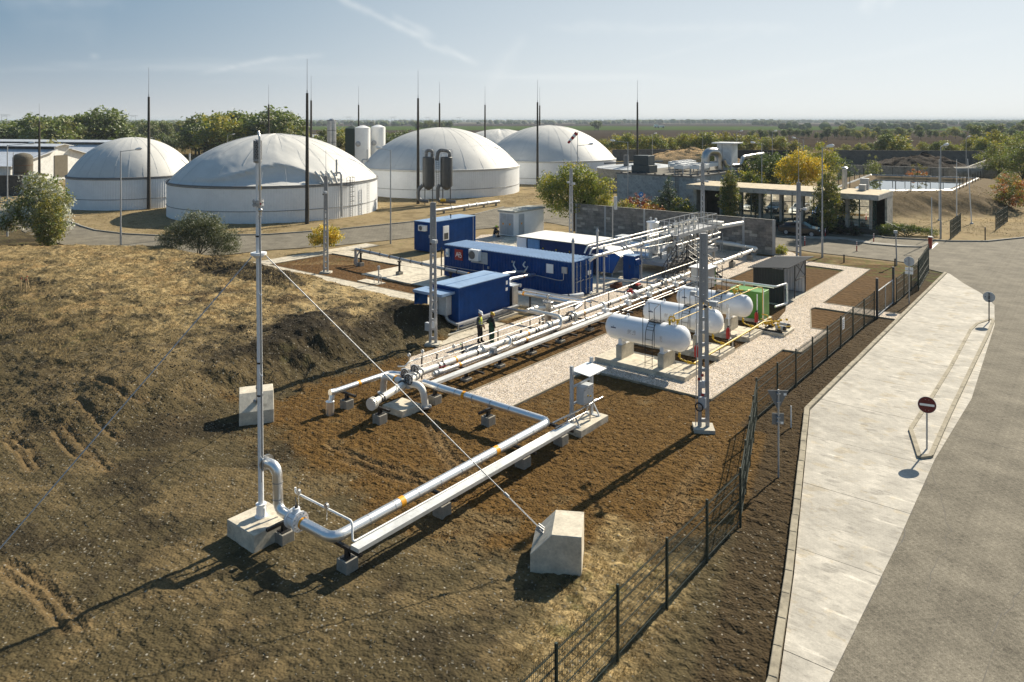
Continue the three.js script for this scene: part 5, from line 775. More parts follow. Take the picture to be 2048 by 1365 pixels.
// pond on its bank
{
const cx = POND.reduce((a, p) => a + p[0], 0) / 4, cd = POND.reduce((a, p) => a + p[1], 0) / 4, sc = (k) => POND.map(([x, d]) => [cx + (x - cx) * k, cd + (d - cd) * k]);
const wp = new THREE.Shape(sc(0.985).map(([x, d]) => new THREE.Vector2(x, d))), g = new THREE.ShapeGeometry(wp).rotateX(-Math.PI / 2).translate(0, 2.32, 0); const w = new THREE.Mesh(g, mat('water', [0.02, 0.028, 0.03], { rough: 0.012 })); w.name = 'pond_water'; w.userData.kind = 'structure'; scene.add(w);
const l = spot('pond_liner', 'wrinkled grey plastic liner along the rim of the pond', 'pond liner', Wp(cx, cd, 0)); const pos = [], idx = [], n = 60; let k = 0;
for (let e = 0; e < 4; e++) for (let i = 0; i < n; i++) { const t = i / n, A = POND[e], B = POND[(e + 1) % 4]; for (const [s, y] of [[0.955, 1.9], [0.99, 2.42 + 0.12 * N(t * 3 + e, 0.2)], [1.012, 2.86 + 0.10 * N(t * 4 + e, 0.7)], [1.035, 2.74 + 0.06 * N(t * 5, e)]]) { const x = mix(A[0], B[0], t), d = mix(A[1], B[1], t); pos.push((x - cx) * s, y, -(d - cd) * s); } k++; }
for (let i = 0; i < k; i++) for (let j = 0; j < 3; j++) { const a = i * 4 + j, b = ((i + 1) % k) * 4 + j; idx.push(a, b, a + 1, b, b + 1, a + 1); }
const lg = new THREE.BufferGeometry(); lg.setAttribute('position', new THREE.Float32BufferAttribute(pos, 3)); lg.setIndex(idx); lg.computeVertexNormals(); part('liner', lg, mat('linerGrey', [0.26, 0.26, 0.245], { rough: 0.35, map: texWear }), l);
}
// the process plant in front
const SOIL = -0.06;
// tall guyed vent mast on its slab
const MU = -6.28, MV = -19.02, mastAt = (h) => P(MU - 0.008 * h, MV - 0.006 * h, h);
{
const s = thing('foundation_slab', 'square raised concrete slab under the tall white vent mast', 'slab', [-6.2, -19.1, 0]); part('block', rbox(-6.95, -5.5, -19.78, -18.38, -0.3, 0.5, 0.025), M.newConcrete, s);
const t = thing('vent_mast', 'tall slim white guyed vent mast with a perforated silver head', 'vent mast', [MU, MV, 0.5]);
part('lower_pole', cyl(mastAt(0.5), mastAt(10.1), 0.085, 0.078, 16), M.mastPaint, t); part('upper_pole', cyl(mastAt(10.2), mastAt(11.5), 0.068, 0.068, 16), M.mastPaint, t);
part('base_socket', [cyl(mastAt(0.5), mastAt(0.86), 0.135, 0.135, 16), cyl(mastAt(0.86), mastAt(0.9), 0.16, 0.16, 16), cyl(mastAt(0.5), mastAt(0.53), 0.19, 0.19, 16), ...[0, 1, 2, 3].map((k) => box(MU - 0.02, MU + 0.02, MV - 0.02, MV + 0.02, 0.5, 0.8).translate(Math.cos(k * 1.57) * 0.15, 0, Math.sin(k * 1.57) * 0.15))], M.mastPaint, t);
part('flange', [cyl(mastAt(10.06), mastAt(10.12), 0.17, 0.17, 18), cyl(mastAt(10.17), mastAt(10.23), 0.17, 0.17, 18), ...[...Array(8)].map((_, k) => { const c = mastAt(10.03); return new THREE.CylinderGeometry(0.016, 0.016, 0.24, 6).translate(c.x + Math.cos(k * 0.785) * 0.14, 10.145, c.z + Math.sin(k * 0.785) * 0.14); })], M.galv, t);
// perforated head: a sheet of holes built as a lattice of studs
const head = part('head_core', cyl(mastAt(11.45), mastAt(12.05), 0.085, 0.085, 14), M.blackSteel, t), c = mastAt(11.75), cage = [];
for (let r = 0; r < 11; r++) for (let k = 0; k < 12; k++) { const a = (k + (r % 2) / 2) / 12 * Math.PI * 2, b = a + Math.PI / 12, y = 11.47 + r * 0.055; for (const e of [b, a - Math.PI / 12]) cage.push(beam(V3(c.x + Math.cos(a) * 0.112, y, c.z + Math.sin(a) * 0.112), V3(c.x + Math.cos(e) * 0.112, y + 0.055, c.z + Math.sin(e) * 0.112), 0.034, 0.012)); }
part('perforated_shell', [...cage, lathe([[0.07, 12.1], [0.118, 12.07], [0.118, 12.04]], V3(c.x, 0, c.z), 18), lathe([[0.118, 11.49], [0.125, 11.46], [0.125, 11.40], [0.07, 11.38]], V3(c.x, 0, c.z), 18)], M.galv, head);
const q = (h, o = 0.3) => mastAt(h).add(V3(o * 0.9, 0, o * 0.35));
part('side_pipe', [sweep([q(12.35, 0.14), q(12.2, 0.3), q(9.9, 0.3)], 0.035, 8, 0.08), beam(mastAt(11.42), q(11.42, 0.3), 0.06, 0.08), cyl(q(9.95), q(9.75), 0.05, 0.05, 8)], M.stainless, t);
part('thin_line', [cyl(q(9.8, 0.3), q(2.0, 0.3), 0.018, 0.018, 6), cyl(q(9.9, 0.22), q(2.3, 0.22), 0.016, 0.016, 6), cyl(q(10.3, 0.13), q(1.6, 0.14), 0.014, 0.014, 5)], M.galv, t);
part('line_bracket', [9.75, 7.36, 4.9, 2.36].map((h) => beam(mastAt(h), q(h + 0.02, 0.36), 0.035)), M.mastPaint, t); part('valve', [new THREE.SphereGeometry(0.07, 10, 8).translate(...q(9.95).toArray()), cyl(q(10.05), q(10.2), 0.04)], M.stainless, t); part('valve_handle', beam(q(10.1, 0.24), q(10.16, 0.42), 0.035), M.red, t); part('tag_plate', [box(0, 0.16, 0, 0.01, 0, 0.14).translate(...mastAt(10.55).add(V3(0.1, 0, 0.05)).toArray())], M.yellow, t);
part('guy_collar', [cyl(mastAt(8.55), mastAt(8.62), 0.24, 0.24, 20), cyl(mastAt(8.46), mastAt(8.55), 0.12, 0.2, 16)], M.mastPaint, t); part('band', [5.2, 4.2, 9.1].map((h) => cyl(mastAt(h), mastAt(h + 0.05), 0.09, 0.09, 14)), M.blackSteel, t);
// anchor blocks and guys
const mw = S(MU, MV, 0);
const anchor = (x, d, base, label, glabel) => {
const pos = Wp(x, d, base), dir = Math.atan2(pos.z - mw.z, pos.x - mw.x), t2 = spot('anchor_block', label, 'anchor block', pos, -dir, 'guy anchor blocks');
part('block', new THREE.ExtrudeGeometry(new THREE.Shape([[-0.71, -0.3], [-0.71, 0.48], [-0.11, 1.07], [0.71, 1.07], [0.71, -0.3]].map((p) => new THREE.Vector2(...p))), { depth: 1.36, bevelEnabled: true, bevelSize: 0.015, bevelThickness: 0.015, bevelSegments: 1 }).translate(0, 0, -0.68), M.newConcrete, t2);
const br = part('anchor_plate', [new THREE.BoxGeometry(0.03, 0.26, 0.26).rotateZ(0.78).translate(-0.435, 0.81, 0), new THREE.BoxGeometry(0.2, 0.16, 0.03).rotateZ(-0.6).translate(-0.52, 0.86, 0.06), new THREE.BoxGeometry(0.2, 0.16, 0.03).rotateZ(-0.6).translate(-0.52, 0.86, -0.06)], M.galv, t2);
if (glabel) {
const end = V3(-0.56, 0.9, 0).applyEuler(t2.rotation).add(pos), top = S(MU, MV, 0); const col = mastAt(8.52), cw = V3(OX + col.x * CT - col.z * ST, 8.52, 0), m2 = S(col.x, -col.z, 8.52); const hd = V3(end.x - m2.x, 0, end.z - m2.z).normalize(); const a = m2.clone().addScaledVector(hd, 0.24);
const w = spot('guy_wire', glabel, 'guy wire', a, 0, 'guy wires of the vent mast'), L = (p) => p.clone().sub(a), e1 = a.clone().lerp(end, 0.88);
part('rope', cyl(L(a), L(e1), 0.017, 0.017, 6), M.galv, w); part('turnbuckle', [cyl(L(e1), L(e1.clone().lerp(end, 0.12)), 0.045, 0.045, 8), cyl(L(e1.clone().add(V3(0, 0, 0.03))), L(end.clone().add(V3(0, 0, 0.03))), 0.011, 0.011, 6), cyl(L(e1.clone().add(V3(0, 0, -0.03))), L(end.clone().add(V3(0, 0, -0.03))), 0.011, 0.011, 6)], M.galv, w);
}
return t2;
};
anchor(1.33, 21.75, SOIL, 'large sloped concrete anchor block in the foreground, right of the pipes', 'bright guy wire slanting down right to the foreground anchor block');
anchor(-10.95, 32.1, 0.0, 'sloped concrete anchor block behind the mast, at the foot of the earth bank', 'guy wire going down behind the mast to the block by the earth bank');
anchor(-13.5, 16.1, 0.2, 'anchor block left of the frame', 'thin dark guy wire slanting down left out of the picture');
}
// supports of the pipes
function makeSupport(w, h, foot) {
const t = spot('pipe_support', 'black steel pipe support on a concrete foot', 'pipe support', S(0, 0, 0), -TH, 'pipe supports'), fh = foot;
part('foot', rbox(-0.22, 0.22, -0.22, 0.22, -0.3, fh, 0.02), M.greyConcrete, t);
part('post', [box(-0.075, 0.075, -0.055, -0.045, fh, h), box(-0.075, 0.075, 0.045, 0.055, fh, h), box(-0.012, 0.012, -0.045, 0.045, fh, h), box(-0.15, 0.15, -0.15, 0.15, fh + 0.001, fh + 0.025)], M.blackSteel, t);
part('cross_bar', box(-w / 2, w / 2, -0.05, 0.05, h, h + 0.09), M.blackSteel, t); return t;
}
{
const A = makeSupport(1.2, 0.58, 0.36), rows = [[-18.56, 'nearest pipe support, at the corner of the silver pipe in the foreground'], [-14.7, 'second pipe support under the white tray, counted from the foreground corner'], [-10.4, 'third pipe support under the white tray, counted from the foreground corner'], [-7.95, 'pipe support at the inner bend of the silver pipe, beside the meter stand']];
rows.forEach(([v, l], i) => { const o = i ? copy(A, S(-2.75, v, SOIL), undefined, l) : A; o.position.copy(S(-2.75, v, SOIL)); o.userData.label = l; });
const B = copy(A, S(-6.2, -8.3, SOIL), -TH + Math.PI / 2, 'pipe support halfway under the silver cross pipe'); copy(A, S(-5.35, -18.85, SOIL), -TH + Math.PI / 2, 'pipe support beside the mast slab under the gate valve');
copy(A, S(-9.9, -11.0, SOIL), -TH, 'pipe support under the blind-flanged pipe end'); copy(A, S(-12.3, -10.8, SOIL), -TH, 'small pipe support under the pipe that goes into the silver sleeve'); copy(A, S(-9.6, -8.0, SOIL), -TH, 'pipe support on a wide foot where the cross pipe meets the rack');
const R = makeSupport(2.3, 0.52, 0.12); R.userData.label = 'support frame of the pipe rack at the gravel path, first from the valves'; R.position.copy(S(-10.5, -4.9, SOIL));
[-2.3, 0.45, 3.2, 6.3, 9.6, 13.0].forEach((v, i) => copy(R, S(-10.5, v, SOIL), -TH, ['second', 'third', 'fourth', 'fifth', 'sixth', 'seventh'][i] + ' support frame of the pipe rack, counted from the valves at its near end'));
[17, 21, 25].forEach((v, i) => copy(R, S(-11.2, v, SOIL), -TH, ['eighth', 'ninth', 'tenth'][i] + ' support frame of the pipe rack, behind the white propane tanks'));
[30.2, 34.3].forEach((v, i) => copy(A, S(-11.2, v, 0.1), -TH, ['support of the far pipe bend, nearer one on the gravel', 'support of the far pipe bend, farther one by the block wall'][i]));
}
// the silver vent line: mast, gate valve, corner, long run, cross run
function band(a, b, r) { return cyl(a, b, r + 0.004, r + 0.004, 16, true); }
function gateValve(t, c, r, name = 'gate_valve', m = M.galv) {
const v = part(name, [cyl(P(c[0] - 0.2, c[1], c[2]), P(c[0] - 0.15, c[1], c[2]), r * 1.65, r * 1.65, 18), cyl(P(c[0] + 0.15, c[1], c[2]), P(c[0] + 0.2, c[1], c[2]), r * 1.65, r * 1.65, 18), cyl(P(c[0] - 0.15, c[1], c[2]), P(c[0] + 0.15, c[1], c[2]), r * 1.35, r * 1.35, 16), cyl(P(c[0], c[1], c[2]), P(c[0], c[1], c[2] + r * 2.0), r * 0.8, r * 0.6, 12)], m, t); return v;
}
const wheel = (c, r, ax = 'y') => { const g = [new THREE.TorusGeometry(r, r * 0.12, 6, 20), ...[0, 1, 2].map((k) => new THREE.CylinderGeometry(r * 0.07, r * 0.07, r * 2, 5).rotateZ(k * Math.PI / 3))].map((q) => { if (ax === 'y') q.rotateX(Math.PI / 2); if (ax === 'x') q.rotateY(Math.PI / 2); return q.translate(c.x, c.y, c.z); }); return g; };
{
const r = 0.155, H = 0.86, t = thing('vent_pipe_line', 'bright silver insulated pipe from the mast round two corners to the valves', 'pipe', [-3, -12, 0]);
part('pipe', [sweep([P(MU + 0.08, MV + 0.02, 2.2), P(-5.6, MV + 0.1, 2.2), P(-5.6, -18.88, H), P(-4.95, -18.88, H)], r * 0.95, 18, 0.42), sweep([P(-4.45, -18.88, H), P(-3.02, -18.86, H), P(-3.02, -8.36, H), P(-10.0, -8.3, H)], r, 18, 0.36)], M.alu, t);
const jn = []; for (const v of [-17.6, -16.6, -15.6, -14.6, -13.6, -12.6, -11.6, -10.6, -9.6]) jn.push(band(P(-3.02, v, H), P(-3.02, v + 0.03, H), r + 0.003)); for (const u of [-4.0, -5, -6, -7, -8, -9]) jn.push(band(P(u, -8.34, H), P(u + 0.03, -8.34, H), r + 0.003)); for (const h of [1.2, 1.7]) jn.push(band(P(-5.6, -18.9, h), P(-5.6, -18.9, h + 0.03), r)); part('jacket_joint', jn, M.galv, t);
part('marker_band', [band(P(-3.02, -16.35, H), P(-3.02, -16.15, H), r + 0.004), band(P(-3.02, -11.75, H), P(-3.02, -11.55, H), r + 0.004), band(P(-7.6, -8.33, H), P(-7.45, -8.33, H), r + 0.004), band(P(-4.4, -18.88, H), P(-4.32, -18.88, H), r + 0.004)], M.orange, t);
const gv = gateValve(t, [-4.7, -18.88, H], r * 1.15, 'gate_valve', M.mastPaint); part('bonnet_bolts', [...Array(12)].map((_, k) => cyl(P(-4.92, -18.88 + Math.cos(k * 0.5236) * r * 1.45, H + Math.sin(k * 0.5236) * r * 1.45), P(-4.48, -18.88 + Math.cos(k * 0.5236) * r * 1.45, H + Math.sin(k * 0.5236) * r * 1.45), 0.016, 0.016, 5)), M.stainless, gv); part('hand_lever', [cyl(P(-4.7, -18.88, H + 0.3), P(-4.7, -18.88, H + 0.42), 0.05), beam(P(-4.7, -18.88, H + 0.42), P(-5.0, -18.7, H + 0.5), 0.03)], M.blackSteel, gv);
part('mast_flange', [cyl(P(-6.1, MV + 0.05, 2.2), P(-6.06, MV + 0.05, 2.2), 0.24, 0.24, 18)], M.stainless, t);
const g = thing('thin_gas_line', 'thin white pipe with two gauges above the gate valve at the mast', 'pipe', [-4.2, -18.5, 1]); part('line', [sweep([P(-5.35, -18.45, 1.45), P(-5.35, -18.45, 1.3), P(-2.72, -18.42, 1.28), P(-2.6, -18.5, 0.75), P(-2.6, -8.6, 0.72)], 0.032, 8, 0.12), sweep([P(-6.0, -18.9, 2.0), P(-5.9, -18.7, 1.5), P(-5.85, -18.6, 0.6)], 0.035, 7, 0.1)], M.whitePaint, g); part('gauge', [-5.1, -3.75].flatMap((u) => [cyl(P(u, -18.55, 1.42), P(u, -18.48, 1.42), 0.085, 0.085, 14), cyl(P(u, -18.5, 1.0), P(u, -18.5, 1.42), 0.014, 0.014, 6)]), M.stainless, g); part('drain_valve', [box(-5.95, -5.85, -18.72, -18.62, 0.95, 1.3), cyl(P(-5.9, -18.66, 1.3), P(-5.9, -18.66, 1.42), 0.05)], M.stainless, g); part('valve_cap', cyl(P(-5.9, -18.66, 1.42), P(-5.9, -18.66, 1.46), 0.055), M.red, g);
const tr = thing('cable_tray', 'long straight white covered cable tray in the foreground beside the silver pipe', 'cable tray', [-2.3, -13, 0.7]); for (let k = 0; k < 4; k++) part('tray_cover', box(-2.5, -2.16, -18.65 + k * 2.72, -18.65 + (k + 1) * 2.72 - 0.008, 0.66, 0.78), M.trayWhite ?? mat('trayWhite', [0.92, 0.92, 0.88], { rough: 0.4, metal: 0.3, map: texWear }), tr);
const t2 = thing('cable_tray', 'long white covered cable tray along the gravel path before the pipe rack', 'cable tray', [-9.9, 0, 0.7]); for (let k = 0; k < 6; k++) part('tray_cover', box(-10.06, -9.72, -7.95 + k * 2.63, -7.95 + (k + 1) * 2.63 - 0.008, 0.66, 0.79), M.trayWhite, t2);
}
// the valve group at the near end of the rack
{
const t = thing('valve_manifold', 'grey pipe cross with hand wheels, blind flange and two downward bends on a slab', 'manifold', [-10.4, -9, 0]), r = 0.155;
part('main_pipe', [sweep([P(-10.0, -11.35, 0.80), P(-10.5, -8.9, 0.9), P(-11.2, -7.2, 0.85)], r, 16, 0.6)], M.whitePipe, t);
part('blind_flange', [cyl(P(-9.99, -11.42, 0.80), P(-10.0, -11.36, 0.80), 0.26, 0.26, 22), cyl(P(-10.02, -11.28, 0.80), P(-10.03, -11.22, 0.80), 0.26, 0.26, 22), ...[...Array(14)].map((_, k) => { const a = k / 14 * 6.283; return cyl(P(-9.985 + Math.cos(a) * 0.22, -11.45 , 0.80 + Math.sin(a) * 0.22), P(-10.02 + Math.cos(a) * 0.22, -11.2, 0.80 + Math.sin(a) * 0.22), 0.017, 0.017, 5); })], M.whitePipe, t);
part('clamp', [cyl(P(-10.1, -10.85, 0.81), P(-10.11, -10.78, 0.81), 0.175, 0.175, 16), cyl(P(-10.13, -10.7, 0.82), P(-10.14, -10.63, 0.82), 0.175, 0.175, 16), cyl(P(-10.5, -9.2, 0.89), P(-10.52, -9.1, 0.89), 0.2, 0.2, 16)], M.blackSteel, t);
part('down_bend', [sweep([P(-10.45, -8.95, 0.9), P(-12.0, -8.9, 0.95), P(-12.2, -8.75, 0.05)], r, 16, 0.55), sweep([P(-10.45, -8.95, 0.9), P(-9.55, -8.85, 1.0), P(-9.45, -8.75, 0.05)], r, 16, 0.55)], M.whitePipe, t); part('marker_band', band(P(-11.2, -8.93, 0.925), P(-11.1, -8.93, 0.922), r + 0.006), M.orange, t);
part('foot_flange', [cyl(P(-12.2, -8.75, 0.02), P(-12.2, -8.75, 0.07), 0.27, 0.27, 18), cyl(P(-9.45, -8.75, 0.02), P(-9.45, -8.75, 0.08), 0.27, 0.27, 18)], M.galv, t);
for (const [u, v, h] of [[-10.9, -8.6, 1.02], [-10.3, -8.95, 1.0], [-11.1, -7.8, 0.95]]) { const b = part('valve_body', [cyl(P(u, v, h - 0.25), P(u, v, h + 0.15), 0.17, 0.14, 12), cyl(P(u - 0.2, v, h), P(u + 0.2, v - 0.04, h + 0.05), 0.15, 0.13, 12), box(u - 0.17, u + 0.17, v - 0.11, v + 0.11, h + 0.1, h + 0.34)], M.galv, t); part('hand_wheel', wheel(P(u + 0.2, v - 0.2, h + 0.2), 0.22, 'z'), M.blackSteel, b); }
part('flange', [-8.2, -7.9, -7.5].map((v) => cyl(P(-10.85 - (v + 8.2) * 0.4, v, 0.88), P(-10.88 - (v + 8.2) * 0.4, v + 0.06, 0.88), 0.245, 0.245, 18)), M.galv, t);
const s = thing('concrete_plinth', 'small concrete plinth under the valve manifold', 'plinth', [-10.1, -9.4, 0]); part('block', rbox(-10.75, -9.5, -10.1, -8.95, -0.3, 0.22, 0.02), M.newConcrete, s);
const l = thing('sleeved_pipe', 'pipe with an orange band that bends down into a short silver sleeve', 'pipe', [-12.3, -10, 0]); part('pipe', sweep([P(-12.28, -11.72, 0.3), P(-12.3, -11.6, 0.84), P(-12.3, -8.3, 0.8), P(-11.4, -7.9, 0.8)], 0.125, 14, 0.2), M.alu, l); part('sleeve', [cyl(P(-12.28, -11.74, -0.2), P(-12.28, -11.74, 0.48), 0.18, 0.18, 20), cyl(P(-12.28, -11.74, 0.48), P(-12.28, -11.74, 0.5), 0.19, 0.19, 20)], M.alu, l); part('marker_band', band(P(-12.3, -10.2, 0.822), P(-12.3, -10.05, 0.82), 0.129), M.orange, l); part('end_cap', cyl(P(-12.3, -11.72, 0.86), P(-12.3, -11.5, 0.84), 0.14, 0.14, 14), M.alu, l);
}
// the pipe rack
{
const t = thing('main_pipe', 'thick cream white main pipe of the rack, running away behind the propane tanks', 'pipe', [-11.2, 8, 0.8]), r = 0.155, H = 0.8, U0 = -11.2;
part('pipe', sweep([P(U0, -7.2, H), P(U0, 36.3, H), P(-14.6, 36.4, H + 0.1)], r, 16, 0.6), M.whitePipe, t);
const cl = []; for (const v of [-6.2, -5.9, -3.4, -0.6, 1.6, 1.85, 4.9, 5.1, 9.4, 9.65, 14.5, 16.9, 19.2, 22.1, 26.2, 31, 34.5]) cl.push(cyl(P(U0, v, H), P(U0, v + 0.09, H), r + 0.02, r + 0.02, 14)); part('clamp', cl, M.blackSteel, t);
part('flange', [-2.9, 2.9, 5.6, 8.9, 12.2, 15.3, 18.6, 20, 24, 28, 32, 35].flatMap((v) => [cyl(P(U0, v, H), P(U0, v + 0.05, H), r * 1.6, r * 1.6, 18), cyl(P(U0, v + 0.09, H), P(U0, v + 0.14, H), r * 1.6, r * 1.6, 18)]), M.whitePipe, t);
part('marker_band', [-5.0, 0.9, 6.6, 10.9, 17.7, 23].map((v) => band(P(U0, v, H), P(U0, v + 0.12, H), r + 0.005)), M.orange, t);
const rv = part('red_valve', [cyl(P(U0, 12.6, H + 0.1), P(U0, 12.6, H + 0.42), 0.13, 0.11, 12), box(U0 - 0.2, U0 + 0.06, 12.45, 12.75, H - 0.2, H + 0.3)], M.red, t); part('coupling', [cyl(P(U0, 12.85, H), P(U0, 13.2, H), r * 1.75, r * 1.75, 18)], M.galv, rv);
const p2 = thing('second_pipe', 'slimmer white pipe beside the thick main pipe, looping up to the strainer vessel', 'pipe', [-10.7, -2, 0.7]);
part('pipe', [sweep([P(-10.72, -7.0, 0.72), P(-10.72, -2.5, 0.70)], 0.085, 12), sweep([P(-10.72, -2.3, 0.70), P(-10.72, -1.2, 0.72), P(-10.78, -1.0, 1.06), P(-11.1, -0.9, 1.06)], 0.075, 12, 0.22), sweep([P(-10.74, -0.9, 0.70), P(-10.72, 3.55, 0.72), P(-10.78, 3.68, 1.26), P(-13.2, 3.72, 1.26), P(-13.2, 4.6, 1.24)], 0.10, 14, 0.3)], M.whitePipe, p2); part('marker_band', [-5.2, 0.2].map((v) => band(P(-10.72, v, 0.71), P(-10.72, v + 0.14, 0.71), 0.104)), M.orange, p2); part('valve', [cyl(P(-10.72, -2.75, 0.7), P(-10.72, -2.35, 0.7), 0.13, 0.13, 14), box(-10.85, -10.55, -2.7, -2.45, 0.68, 0.95), cyl(P(-10.72, -6.9, 0.72), P(-10.72, -6.4, 0.72), 0.14, 0.14, 14)], M.galv, p2); part('valve_lever', [beam(P(-10.7, -6.6, 0.95), P(-10.5, -6.3, 1.0), 0.04)], M.red, p2);
const p3 = thing('third_pipe', 'slim flanged white pipe low beside the main pipe, behind the propane tanks', 'pipe', [-10.6, 12, 0.6]); part('pipe', [sweep([P(-10.62, 4.6, 0.6), P(-10.62, 24, 0.62)], 0.075, 12), sweep([P(-10.3, 6.0, 0.45), P(-10.3, 22, 0.45)], 0.045, 8), sweep([P(-10.1, 9, 0.38), P(-10.1, 22, 0.38)], 0.03, 7)], M.whitePipe, p3); part('flange', [...Array(13)].flatMap((_, k) => [cyl(P(-10.62, 6 + k * 1.35, 0.61), P(-10.62, 6.07 + k * 1.35, 0.61), 0.125, 0.125, 14), cyl(P(-10.62, 6.11 + k * 1.35, 0.61), P(-10.62, 6.17 + k * 1.35, 0.61), 0.125, 0.125, 14)]), M.galv, p3); part('valve', [8.2, 11.0, 13.9, 18].map((v) => [box(-10.8, -10.45, v, v + 0.35, 0.5, 0.82), cyl(P(-10.62, v + 0.17, 0.8), P(-10.62, v + 0.17, 1.02), 0.05)].flat()).flat(), M.whitePaint, p3); part('rusty_line', sweep([P(-10.45, 8, 0.3), P(-10.45, 24, 0.3)], 0.025, 6), M.rust, p3);
// gas line carried like a handrail above the rack
const g = thing('raised_gas_line', 'thin white pipe carried on black posts like a handrail above the rack', 'pipe', [-11.85, 5, 1.2]); part('line', [sweep([P(-12.15, -7.9, 1.05), P(-11.85, -7.7, 1.05), P(-11.85, -7.5, 1.2), P(-11.85, 14, 1.2), P(-12.1, 16, 1.2), P(-12.1, 26, 1.2)], 0.034, 8, 0.15), sweep([P(-11.55, -7.5, 0.98), P(-11.55, 3, 0.98)], 0.022, 6)], M.whitePipe, g); for (let v = -6.6; v < 26; v += 2.9) part('post', box((v < 14 ? -11.85 : -12.1) - 0.025, (v < 14 ? -11.85 : -12.1) + 0.025, v - 0.025, v + 0.025, 0.15, 1.26), M.blackSteel, g); part('marker', [-3.9, 1.2, 5.0].map((v) => band(P(-11.85, v, 1.2), P(-11.85, v + 0.1, 1.2), 0.037)), M.green, g);
// gauges, small valves, stubs along the rack
const gauge = spot('pressure_gauge', 'round pressure gauge on a stem', 'gauge', S(0, 0, 0), -TH, 'pressure gauges on the pipe rack'); part('stem', cyl(V3(0, 0, 0), V3(0, 0.36, 0), 0.016, 0.016, 6), M.stainless, gauge); part('dial', [cyl(V3(0, 0.42, -0.03), V3(0, 0.42, 0.04), 0.085, 0.085, 16)], M.whitePaint, gauge); part('bezel', new THREE.TorusGeometry(0.085, 0.012, 5, 16).translate(0, 0.42, 0.035), M.blackSteel, gauge);
[[-12.0, -7.3, 1.05, 'left one of the two gauges over the hand wheels at the rack end'], [-11.8, -6.6, 1.1, 'right one of the two gauges over the hand wheels at the rack end'], [-11.5, -4.7, 0.95, 'gauge on a stem between the gravel and the near part of the main pipe'], [-10.9, -4.4, 0.8, 'gauge on the slimmer white pipe near its orange band'], [-12.5, 9.6, 0.9, 'gauge beside the main pipe before the container doors'], [-11.2, 33.2, 0.95, 'gauge on the far bend of the main pipe']].forEach(([u, v, h, l], i) => { const o = i ? copy(gauge, S(u, v, h), -TH, l) : gauge; o.position.copy(S(u, v, h)); o.userData.label = l; });
const sv = thing('small_fittings', 'cluster of small grey valves and stubs along the main pipe of the rack', 'pipe fittings', [-11.3, 5, 0.9]); sv.userData.kind = 'stuff'; const ga = [], bl = [];
for (let k = 0; k < 46; k++) { const v = -6 + k * 0.72 + rr(-0.2, 0.2), u = -11.2 + rr(-0.55, 0.45), h = 0.55 + rr(0, 0.5); (k % 3 ? ga : bl).push(cyl(P(u, v, h), P(u + rr(-0.1, 0.1), v + rr(0.05, 0.25), h + rr(0, 0.15)), rr(0.03, 0.07), rr(0.03, 0.07), 8), cyl(P(u, v, h - 0.1), P(u, v, h + 0.22), 0.02, 0.02, 6)); if (k % 4 === 0) bl.push(beam(P(u - 0.09, v, h + 0.22), P(u + 0.09, v, h + 0.22), 0.03)); } part('grey_fittings', ga, M.galv, sv).userData.kind = 'stuff'; part('black_fittings', bl, M.blackSteel, sv).userData.kind = 'stuff';
// loops over the main pipe
for (const [v, l] of [[5.35, 'pair of silver pipe loops bending down over the main pipe by the container doors'], [17.1, 'three silver pipe loops bending down over the main pipe before the stairs']]) { const q = thing('pipe_loop', l, 'pipe loop', [-11.4, v, 1]); for (let k = 0; k < (v > 10 ? 3 : 2); k++) part('pipe', sweep([P(-16.2, v - 0.4 + k * 0.16, 0.62), P(-11.7, v + k * 0.16, 0.72), P(-11.35, v + k * 0.16, 1.12), P(-10.95, v + k * 0.16, 1.1), P(-10.9, v + k * 0.16, 0.5), P(-10.4, v + 0.1 + k * 0.16, 0.4)], 0.052, 9, 0.2), M.stainless, q); }
// headers from the cabin to the rack
const hd = thing('header_pipes', 'group of parallel silver header pipes from the near cabin toward the rack', 'pipes', [-15, 8.2, 0.9]); part('pipe', sweep([P(-17.3, 8.0, 0.92), P(-12.3, 8.2, 0.86), P(-12.3, 7.4, 0.7)], 0.12, 14, 0.2), M.alu, hd); part('pipe', sweep([P(-17.3, 8.5, 1.0), P(-11.9, 8.7, 0.95)], 0.07, 10), M.alu, hd); part('pipe', sweep([P(-17.4, 8.75, 1.05), P(-11.8, 8.95, 1.0)], 0.045, 8), M.stainless, hd); part('pipe', sweep([P(-17.4, 9.0, 0.95), P(-11.7, 9.2, 0.9)], 0.045, 8), M.stainless, hd); part('marker_band', band(P(-16.9, 8.02, 0.915), P(-16.75, 8.02, 0.913), 0.124), M.orange, hd); part('leg', [-16.6, -14.8, -13].map((u) => box(u, u + 0.08, 8.3, 8.4, -0.1, 0.8)), M.blackSteel, hd);
// grey duct under the container and the insulated pair that bends down between cabin and container
const db = thing('pipe_pair', 'two bright insulated pipes arching from the long container down behind the near cabin', 'pipes', [-18, 9, 1.5]); part('pipe', sweep([P(-19.6, 11.7, 1.5), P(-19.5, 9.0, 1.75), P(-18.0, 6.9, 1.95), P(-18.0, 6.7, 0.6)].map((p) => p), 0.12, 14, 0.4), M.alu, db); part('pipe', sweep([P(-18.7, 11.7, 1.4), P(-17.6, 7.3, 1.9), P(-17.5, 7.0, 0.5)], 0.12, 14, 0.4), M.alu, db); part('marker_band', band(P(-18.2, 9.75, 1.62), P(-18.17, 9.6, 1.635), 0.125), M.rust, db);
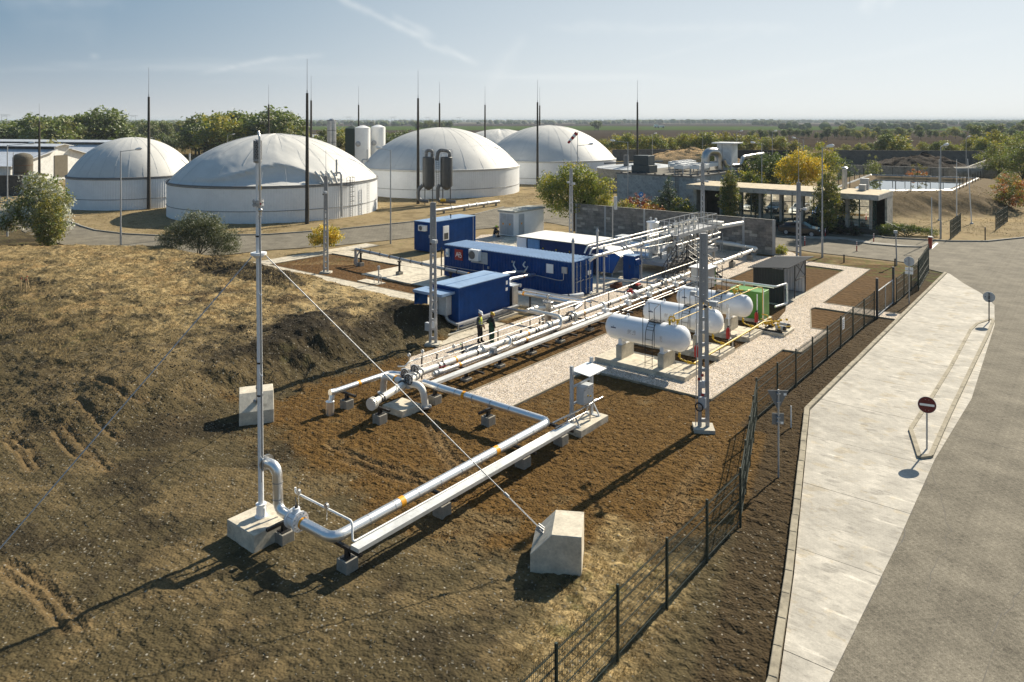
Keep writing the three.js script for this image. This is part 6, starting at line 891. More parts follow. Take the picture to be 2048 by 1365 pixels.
const gd = thing('grey_duct', 'thick grey duct with black couplings low before the long container', 'duct', [-15.5, 9.8, 0.5]); part('duct', sweep([P(-18, 10.2, 0.55), P(-15.6, 9.9, 0.5), P(-14.6, 10.4, 0.6), P(-14.3, 11.4, 0.6)], 0.17, 16, 0.5), M.greyPaint, gd); part('coupling', [cyl(P(-17.2, 10.1, 0.54), P(-17.1, 10.09, 0.54), 0.19, 0.19, 14), cyl(P(-14.75, 10.25, 0.58), P(-14.68, 10.32, 0.58), 0.19, 0.19, 14)], M.blackSteel, gd);
// strainer vessel
const fv = thing('strainer_vessel', 'upright silver strainer vessel with a bolted lid, between the cabin and the rack', 'vessel', [-12.75, 5.1, 0]); part('vessel', lathe([[0.02, 0.28], [0.18, 0.33], [0.235, 0.5], [0.235, 1.5], [0.25, 1.5]], P(-12.75, 5.1, 0), 22), M.stainless, fv); part('lid', [lathe([[0.235, 1.5], [0.33, 1.5], [0.33, 1.57], [0.05, 1.6]], P(-12.75, 5.1, 0), 22), ...[...Array(14)].map((_, k) => new THREE.CylinderGeometry(0.02, 0.02, 0.2, 6).translate(-12.75 + Math.cos(k * 0.449) * 0.28, 1.56, -5.1 + Math.sin(k * 0.449) * 0.28)), cyl(P(-12.75, 5.1, 1.6), P(-12.75, 5.1, 1.95), 0.05), new THREE.TorusGeometry(0.09, 0.018, 6, 14).translate(-12.75, 1.9, -5.1)], M.stainless, fv); part('leg', [0.5, 2.6, 4.7].map((a) => cyl(P(-12.75 + Math.cos(a) * 0.18, 5.1 + Math.sin(a) * 0.18, -0.1), P(-12.75 + Math.cos(a) * 0.18, 5.1 + Math.sin(a) * 0.18, 0.45), 0.03)), M.stainless, fv); part('inlet', [sweep([P(-13.2, 3.6, 1.24), P(-13.1, 4.4, 1.22), P(-12.8, 4.9, 1.2)], 0.115, 14, 0.2), sweep([P(-12.75, 5.2, 1.05), P(-12.75, 7.6, 1.02), P(-12.4, 8.2, 0.9)], 0.115, 14, 0.3), cyl(P(-13.15, 4.2, 1.22), P(-13.13, 4.3, 1.22), 0.18, 0.18, 16), cyl(P(-12.75, 5.6, 1.05), P(-12.75, 5.7, 1.05), 0.18, 0.18, 16)], M.whitePipe, fv);
const dn = thing('down_pipe', 'vertical silver pipe standing before the strainer vessel', 'pipe', [-12.2, 3.9, 0]); part('pipe', cyl(P(-12.25, 3.9, -0.1), P(-12.25, 3.9, 1.2), 0.075, 0.075, 12), M.stainless, dn); part('coupling', [cyl(P(-12.25, 3.9, 0.35), P(-12.25, 3.9, 0.42), 0.11), cyl(P(-12.25, 3.9, 0.8), P(-12.25, 3.9, 0.86), 0.11)], M.galv, dn);
// raised pipes from the container roof to the skid
const up = thing('overhead_pipes', 'white pipes crossing high from the container corner to the process skid', 'pipes', [-14.6, 20, 3]); part('pipe', sweep([P(-14.9, 13.2, 2.6), P(-14.7, 13.6, 2.9), P(-14.6, 25.2, 2.95)], 0.115, 12, 0.3), M.whitePipe, up); part('pipe', sweep([P(-15.4, 14.0, 2.9), P(-15.4, 14.3, 3.25), P(-15.2, 27, 3.3)], 0.06, 9, 0.2), M.whitePipe, up); part('pipe', sweep([P(-15.7, 13.8, 3.0), P(-15.7, 14.2, 3.45), P(-15.5, 27, 3.5)], 0.06, 9, 0.2), M.whitePipe, up); part('pipe', sweep([P(-15.4, 14.4, 2.65), P(-13.9, 26, 2.55)], 0.03, 6), M.whitePipe, up); part('flange', [17.5, 18, 20.5].map((v) => cyl(P(-14.66, v, 2.93), P(-14.66, v + 0.1, 2.93), 0.19, 0.19, 14)), M.galv, up); for (const v of [14.8, 20.4]) part('support_post', [box(-14.75, -14.63, v, v + 0.1, 0, 3.4), box(-15.9, -14.4, v, v + 0.1, 2.7, 2.78), box(-15.9, -14.4, v, v + 0.1, 3.2, 3.27)], M.galv, up);
const fl = (u, v, h, l) => { const q = thing('exhaust_stack', l, 'exhaust pipe', [u, v, 0]); part('pipe', cyl(P(u, v, 0), P(u, v, h), 0.085, 0.085, 12), M.galv, q); part('cap', [lathe([[0.12, h - 0.12], [0.12, h - 0.05], [0.02, h + 0.18]], P(u, v, 0), 12)], M.galv, q); }; fl(-15.2, 11.55, 4.25, 'slim grey exhaust pipe at the door corner of the long container'); fl(-15.2, 14.75, 4.6, 'slim grey exhaust pipe at the far corner of the long container');
const wl = thing('warning_post', 'grey post with a tall narrow white box on top, before the block wall', 'post', [-25, 33, 0]); part('post', sweep([P(-25.0, 33.4, 0), P(-25.0, 33.4, 3.9), P(-24.6, 33.2, 4.2)], 0.06, 8, 0.1), M.galv, wl); part('box', box(-24.65, -24.4, 33.05, 33.3, 3.7, 5.0), M.greyPaint, wl);
}
// process skid with walkway, stairs and vessels
{
const t = thing('process_skid', 'galvanised process skid with vessels, walkway, railings and black stairs', 'process skid', [-16, 27, 0]);
const U0 = -18.2, U1 = -13.9, V0 = 23.4, V1 = 33.4, D = 1.0;
part('deck', [box(U0, U1, V0, V1, D - 0.06, D), box(U0, U1, V0 - 0.06, V0, D - 0.28, D + 0.02), box(U1, U1 + 0.06, V0, V1, D - 0.28, D + 0.02)], M.galv, t); for (const [u, v] of [[U0 + 0.1, V0 + 0.1], [U1 - 0.3, V0 + 0.1], [U0 + 0.1, 28], [U1 - 0.3, 28], [U1 - 0.3, 33]]) part('leg', box(u, u + 0.2, v, v + 0.2, -0.1, D - 0.06), M.galv, t);
for (const v of [25.4, 27.9, 30.4, 33.1]) for (const u of [-15.6, -14.05]) part('column', box(u, u + 0.12, v, v + 0.12, D, 2.95), M.galv, t);
part('upper_walkway', [box(-15.7, -13.9, 25.4, 33.3, 2.95, 3.0), box(-15.72, -15.66, 25.4, 33.3, 2.8, 3.05), box(-13.94, -13.88, 25.4, 33.3, 2.8, 3.05)], M.galv, t);
const rail = (name, pts, h, m, step = 1.0) => { const g = []; for (let i = 0; i < pts.length - 1; i++) { const a = pts[i], b = pts[i + 1], n = Math.max(1, Math.round(a.distanceTo(b) / step)); for (let k = 0; k <= n; k++) { const p = a.clone().lerp(b, k / n); g.push(beam(p, p.clone().add(V3(0, h, 0)), 0.05)); } for (const y of [h, h * 0.52, 0.1]) { const q = a.clone(), w = b.clone(); q.y += y; w.y += y; g.push(beam(q, w, 0.042)); } } return part(name, g, m, t); };
rail('railing', [P(-15.7, 25.4, 3.0), P(-13.9, 25.4, 3.0), P(-13.9, 33.3, 3.0), P(-15.7, 33.3, 3.0)], 1.1, M.galv); rail('railing', [P(-15.7, 25.4, 3.0), P(-15.7, 33.3, 3.0)], 1.1, M.galv); rail('railing', [P(U0, V0, D), P(-15.9, V0, D)], 1.1, M.galv, 0.75);
const ve = part('tall_vessel', lathe([[0.05, 1.0], [0.52, 1.1], [0.52, 3.75], [0.58, 3.76], [0.58, 3.82], [0.08, 3.95]], P(-16.9, 26.6, 0), 26), M.alu, t); part('nozzle', [cyl(P(-16.6, 26.6, 3.9), P(-16.6, 26.6, 4.15), 0.1), new THREE.TorusGeometry(0.09, 0.025, 6, 12).translate(-17.1, 4.1, -26.6)], M.whitePaint, ve);
for (const [h, v] of [[2.05, 24.3], [1.3, 24.2]]) { const q = part('horizontal_vessel', sweep([P(-17.7, v, h), P(-15.9, v, h)], 0.27, 18), M.alu, t); part('end_ring', [cyl(P(-15.95, v, h), P(-15.85, v, h), 0.31, 0.31, 18), cyl(P(-17.75, v, h), P(-17.65, v, h), 0.31, 0.31, 18)], M.whitePipe, q); part('elbow', sweep([P(-17.7, v, h), P(-18.05, v, h), P(-18.1, v + 0.4, h + 0.5)], 0.14, 10, 0.25), M.whitePipe, q); }
part('cabinet', [rbox(-18.5, -17.9, 23.0, 23.3, 1.15, 1.9, 0.02), rbox(-19.5, -18.5, 24.5, 25.8, 0.0, 2.6, 0.03)], M.greyPaint, t); part('cabinet_stand', [box(-18.5, -18.44, 23.05, 23.2, 0, 1.15), box(-17.96, -17.9, 23.05, 23.2, 0, 1.15)], M.galv, t);
// pipework: long headers and a thicket of verticals between
const wp = [], gp = [], bk = [];
for (const [u, h, r] of [[-15.2, 2.55, 0.11], [-14.5, 2.2, 0.10], [-15.0, 1.75, 0.12], [-14.4, 1.5, 0.08], [-16.2, 2.8, 0.09], [-14.2, 1.25, 0.07], [-13.75, 1.9, 0.09], [-13.7, 2.35, 0.07]]) wp.push(sweep([P(u, 24.6, h), P(u, 33.6, h)], r, 10));
for (let k = 0; k < 76; k++) { const u = rr(-16.3, -13.4), v = rr(25.0, 33), h = rr(1.1, 2.3), l = rr(0.4, 1.4); (k % 3 ? wp : gp).push(k % 2 ? sweep([P(u, v, h), P(u, v, h + l * 0.6), P(u + rr(-0.6, 0.6), v + rr(-0.3, 0.3), h + l * 0.6)], rr(0.035, 0.075), 8, 0.12) : cyl(P(u, v, h), P(u, v, Math.min(h + l, 2.9)), rr(0.03, 0.08), rr(0.03, 0.08), 8)); }
for (let k = 0; k < 90; k++) { const u = rr(-16.2, -13.3), v = rr(25, 33.2), h = rr(1.15, 2.8), r = rr(0.07, 0.15); (k % 4 === 0 ? bk : gp).push(k % 2 ? cyl(P(u, v, h), P(u, v + 0.1, h), r, r, 10) : cyl(P(u, v, h), P(u, v, h + 0.12), r, r, 10)); }
for (let k = 0; k < 9; k++) { const v = 25.9 + k * 0.62, u = -15.0 + (k % 2) * 0.35, h = 3.05 + rr(0.1, 0.35); wp.push(cyl(P(u, v, 3.0), P(u, v, h + 0.3), 0.12, 0.12, 12), cyl(P(u, v, h + 0.3), P(u, v, h + 0.36), 0.2, 0.2, 14), cyl(P(u - 0.2, v, h + 0.45), P(u + 0.25, v, h + 0.55), 0.09, 0.09, 10)); gp.push(cyl(P(u, v, h + 0.36), P(u, v, h + 0.75), 0.04), cyl(P(u - 0.1, v, h + 0.72), P(u + 0.1, v, h + 0.72), 0.03)); }
part('white_pipework', wp, M.whitePipe, t).userData.kind = 'stuff'; part('steel_pipework', gp, M.stainless, t).userData.kind = 'stuff'; part('black_fittings', bk, M.blackSteel, t).userData.kind = 'stuff'; part('red_fitting', [[-17.9, 24.6, 2.6], [-14.6, 25.5, 2.5], [-14.3, 30, 2.4], [-14.2, 32.6, 2.7]].map(([u, v, h]) => cyl(P(u, v, h), P(u + 0.2, v, h), 0.08, 0.08, 10)), M.rust, t);
part('end_header', [sweep([P(-14.6, 33.0, 2.6), P(-14.2, 33.6, 2.75), P(-13.0, 37.2, 2.9)], 0.2, 14, 0.4), rbox(-14.9, -13.7, 33.6, 34.5, 3.0, 3.3, 0.03)], M.whitePipe, t);
// black stairs up to a landing and over the pipes
const st = thing('steel_stairs', 'black steel stairs and landing crossing over the pipe rack', 'stairs', [-13, 25, 0]), g = [], tr = [];
const flight = (a, b, wdir, w, n) => { const off = V3(wdir[0] * w / 2, 0, -wdir[1] * w / 2); for (const s of [-1, 1]) { const o = off.clone().multiplyScalar(s); g.push(beam(a.clone().add(o), b.clone().add(o), 0.05, 0.2)); for (const y of [1.0, 0.55]) { const p = a.clone().add(o), q = b.clone().add(o); p.y += y; q.y += y; g.push(beam(p, q, 0.045)); } for (let k = 0; k <= 3; k++) { const p = a.clone().lerp(b, k / 3).add(o); g.push(beam(p, p.clone().add(V3(0, 1.0, 0)), 0.045)); } } for (let k = 1; k < n; k++) { const p = a.clone().lerp(b, k / n); tr.push(beam(p.clone().sub(off), p.clone().add(off), 0.26, 0.04)); } };
flight(P(-13.1, 21.9, 0), P(-13.1, 24.3, 1.5), [1, 0], 0.9, 8); flight(P(-10.1, 25.0, 0), P(-12.6, 25.0, 1.5), [0, 1], 0.9, 8);
const Ld = []; Ld.push(box(-13.6, -12.6, 24.3, 27.6, 1.44, 1.5)); for (const [u, v] of [[-13.6, 24.3], [-12.65, 24.3], [-13.6, 27.5], [-12.65, 27.5]]) Ld.push(box(u, u + 0.06, v, v + 0.06, -0.1, 2.5)); for (const y of [2.0, 2.5]) Ld.push(beam(P(-12.62, 25.5, y), P(-12.62, 27.6, y), 0.045), beam(P(-13.6, 27.55, y), P(-12.6, 27.55, y), 0.045), beam(P(-13.57, 24.4, y), P(-13.57, 27.6, y), 0.045));
part('landing', Ld, M.blackSteel, st); part('stringer_and_rail', g, M.blackSteel, st); part('tread', tr, M.galvDark, st);
// valve with actuator by the wall
const av = thing('actuated_valve', 'grey pipe with a rounded valve actuator before the block wall', 'valve', [-14.5, 36.4, 0]); part('pipe', [sweep([P(-17.4, 36.8, 0.95), P(-13.0, 36.5, 0.92)], 0.15, 14), cyl(P(-15.6, 36.7, 0.94), P(-15.5, 36.7, 0.94), 0.26, 0.26, 16), cyl(P(-16.6, 36.7, 0.94), P(-16.5, 36.7, 0.94), 0.26, 0.26, 16)], M.greyPaint, av); part('actuator', [sweep([P(-16.5, 36.65, 2.0), P(-15.3, 36.6, 2.0)], 0.27, 16), cyl(P(-15.9, 36.6, 1.1), P(-15.9, 36.6, 1.8), 0.12, 0.16, 12)], M.greyPaint, av); part('stand', [box(-15.0, -14.9, 36.6, 36.7, -0.1, 0.8), box(-17.2, -17.0, 36.6, 36.8, -0.1, 0.8), box(-14.6, -14.55, 36.2, 36.25, -0.1, 1.9)], M.galv, av); part('conduit', sweep([P(-15.4, 36.4, 1.9), P(-15.2, 36.4, 1.9), P(-15.1, 36.3, 1.2), P(-13.4, 36.2, 1.15)], 0.025, 6, 0.1), M.galv, av);
}
// white cabinet, green cabinet, dark shelter
{
const w = thing('white_cabinet', 'pale grey cabinet with dark joints behind the third propane tank', 'cabinet', [-10, 21, 0]); part('body', box(-10.65, -9.25, 20.75, 22.2, 0.05, 1.5), M.whitePipe, w); part('lid', box(-10.75, -9.15, 20.65, 22.3, 1.5, 1.56), M.whitePaint, w); part('corner_strip', [-10.66, -10.0, -9.29].map((u) => box(u, u + 0.05, 20.735, 20.75, 0.05, 1.5)), M.rust, w); part('green_side', box(-9.25, -9.235, 22.0, 22.15, 0.05, 1.48), M.green, w);
const g = thing('green_cabinet', 'bright green steel cabinet behind the farthest propane tank', 'cabinet', [-3.9, 14.9, 0]); part('body', rbox(-4.95, -2.8, 14.3, 15.55, 0.12, 1.85, 0.03), M.green, g); part('door', [box(-4.85, -3.9, 14.27, 14.295, 0.25, 1.75), box(-3.86, -2.9, 14.27, 14.295, 0.25, 1.75)], M.green, g); part('side_panel', [box(-2.795, -2.77, 14.42, 15.42, 0.25, 1.72)], M.green, g); part('plinth', box(-5.05, -2.65, 14.2, 15.65, -0.3, 0.12), M.newConcrete, g); part('handle', box(-3.97, -3.93, 14.22, 14.27, 0.9, 1.15), M.blackSteel, g);
const pp = thing('white_pipe_bend', 'white pipe bend along the roof and side of the green cabinet', 'pipe', [-2.6, 15, 0]); part('pipe', [sweep([P(-7.2, 15.9, 1.98), P(-2.5, 15.9, 2.0), P(-2.2, 17.1, 2.05), P(-2.2, 17.2, 0.75), P(-2.55, 15.9, 0.7)], 0.06, 10, 0.15), sweep([P(-8.5, 16.3, 1.85), P(-2.7, 16.1, 1.85)], 0.03, 7)], M.whitePaint, pp); part('post', [box(-2.7, -2.62, 14.0, 14.08, -0.1, 2.15), box(-4.6, -4.52, 15.8, 15.88, -0.1, 2.1)], M.whitePaint, pp); part('tray', [0, 1, 2, 3].map((k) => beam(P(-9.3, 16.4 + k * 0.22, 1.55), P(-5.4, 16.3 + k * 0.22, 1.5), 0.03)), M.galv, pp);
const s = thing('metal_shelter', 'open dark grey corrugated metal shelter on the gravel path', 'shelter', [-4.3, 22, 0]), [u0, u1, v0, v1] = [-5.35, -3.2, 19.55, 24.3];
part('wall', [corrugated(u0, u1, v0, v1, 0.0, 2.42, '-v', 0.2, 0.03), corrugated(u0, u1, v0, v1, 0.0, 2.3, '-u', 0.2, 0.03), corrugated(u0, u1, v0, v1, 0.0, 2.42, '+v', 0.2, 0.03)], M.anthracite, s); part('inner_sheet', [corrugated(u0 + 0.06, u0 + 0.07, v0, v1, 0.05, 2.3, '+u', 0.2, 0.03), corrugated(u0, u1 - 0.05, v1 - 0.08, v1 - 0.07, 0.05, 2.4, '-v', 0.2, 0.03)], mat('paleSheet', [0.75, 0.76, 0.78], { rough: 0.5, metal: 0.3 }), s);
part('frame', [[u1, v0], [u1, 21.9], [u1, v1]].map(([u, v]) => box(u - 0.06, u, v - 0.03, v + 0.03, -0.05, 2.55)).concat([beam(P(u1 - 0.03, v0, 2.5), P(u1 - 0.03, v1, 2.5), 0.07), beam(P(u1 - 0.03, 21.9, 1.25), P(u1 - 0.03, v1, 1.25), 0.05), beam(P(u1 - 0.03, 21.9, 1.25), P(u1 - 0.03, v1, 2.5), 0.035), beam(P(u1 - 0.03, 21.9, 2.5), P(u1 - 0.03, v1, 1.25), 0.035)]), M.anthracite, s);
const rf = []; for (let k = 0; k < 14; k++) rf.push(beam(P(u0 - 0.25, v0 - 0.3 + k * 0.39, 2.36), P(u1 + 0.45, v0 - 0.3 + k * 0.39, 2.66), 0.17, 0.05)); part('roof', [...rf, slabTilt(u0 - 0.25, u1 + 0.45, v0 - 0.4, v1 + 0.5, 2.33, 2.63)], M.anthracite, s); part('floor', box(u0, u1 + 0.15, v0, v1, -0.2, 0.03), M.concrete, s);
}
function slabTilt(u0, u1, v0, v1, ha, hb) { const g = box(u0, u1, v0, v1, 0, 0.03), p = g.attributes.position; for (let i = 0; i < p.count; i++) p.setY(i, p.getY(i) + mix(ha, hb, (p.getX(i) - u0) / (u1 - u0))); g.computeVertexNormals(); return g; }
// propane tanks
{
const cv = document.createElement('canvas'); cv.width = 256; cv.height = 128; const x = cv.getContext('2d'); x.clearRect(0, 0, 256, 128); x.fillStyle = '#e9e9e6'; x.fillRect(0, 0, 256, 128); x.fillStyle = '#6a4a58'; for (let r = 0; r < 6; r++) for (let c = 0; c < 9; c++) { if (hash(r, c) > 0.25) x.fillRect(10 + c * 27, 10 + r * 19, 10 + 14 * hash(c, r), 8); }
const tx = new THREE.CanvasTexture(cv); tx.colorSpace = THREE.SRGBColorSpace; mat('tankPlate', [1, 1, 1], { rough: 0.4, map: tx, keepUV: true });
mat('tankWhite', [0.93, 0.95, 0.97], { rough: 0.25, map: texSoft }); mat('ink', [0.05, 0.06, 0.12], { rough: 0.5 });
const makeTank = () => {
const t = spot('propane_tank', '', 'gas tank', S(0, 0, 0), -TH, 'white propane tanks'), R = 0.645, H = 1.76, a = -2.35, b = 2.35, prof = [];
for (let i = 0; i <= 10; i++) { const q = i / 10 * Math.PI / 2; prof.push([Math.sin(q) * R, a + 0.48 - Math.cos(q) * 0.48]); } for (let i = 0; i <= 10; i++) { const q = i / 10 * Math.PI / 2; prof.push([Math.max(Math.cos(q) * R, 0.001), b - 0.48 + Math.sin(q) * 0.48]); }
part('shell', lathe(prof, V3(0, 0, 0), 48).rotateZ(-Math.PI / 2).translate(0, H, 0), M.tankWhite, t);
part('weld_ring', [a + 0.48, b - 0.48].map((k) => new THREE.TorusGeometry(R + 0.001, 0.006, 5, 48).rotateY(Math.PI / 2).translate(k, H, 0)), M.tankWhite, t);
for (const u of [-1.35, 1.05]) { part('saddle', [box(u - 0.1, u + 0.1, -0.42, 0.42, 0.98, 1.28), box(u - 0.14, u + 0.14, -0.45, 0.45, 0.96, 0.99)], M.tankWhite, t); part('pier', rbox(u - 0.17, u + 0.17, -0.55, 0.75, 0.2, 0.96, 0.02), M.concrete, t); }
const lad = [], arc = (uu) => { const pts = [P(uu, -0.80, 0.25), P(uu, -0.80, 1.5)]; for (let k = 0; k <= 8; k++) { const q = Math.PI * (0.92 - 0.42 * k / 8); pts.push(P(uu, Math.cos(q) * (R + 0.12), H + Math.sin(q) * (R + 0.12))); } return pts; };
for (const uu of [0.32, 0.72]) lad.push(sweep(arc(uu), 0.016, 5)); for (let k = 0; k < 5; k++) lad.push(cyl(P(0.32, -0.80, 0.45 + k * 0.3), P(0.72, -0.80, 0.45 + k * 0.3), 0.013, 0.013, 5)); for (let k = 1; k < 6; k++) { const q = Math.PI * (0.92 - 0.40 * k / 6); lad.push(cyl(P(0.32, Math.cos(q) * (R + 0.12), H + Math.sin(q) * (R + 0.12)), P(0.72, Math.cos(q) * (R + 0.12), H + Math.sin(q) * (R + 0.12)), 0.013, 0.013, 5)); }
for (const uu of [0.22, 0.86]) lad.push(sweep([P(uu, -0.85, 1.3), P(uu, -0.85, 3.25), P(uu, -0.2, 3.4), P(uu, -0.15, 2.4)], 0.016, 5, 0.12)); lad.push(cyl(P(0.22, -0.2, 3.35), P(0.86, -0.2, 3.35), 0.014, 0.014, 5), box(0.2, 0.9, -0.25, 0.25, 2.41, 2.45)); part('ladder', lad, M.blackSteel, t);
part('lifting_eye', [-1.1, 1.5].map((u) => new THREE.TorusGeometry(0.07, 0.022, 6, 14).translate(u, H + R + 0.06, 0)), M.tankWhite, t);
part('valve_dome', [sweep([P(1.25, 0, H + R), P(1.25, 0, 2.75), P(1.5, 0.1, 2.78), P(1.5, 0.1, 2.5)], 0.035, 8, 0.08), cyl(P(1.35, -0.12, H + R - 0.05), P(1.35, -0.12, 2.6), 0.05), cyl(P(1.62, 0.15, H + R - 0.08), P(1.62, 0.15, 2.62), 0.04), new THREE.SphereGeometry(0.07, 8, 6).translate(1.5, 2.6, 0.12), beam(P(1.2, -0.1, 2.6), P(1.75, 0.2, 2.64), 0.05)], M.yellow, t);
part('bottom_valve', [sweep([P(1.75, 0.05, 1.12), P(1.8, 0.05, 0.75), P(2.25, 0.1, 0.62), P(2.7, 0.15, 0.6)], 0.035, 8, 0.1), cyl(P(1.78, 0.05, 0.82), P(1.8, 0.05, 1.0), 0.06), cyl(P(2.2, 0.1, 0.63), P(2.4, 0.1, 0.62), 0.065), beam(P(2.3, 0.1, 0.62), P(2.3, -0.1, 0.78), 0.03), beam(P(1.8, -0.1, 0.9), P(1.8, 0.15, 0.95), 0.03)], M.yellow, t);
const pl = (u, w, h, q, m) => { const g = new THREE.PlaneGeometry(w, h, 1, 6), p = g.attributes.position; for (let i = 0; i < p.count; i++) { const an = q + p.getY(i) / R; p.setXYZ(i, u + p.getX(i), H + Math.sin(an) * (R + 0.004), Math.cos(an) * (R + 0.004)); } g.computeVertexNormals(); return g; };
part('data_plate', pl(-0.55, 0.5, 0.26, 0.05, 0), M.tankPlate, t); part('side_text', pl(1.12, 0.14, 0.34, -0.02, 0), M.tankPlate, t); part('logo', [pl(-1.62, 0.30, 0.06, 0.16), pl(-1.62, 0.06, 0.03, 0.26)], M.ink, t);
return t;
};
const T = makeTank(), info = [[2.3, 'nearest of the three white propane tanks, whole in view'], [6.4, 'middle one of the three white propane tanks'], [10.7, 'farthest of the three white propane tanks, next to the green cabinet']];
info.forEach(([v, l], i) => { const o = i ? copy(T, S(-4.45, v, 0), -TH, l) : T; o.position.copy(S(-4.45, v, 0)); o.userData.label = l; });
const sl = spot('tank_slab', '', 'slab', S(0, 0, 0), -TH, 'concrete slabs of the propane tanks'); part('slab', rbox(-2.55, 2.6, -1.0, 1.1, -0.3, 0.24, 0.02), M.newConcrete, sl);
['concrete slab under the nearest propane tank', 'concrete slab under the middle propane tank', 'concrete slab under the farthest propane tank'].forEach((l, i) => { const o = i ? copy(sl, S(-4.45, info[i][0], 0), -TH, l) : sl; o.position.copy(S(-4.45, info[i][0], 0)); o.userData.label = l; });
const ex = spot('fire_extinguisher', '', 'fire extinguisher', S(0, 0, 0), -TH, 'fire extinguishers by the propane tanks'); part('cylinder', lathe([[0.02, 0], [0.1, 0.01], [0.11, 0.05], [0.11, 0.48], [0.07, 0.58], [0.04, 0.62]], V3(0, 0, 0), 16), M.red, ex); part('head', [cyl(V3(0, 0.6, 0), V3(0, 0.72, 0), 0.04), beam(V3(0, 0.7, 0), V3(0.16, 0.74, 0), 0.03)], M.blackSteel, ex); part('hose', sweep([V3(0.04, 0.68, 0), V3(0.16, 0.55, 0), V3(0.14, 0.2, 0)], 0.016, 6, 0.08), M.rubber, ex);
[2.3, 6.4, 10.7].forEach((v, i) => { const l = 'red fire extinguisher hanging by the ' + ['nearest', 'middle', 'farthest'][i] + ' propane tank', o = i ? copy(ex, S(-2.35, v + 1.35, 0.55), -TH, l) : ex; o.position.copy(S(-2.35, v + 1.35, 0.55)); o.userData.label = l; });
const ep = spot('white_post', '', 'post', S(0, 0, 0), -TH, 'thin white posts at the ends of the propane tanks'); part('post', cyl(V3(0, 0, 0), V3(0, 2.1, 0), 0.03, 0.03, 8), M.whitePaint, ep); part('shelf', box(-0.12, 0.12, -0.16, 0.1, 0.44, 0.47), M.greyPaint, ep);
[2.3, 6.4, 10.7].forEach((v, i) => { const l = 'thin white post holding the extinguisher by the ' + ['nearest', 'middle', 'farthest'][i] + ' propane tank', o = i ? copy(ep, S(-2.35, v + 1.5, 0.1), -TH, l) : ep; o.position.copy(S(-2.35, v + 1.5, 0.1)); o.userData.label = l; });
const y = thing('yellow_gas_pipe', 'straight yellow gas pipe on low posts along the three propane tanks', 'gas pipe', [-2, 7, 0.6]); part('pipe', [sweep([P(-1.95, 2.5, 0.6), P(-1.95, 12.1, 0.62), P(-1.7, 12.6, 0.62)], 0.048, 10, 0.2)], M.yellow, y); part('leg', [5.6, 7.4, 9.9].map((v) => box(-1.98, -1.92, v, v + 0.05, 0, 0.56)), M.galv, y);
const y2 = thing('yellow_gas_lines', 'two thin yellow gas lines crossing above the propane tanks', 'gas pipe', [-3, 7, 2.6]); part('line', [sweep([P(-3.05, 2.4, 2.6), P(-3.05, 2.5, 2.85), P(-3.0, 11.2, 2.85)], 0.024, 8, 0.08), sweep([P(-2.75, 2.4, 2.5), P(-2.75, 2.55, 2.65), P(-2.3, 12.2, 2.65), P(-2.1, 12.4, 2.6), P(-2.1, 12.5, 0.5), P(-1.6, 12.7, 0.45)], 0.024, 8, 0.08)], M.yellow, y2); part('fitting', [[-3.02, 6.3, 2.85], [-2.6, 6.6, 2.65], [-3.0, 10.6, 2.85], [-2.4, 10.8, 2.65]].map(([u, v, h]) => cyl(P(u, v, h), P(u, v + 0.25, h), 0.06, 0.06, 8)), M.yellow, y2); part('hanger', [6.5, 10.7].map((v) => box(-3.2, -2.4, v, v + 0.04, 2.55, 2.6)), M.blackSteel, y2);
const ps = thing('pump_slab', 'low concrete slab under the yellow pump set', 'slab', [-1.4, 12.9, 0]); part('slab', rbox(-2.55, -0.62, 11.85, 13.7, -0.3, 0.16, 0.02), M.newConcrete, ps);
const pu = thing('pump_set', 'yellow piped pump set with two grey motors on a low slab', 'pump set', [-1.5, 12.8, 0.16]); const yy = [], bb = []; for (let k = 0; k < 26; k++) { const u = rr(-2.3, -0.95), v = rr(12.0, 13.5), h = rr(0.35, 0.75); yy.push(k % 2 ? sweep([P(u, v, 0.3), P(u, v, h), P(u + rr(-0.5, 0.5), v + rr(-0.5, 0.5), h)], 0.032, 7, 0.1) : cyl(P(u, v, h), P(u + 0.12, v, h), 0.06, 0.06, 8)); if (k % 3 === 0) bb.push(cyl(P(u, v, 0.2), P(u, v + 0.25, 0.24), 0.08, 0.08, 10)); } part('pipework', yy, M.yellow, pu); part('base_frame', [box(-2.4, -0.8, 12.0, 12.08, 0.16, 0.26), box(-2.4, -0.8, 13.4, 13.48, 0.16, 0.26), ...bb], M.blackSteel, pu); for (const v of [12.3, 13.0]) { const m = part('motor', sweep([P(-1.25, v, 0.42), P(-0.75, v - 0.05, 0.42)], 0.14, 14), M.greyPaint, pu); part('fan_cowl', cyl(P(-0.78, v - 0.05, 0.42), P(-0.66, v - 0.06, 0.42), 0.15, 0.13, 14), M.blackSteel, m); }
}
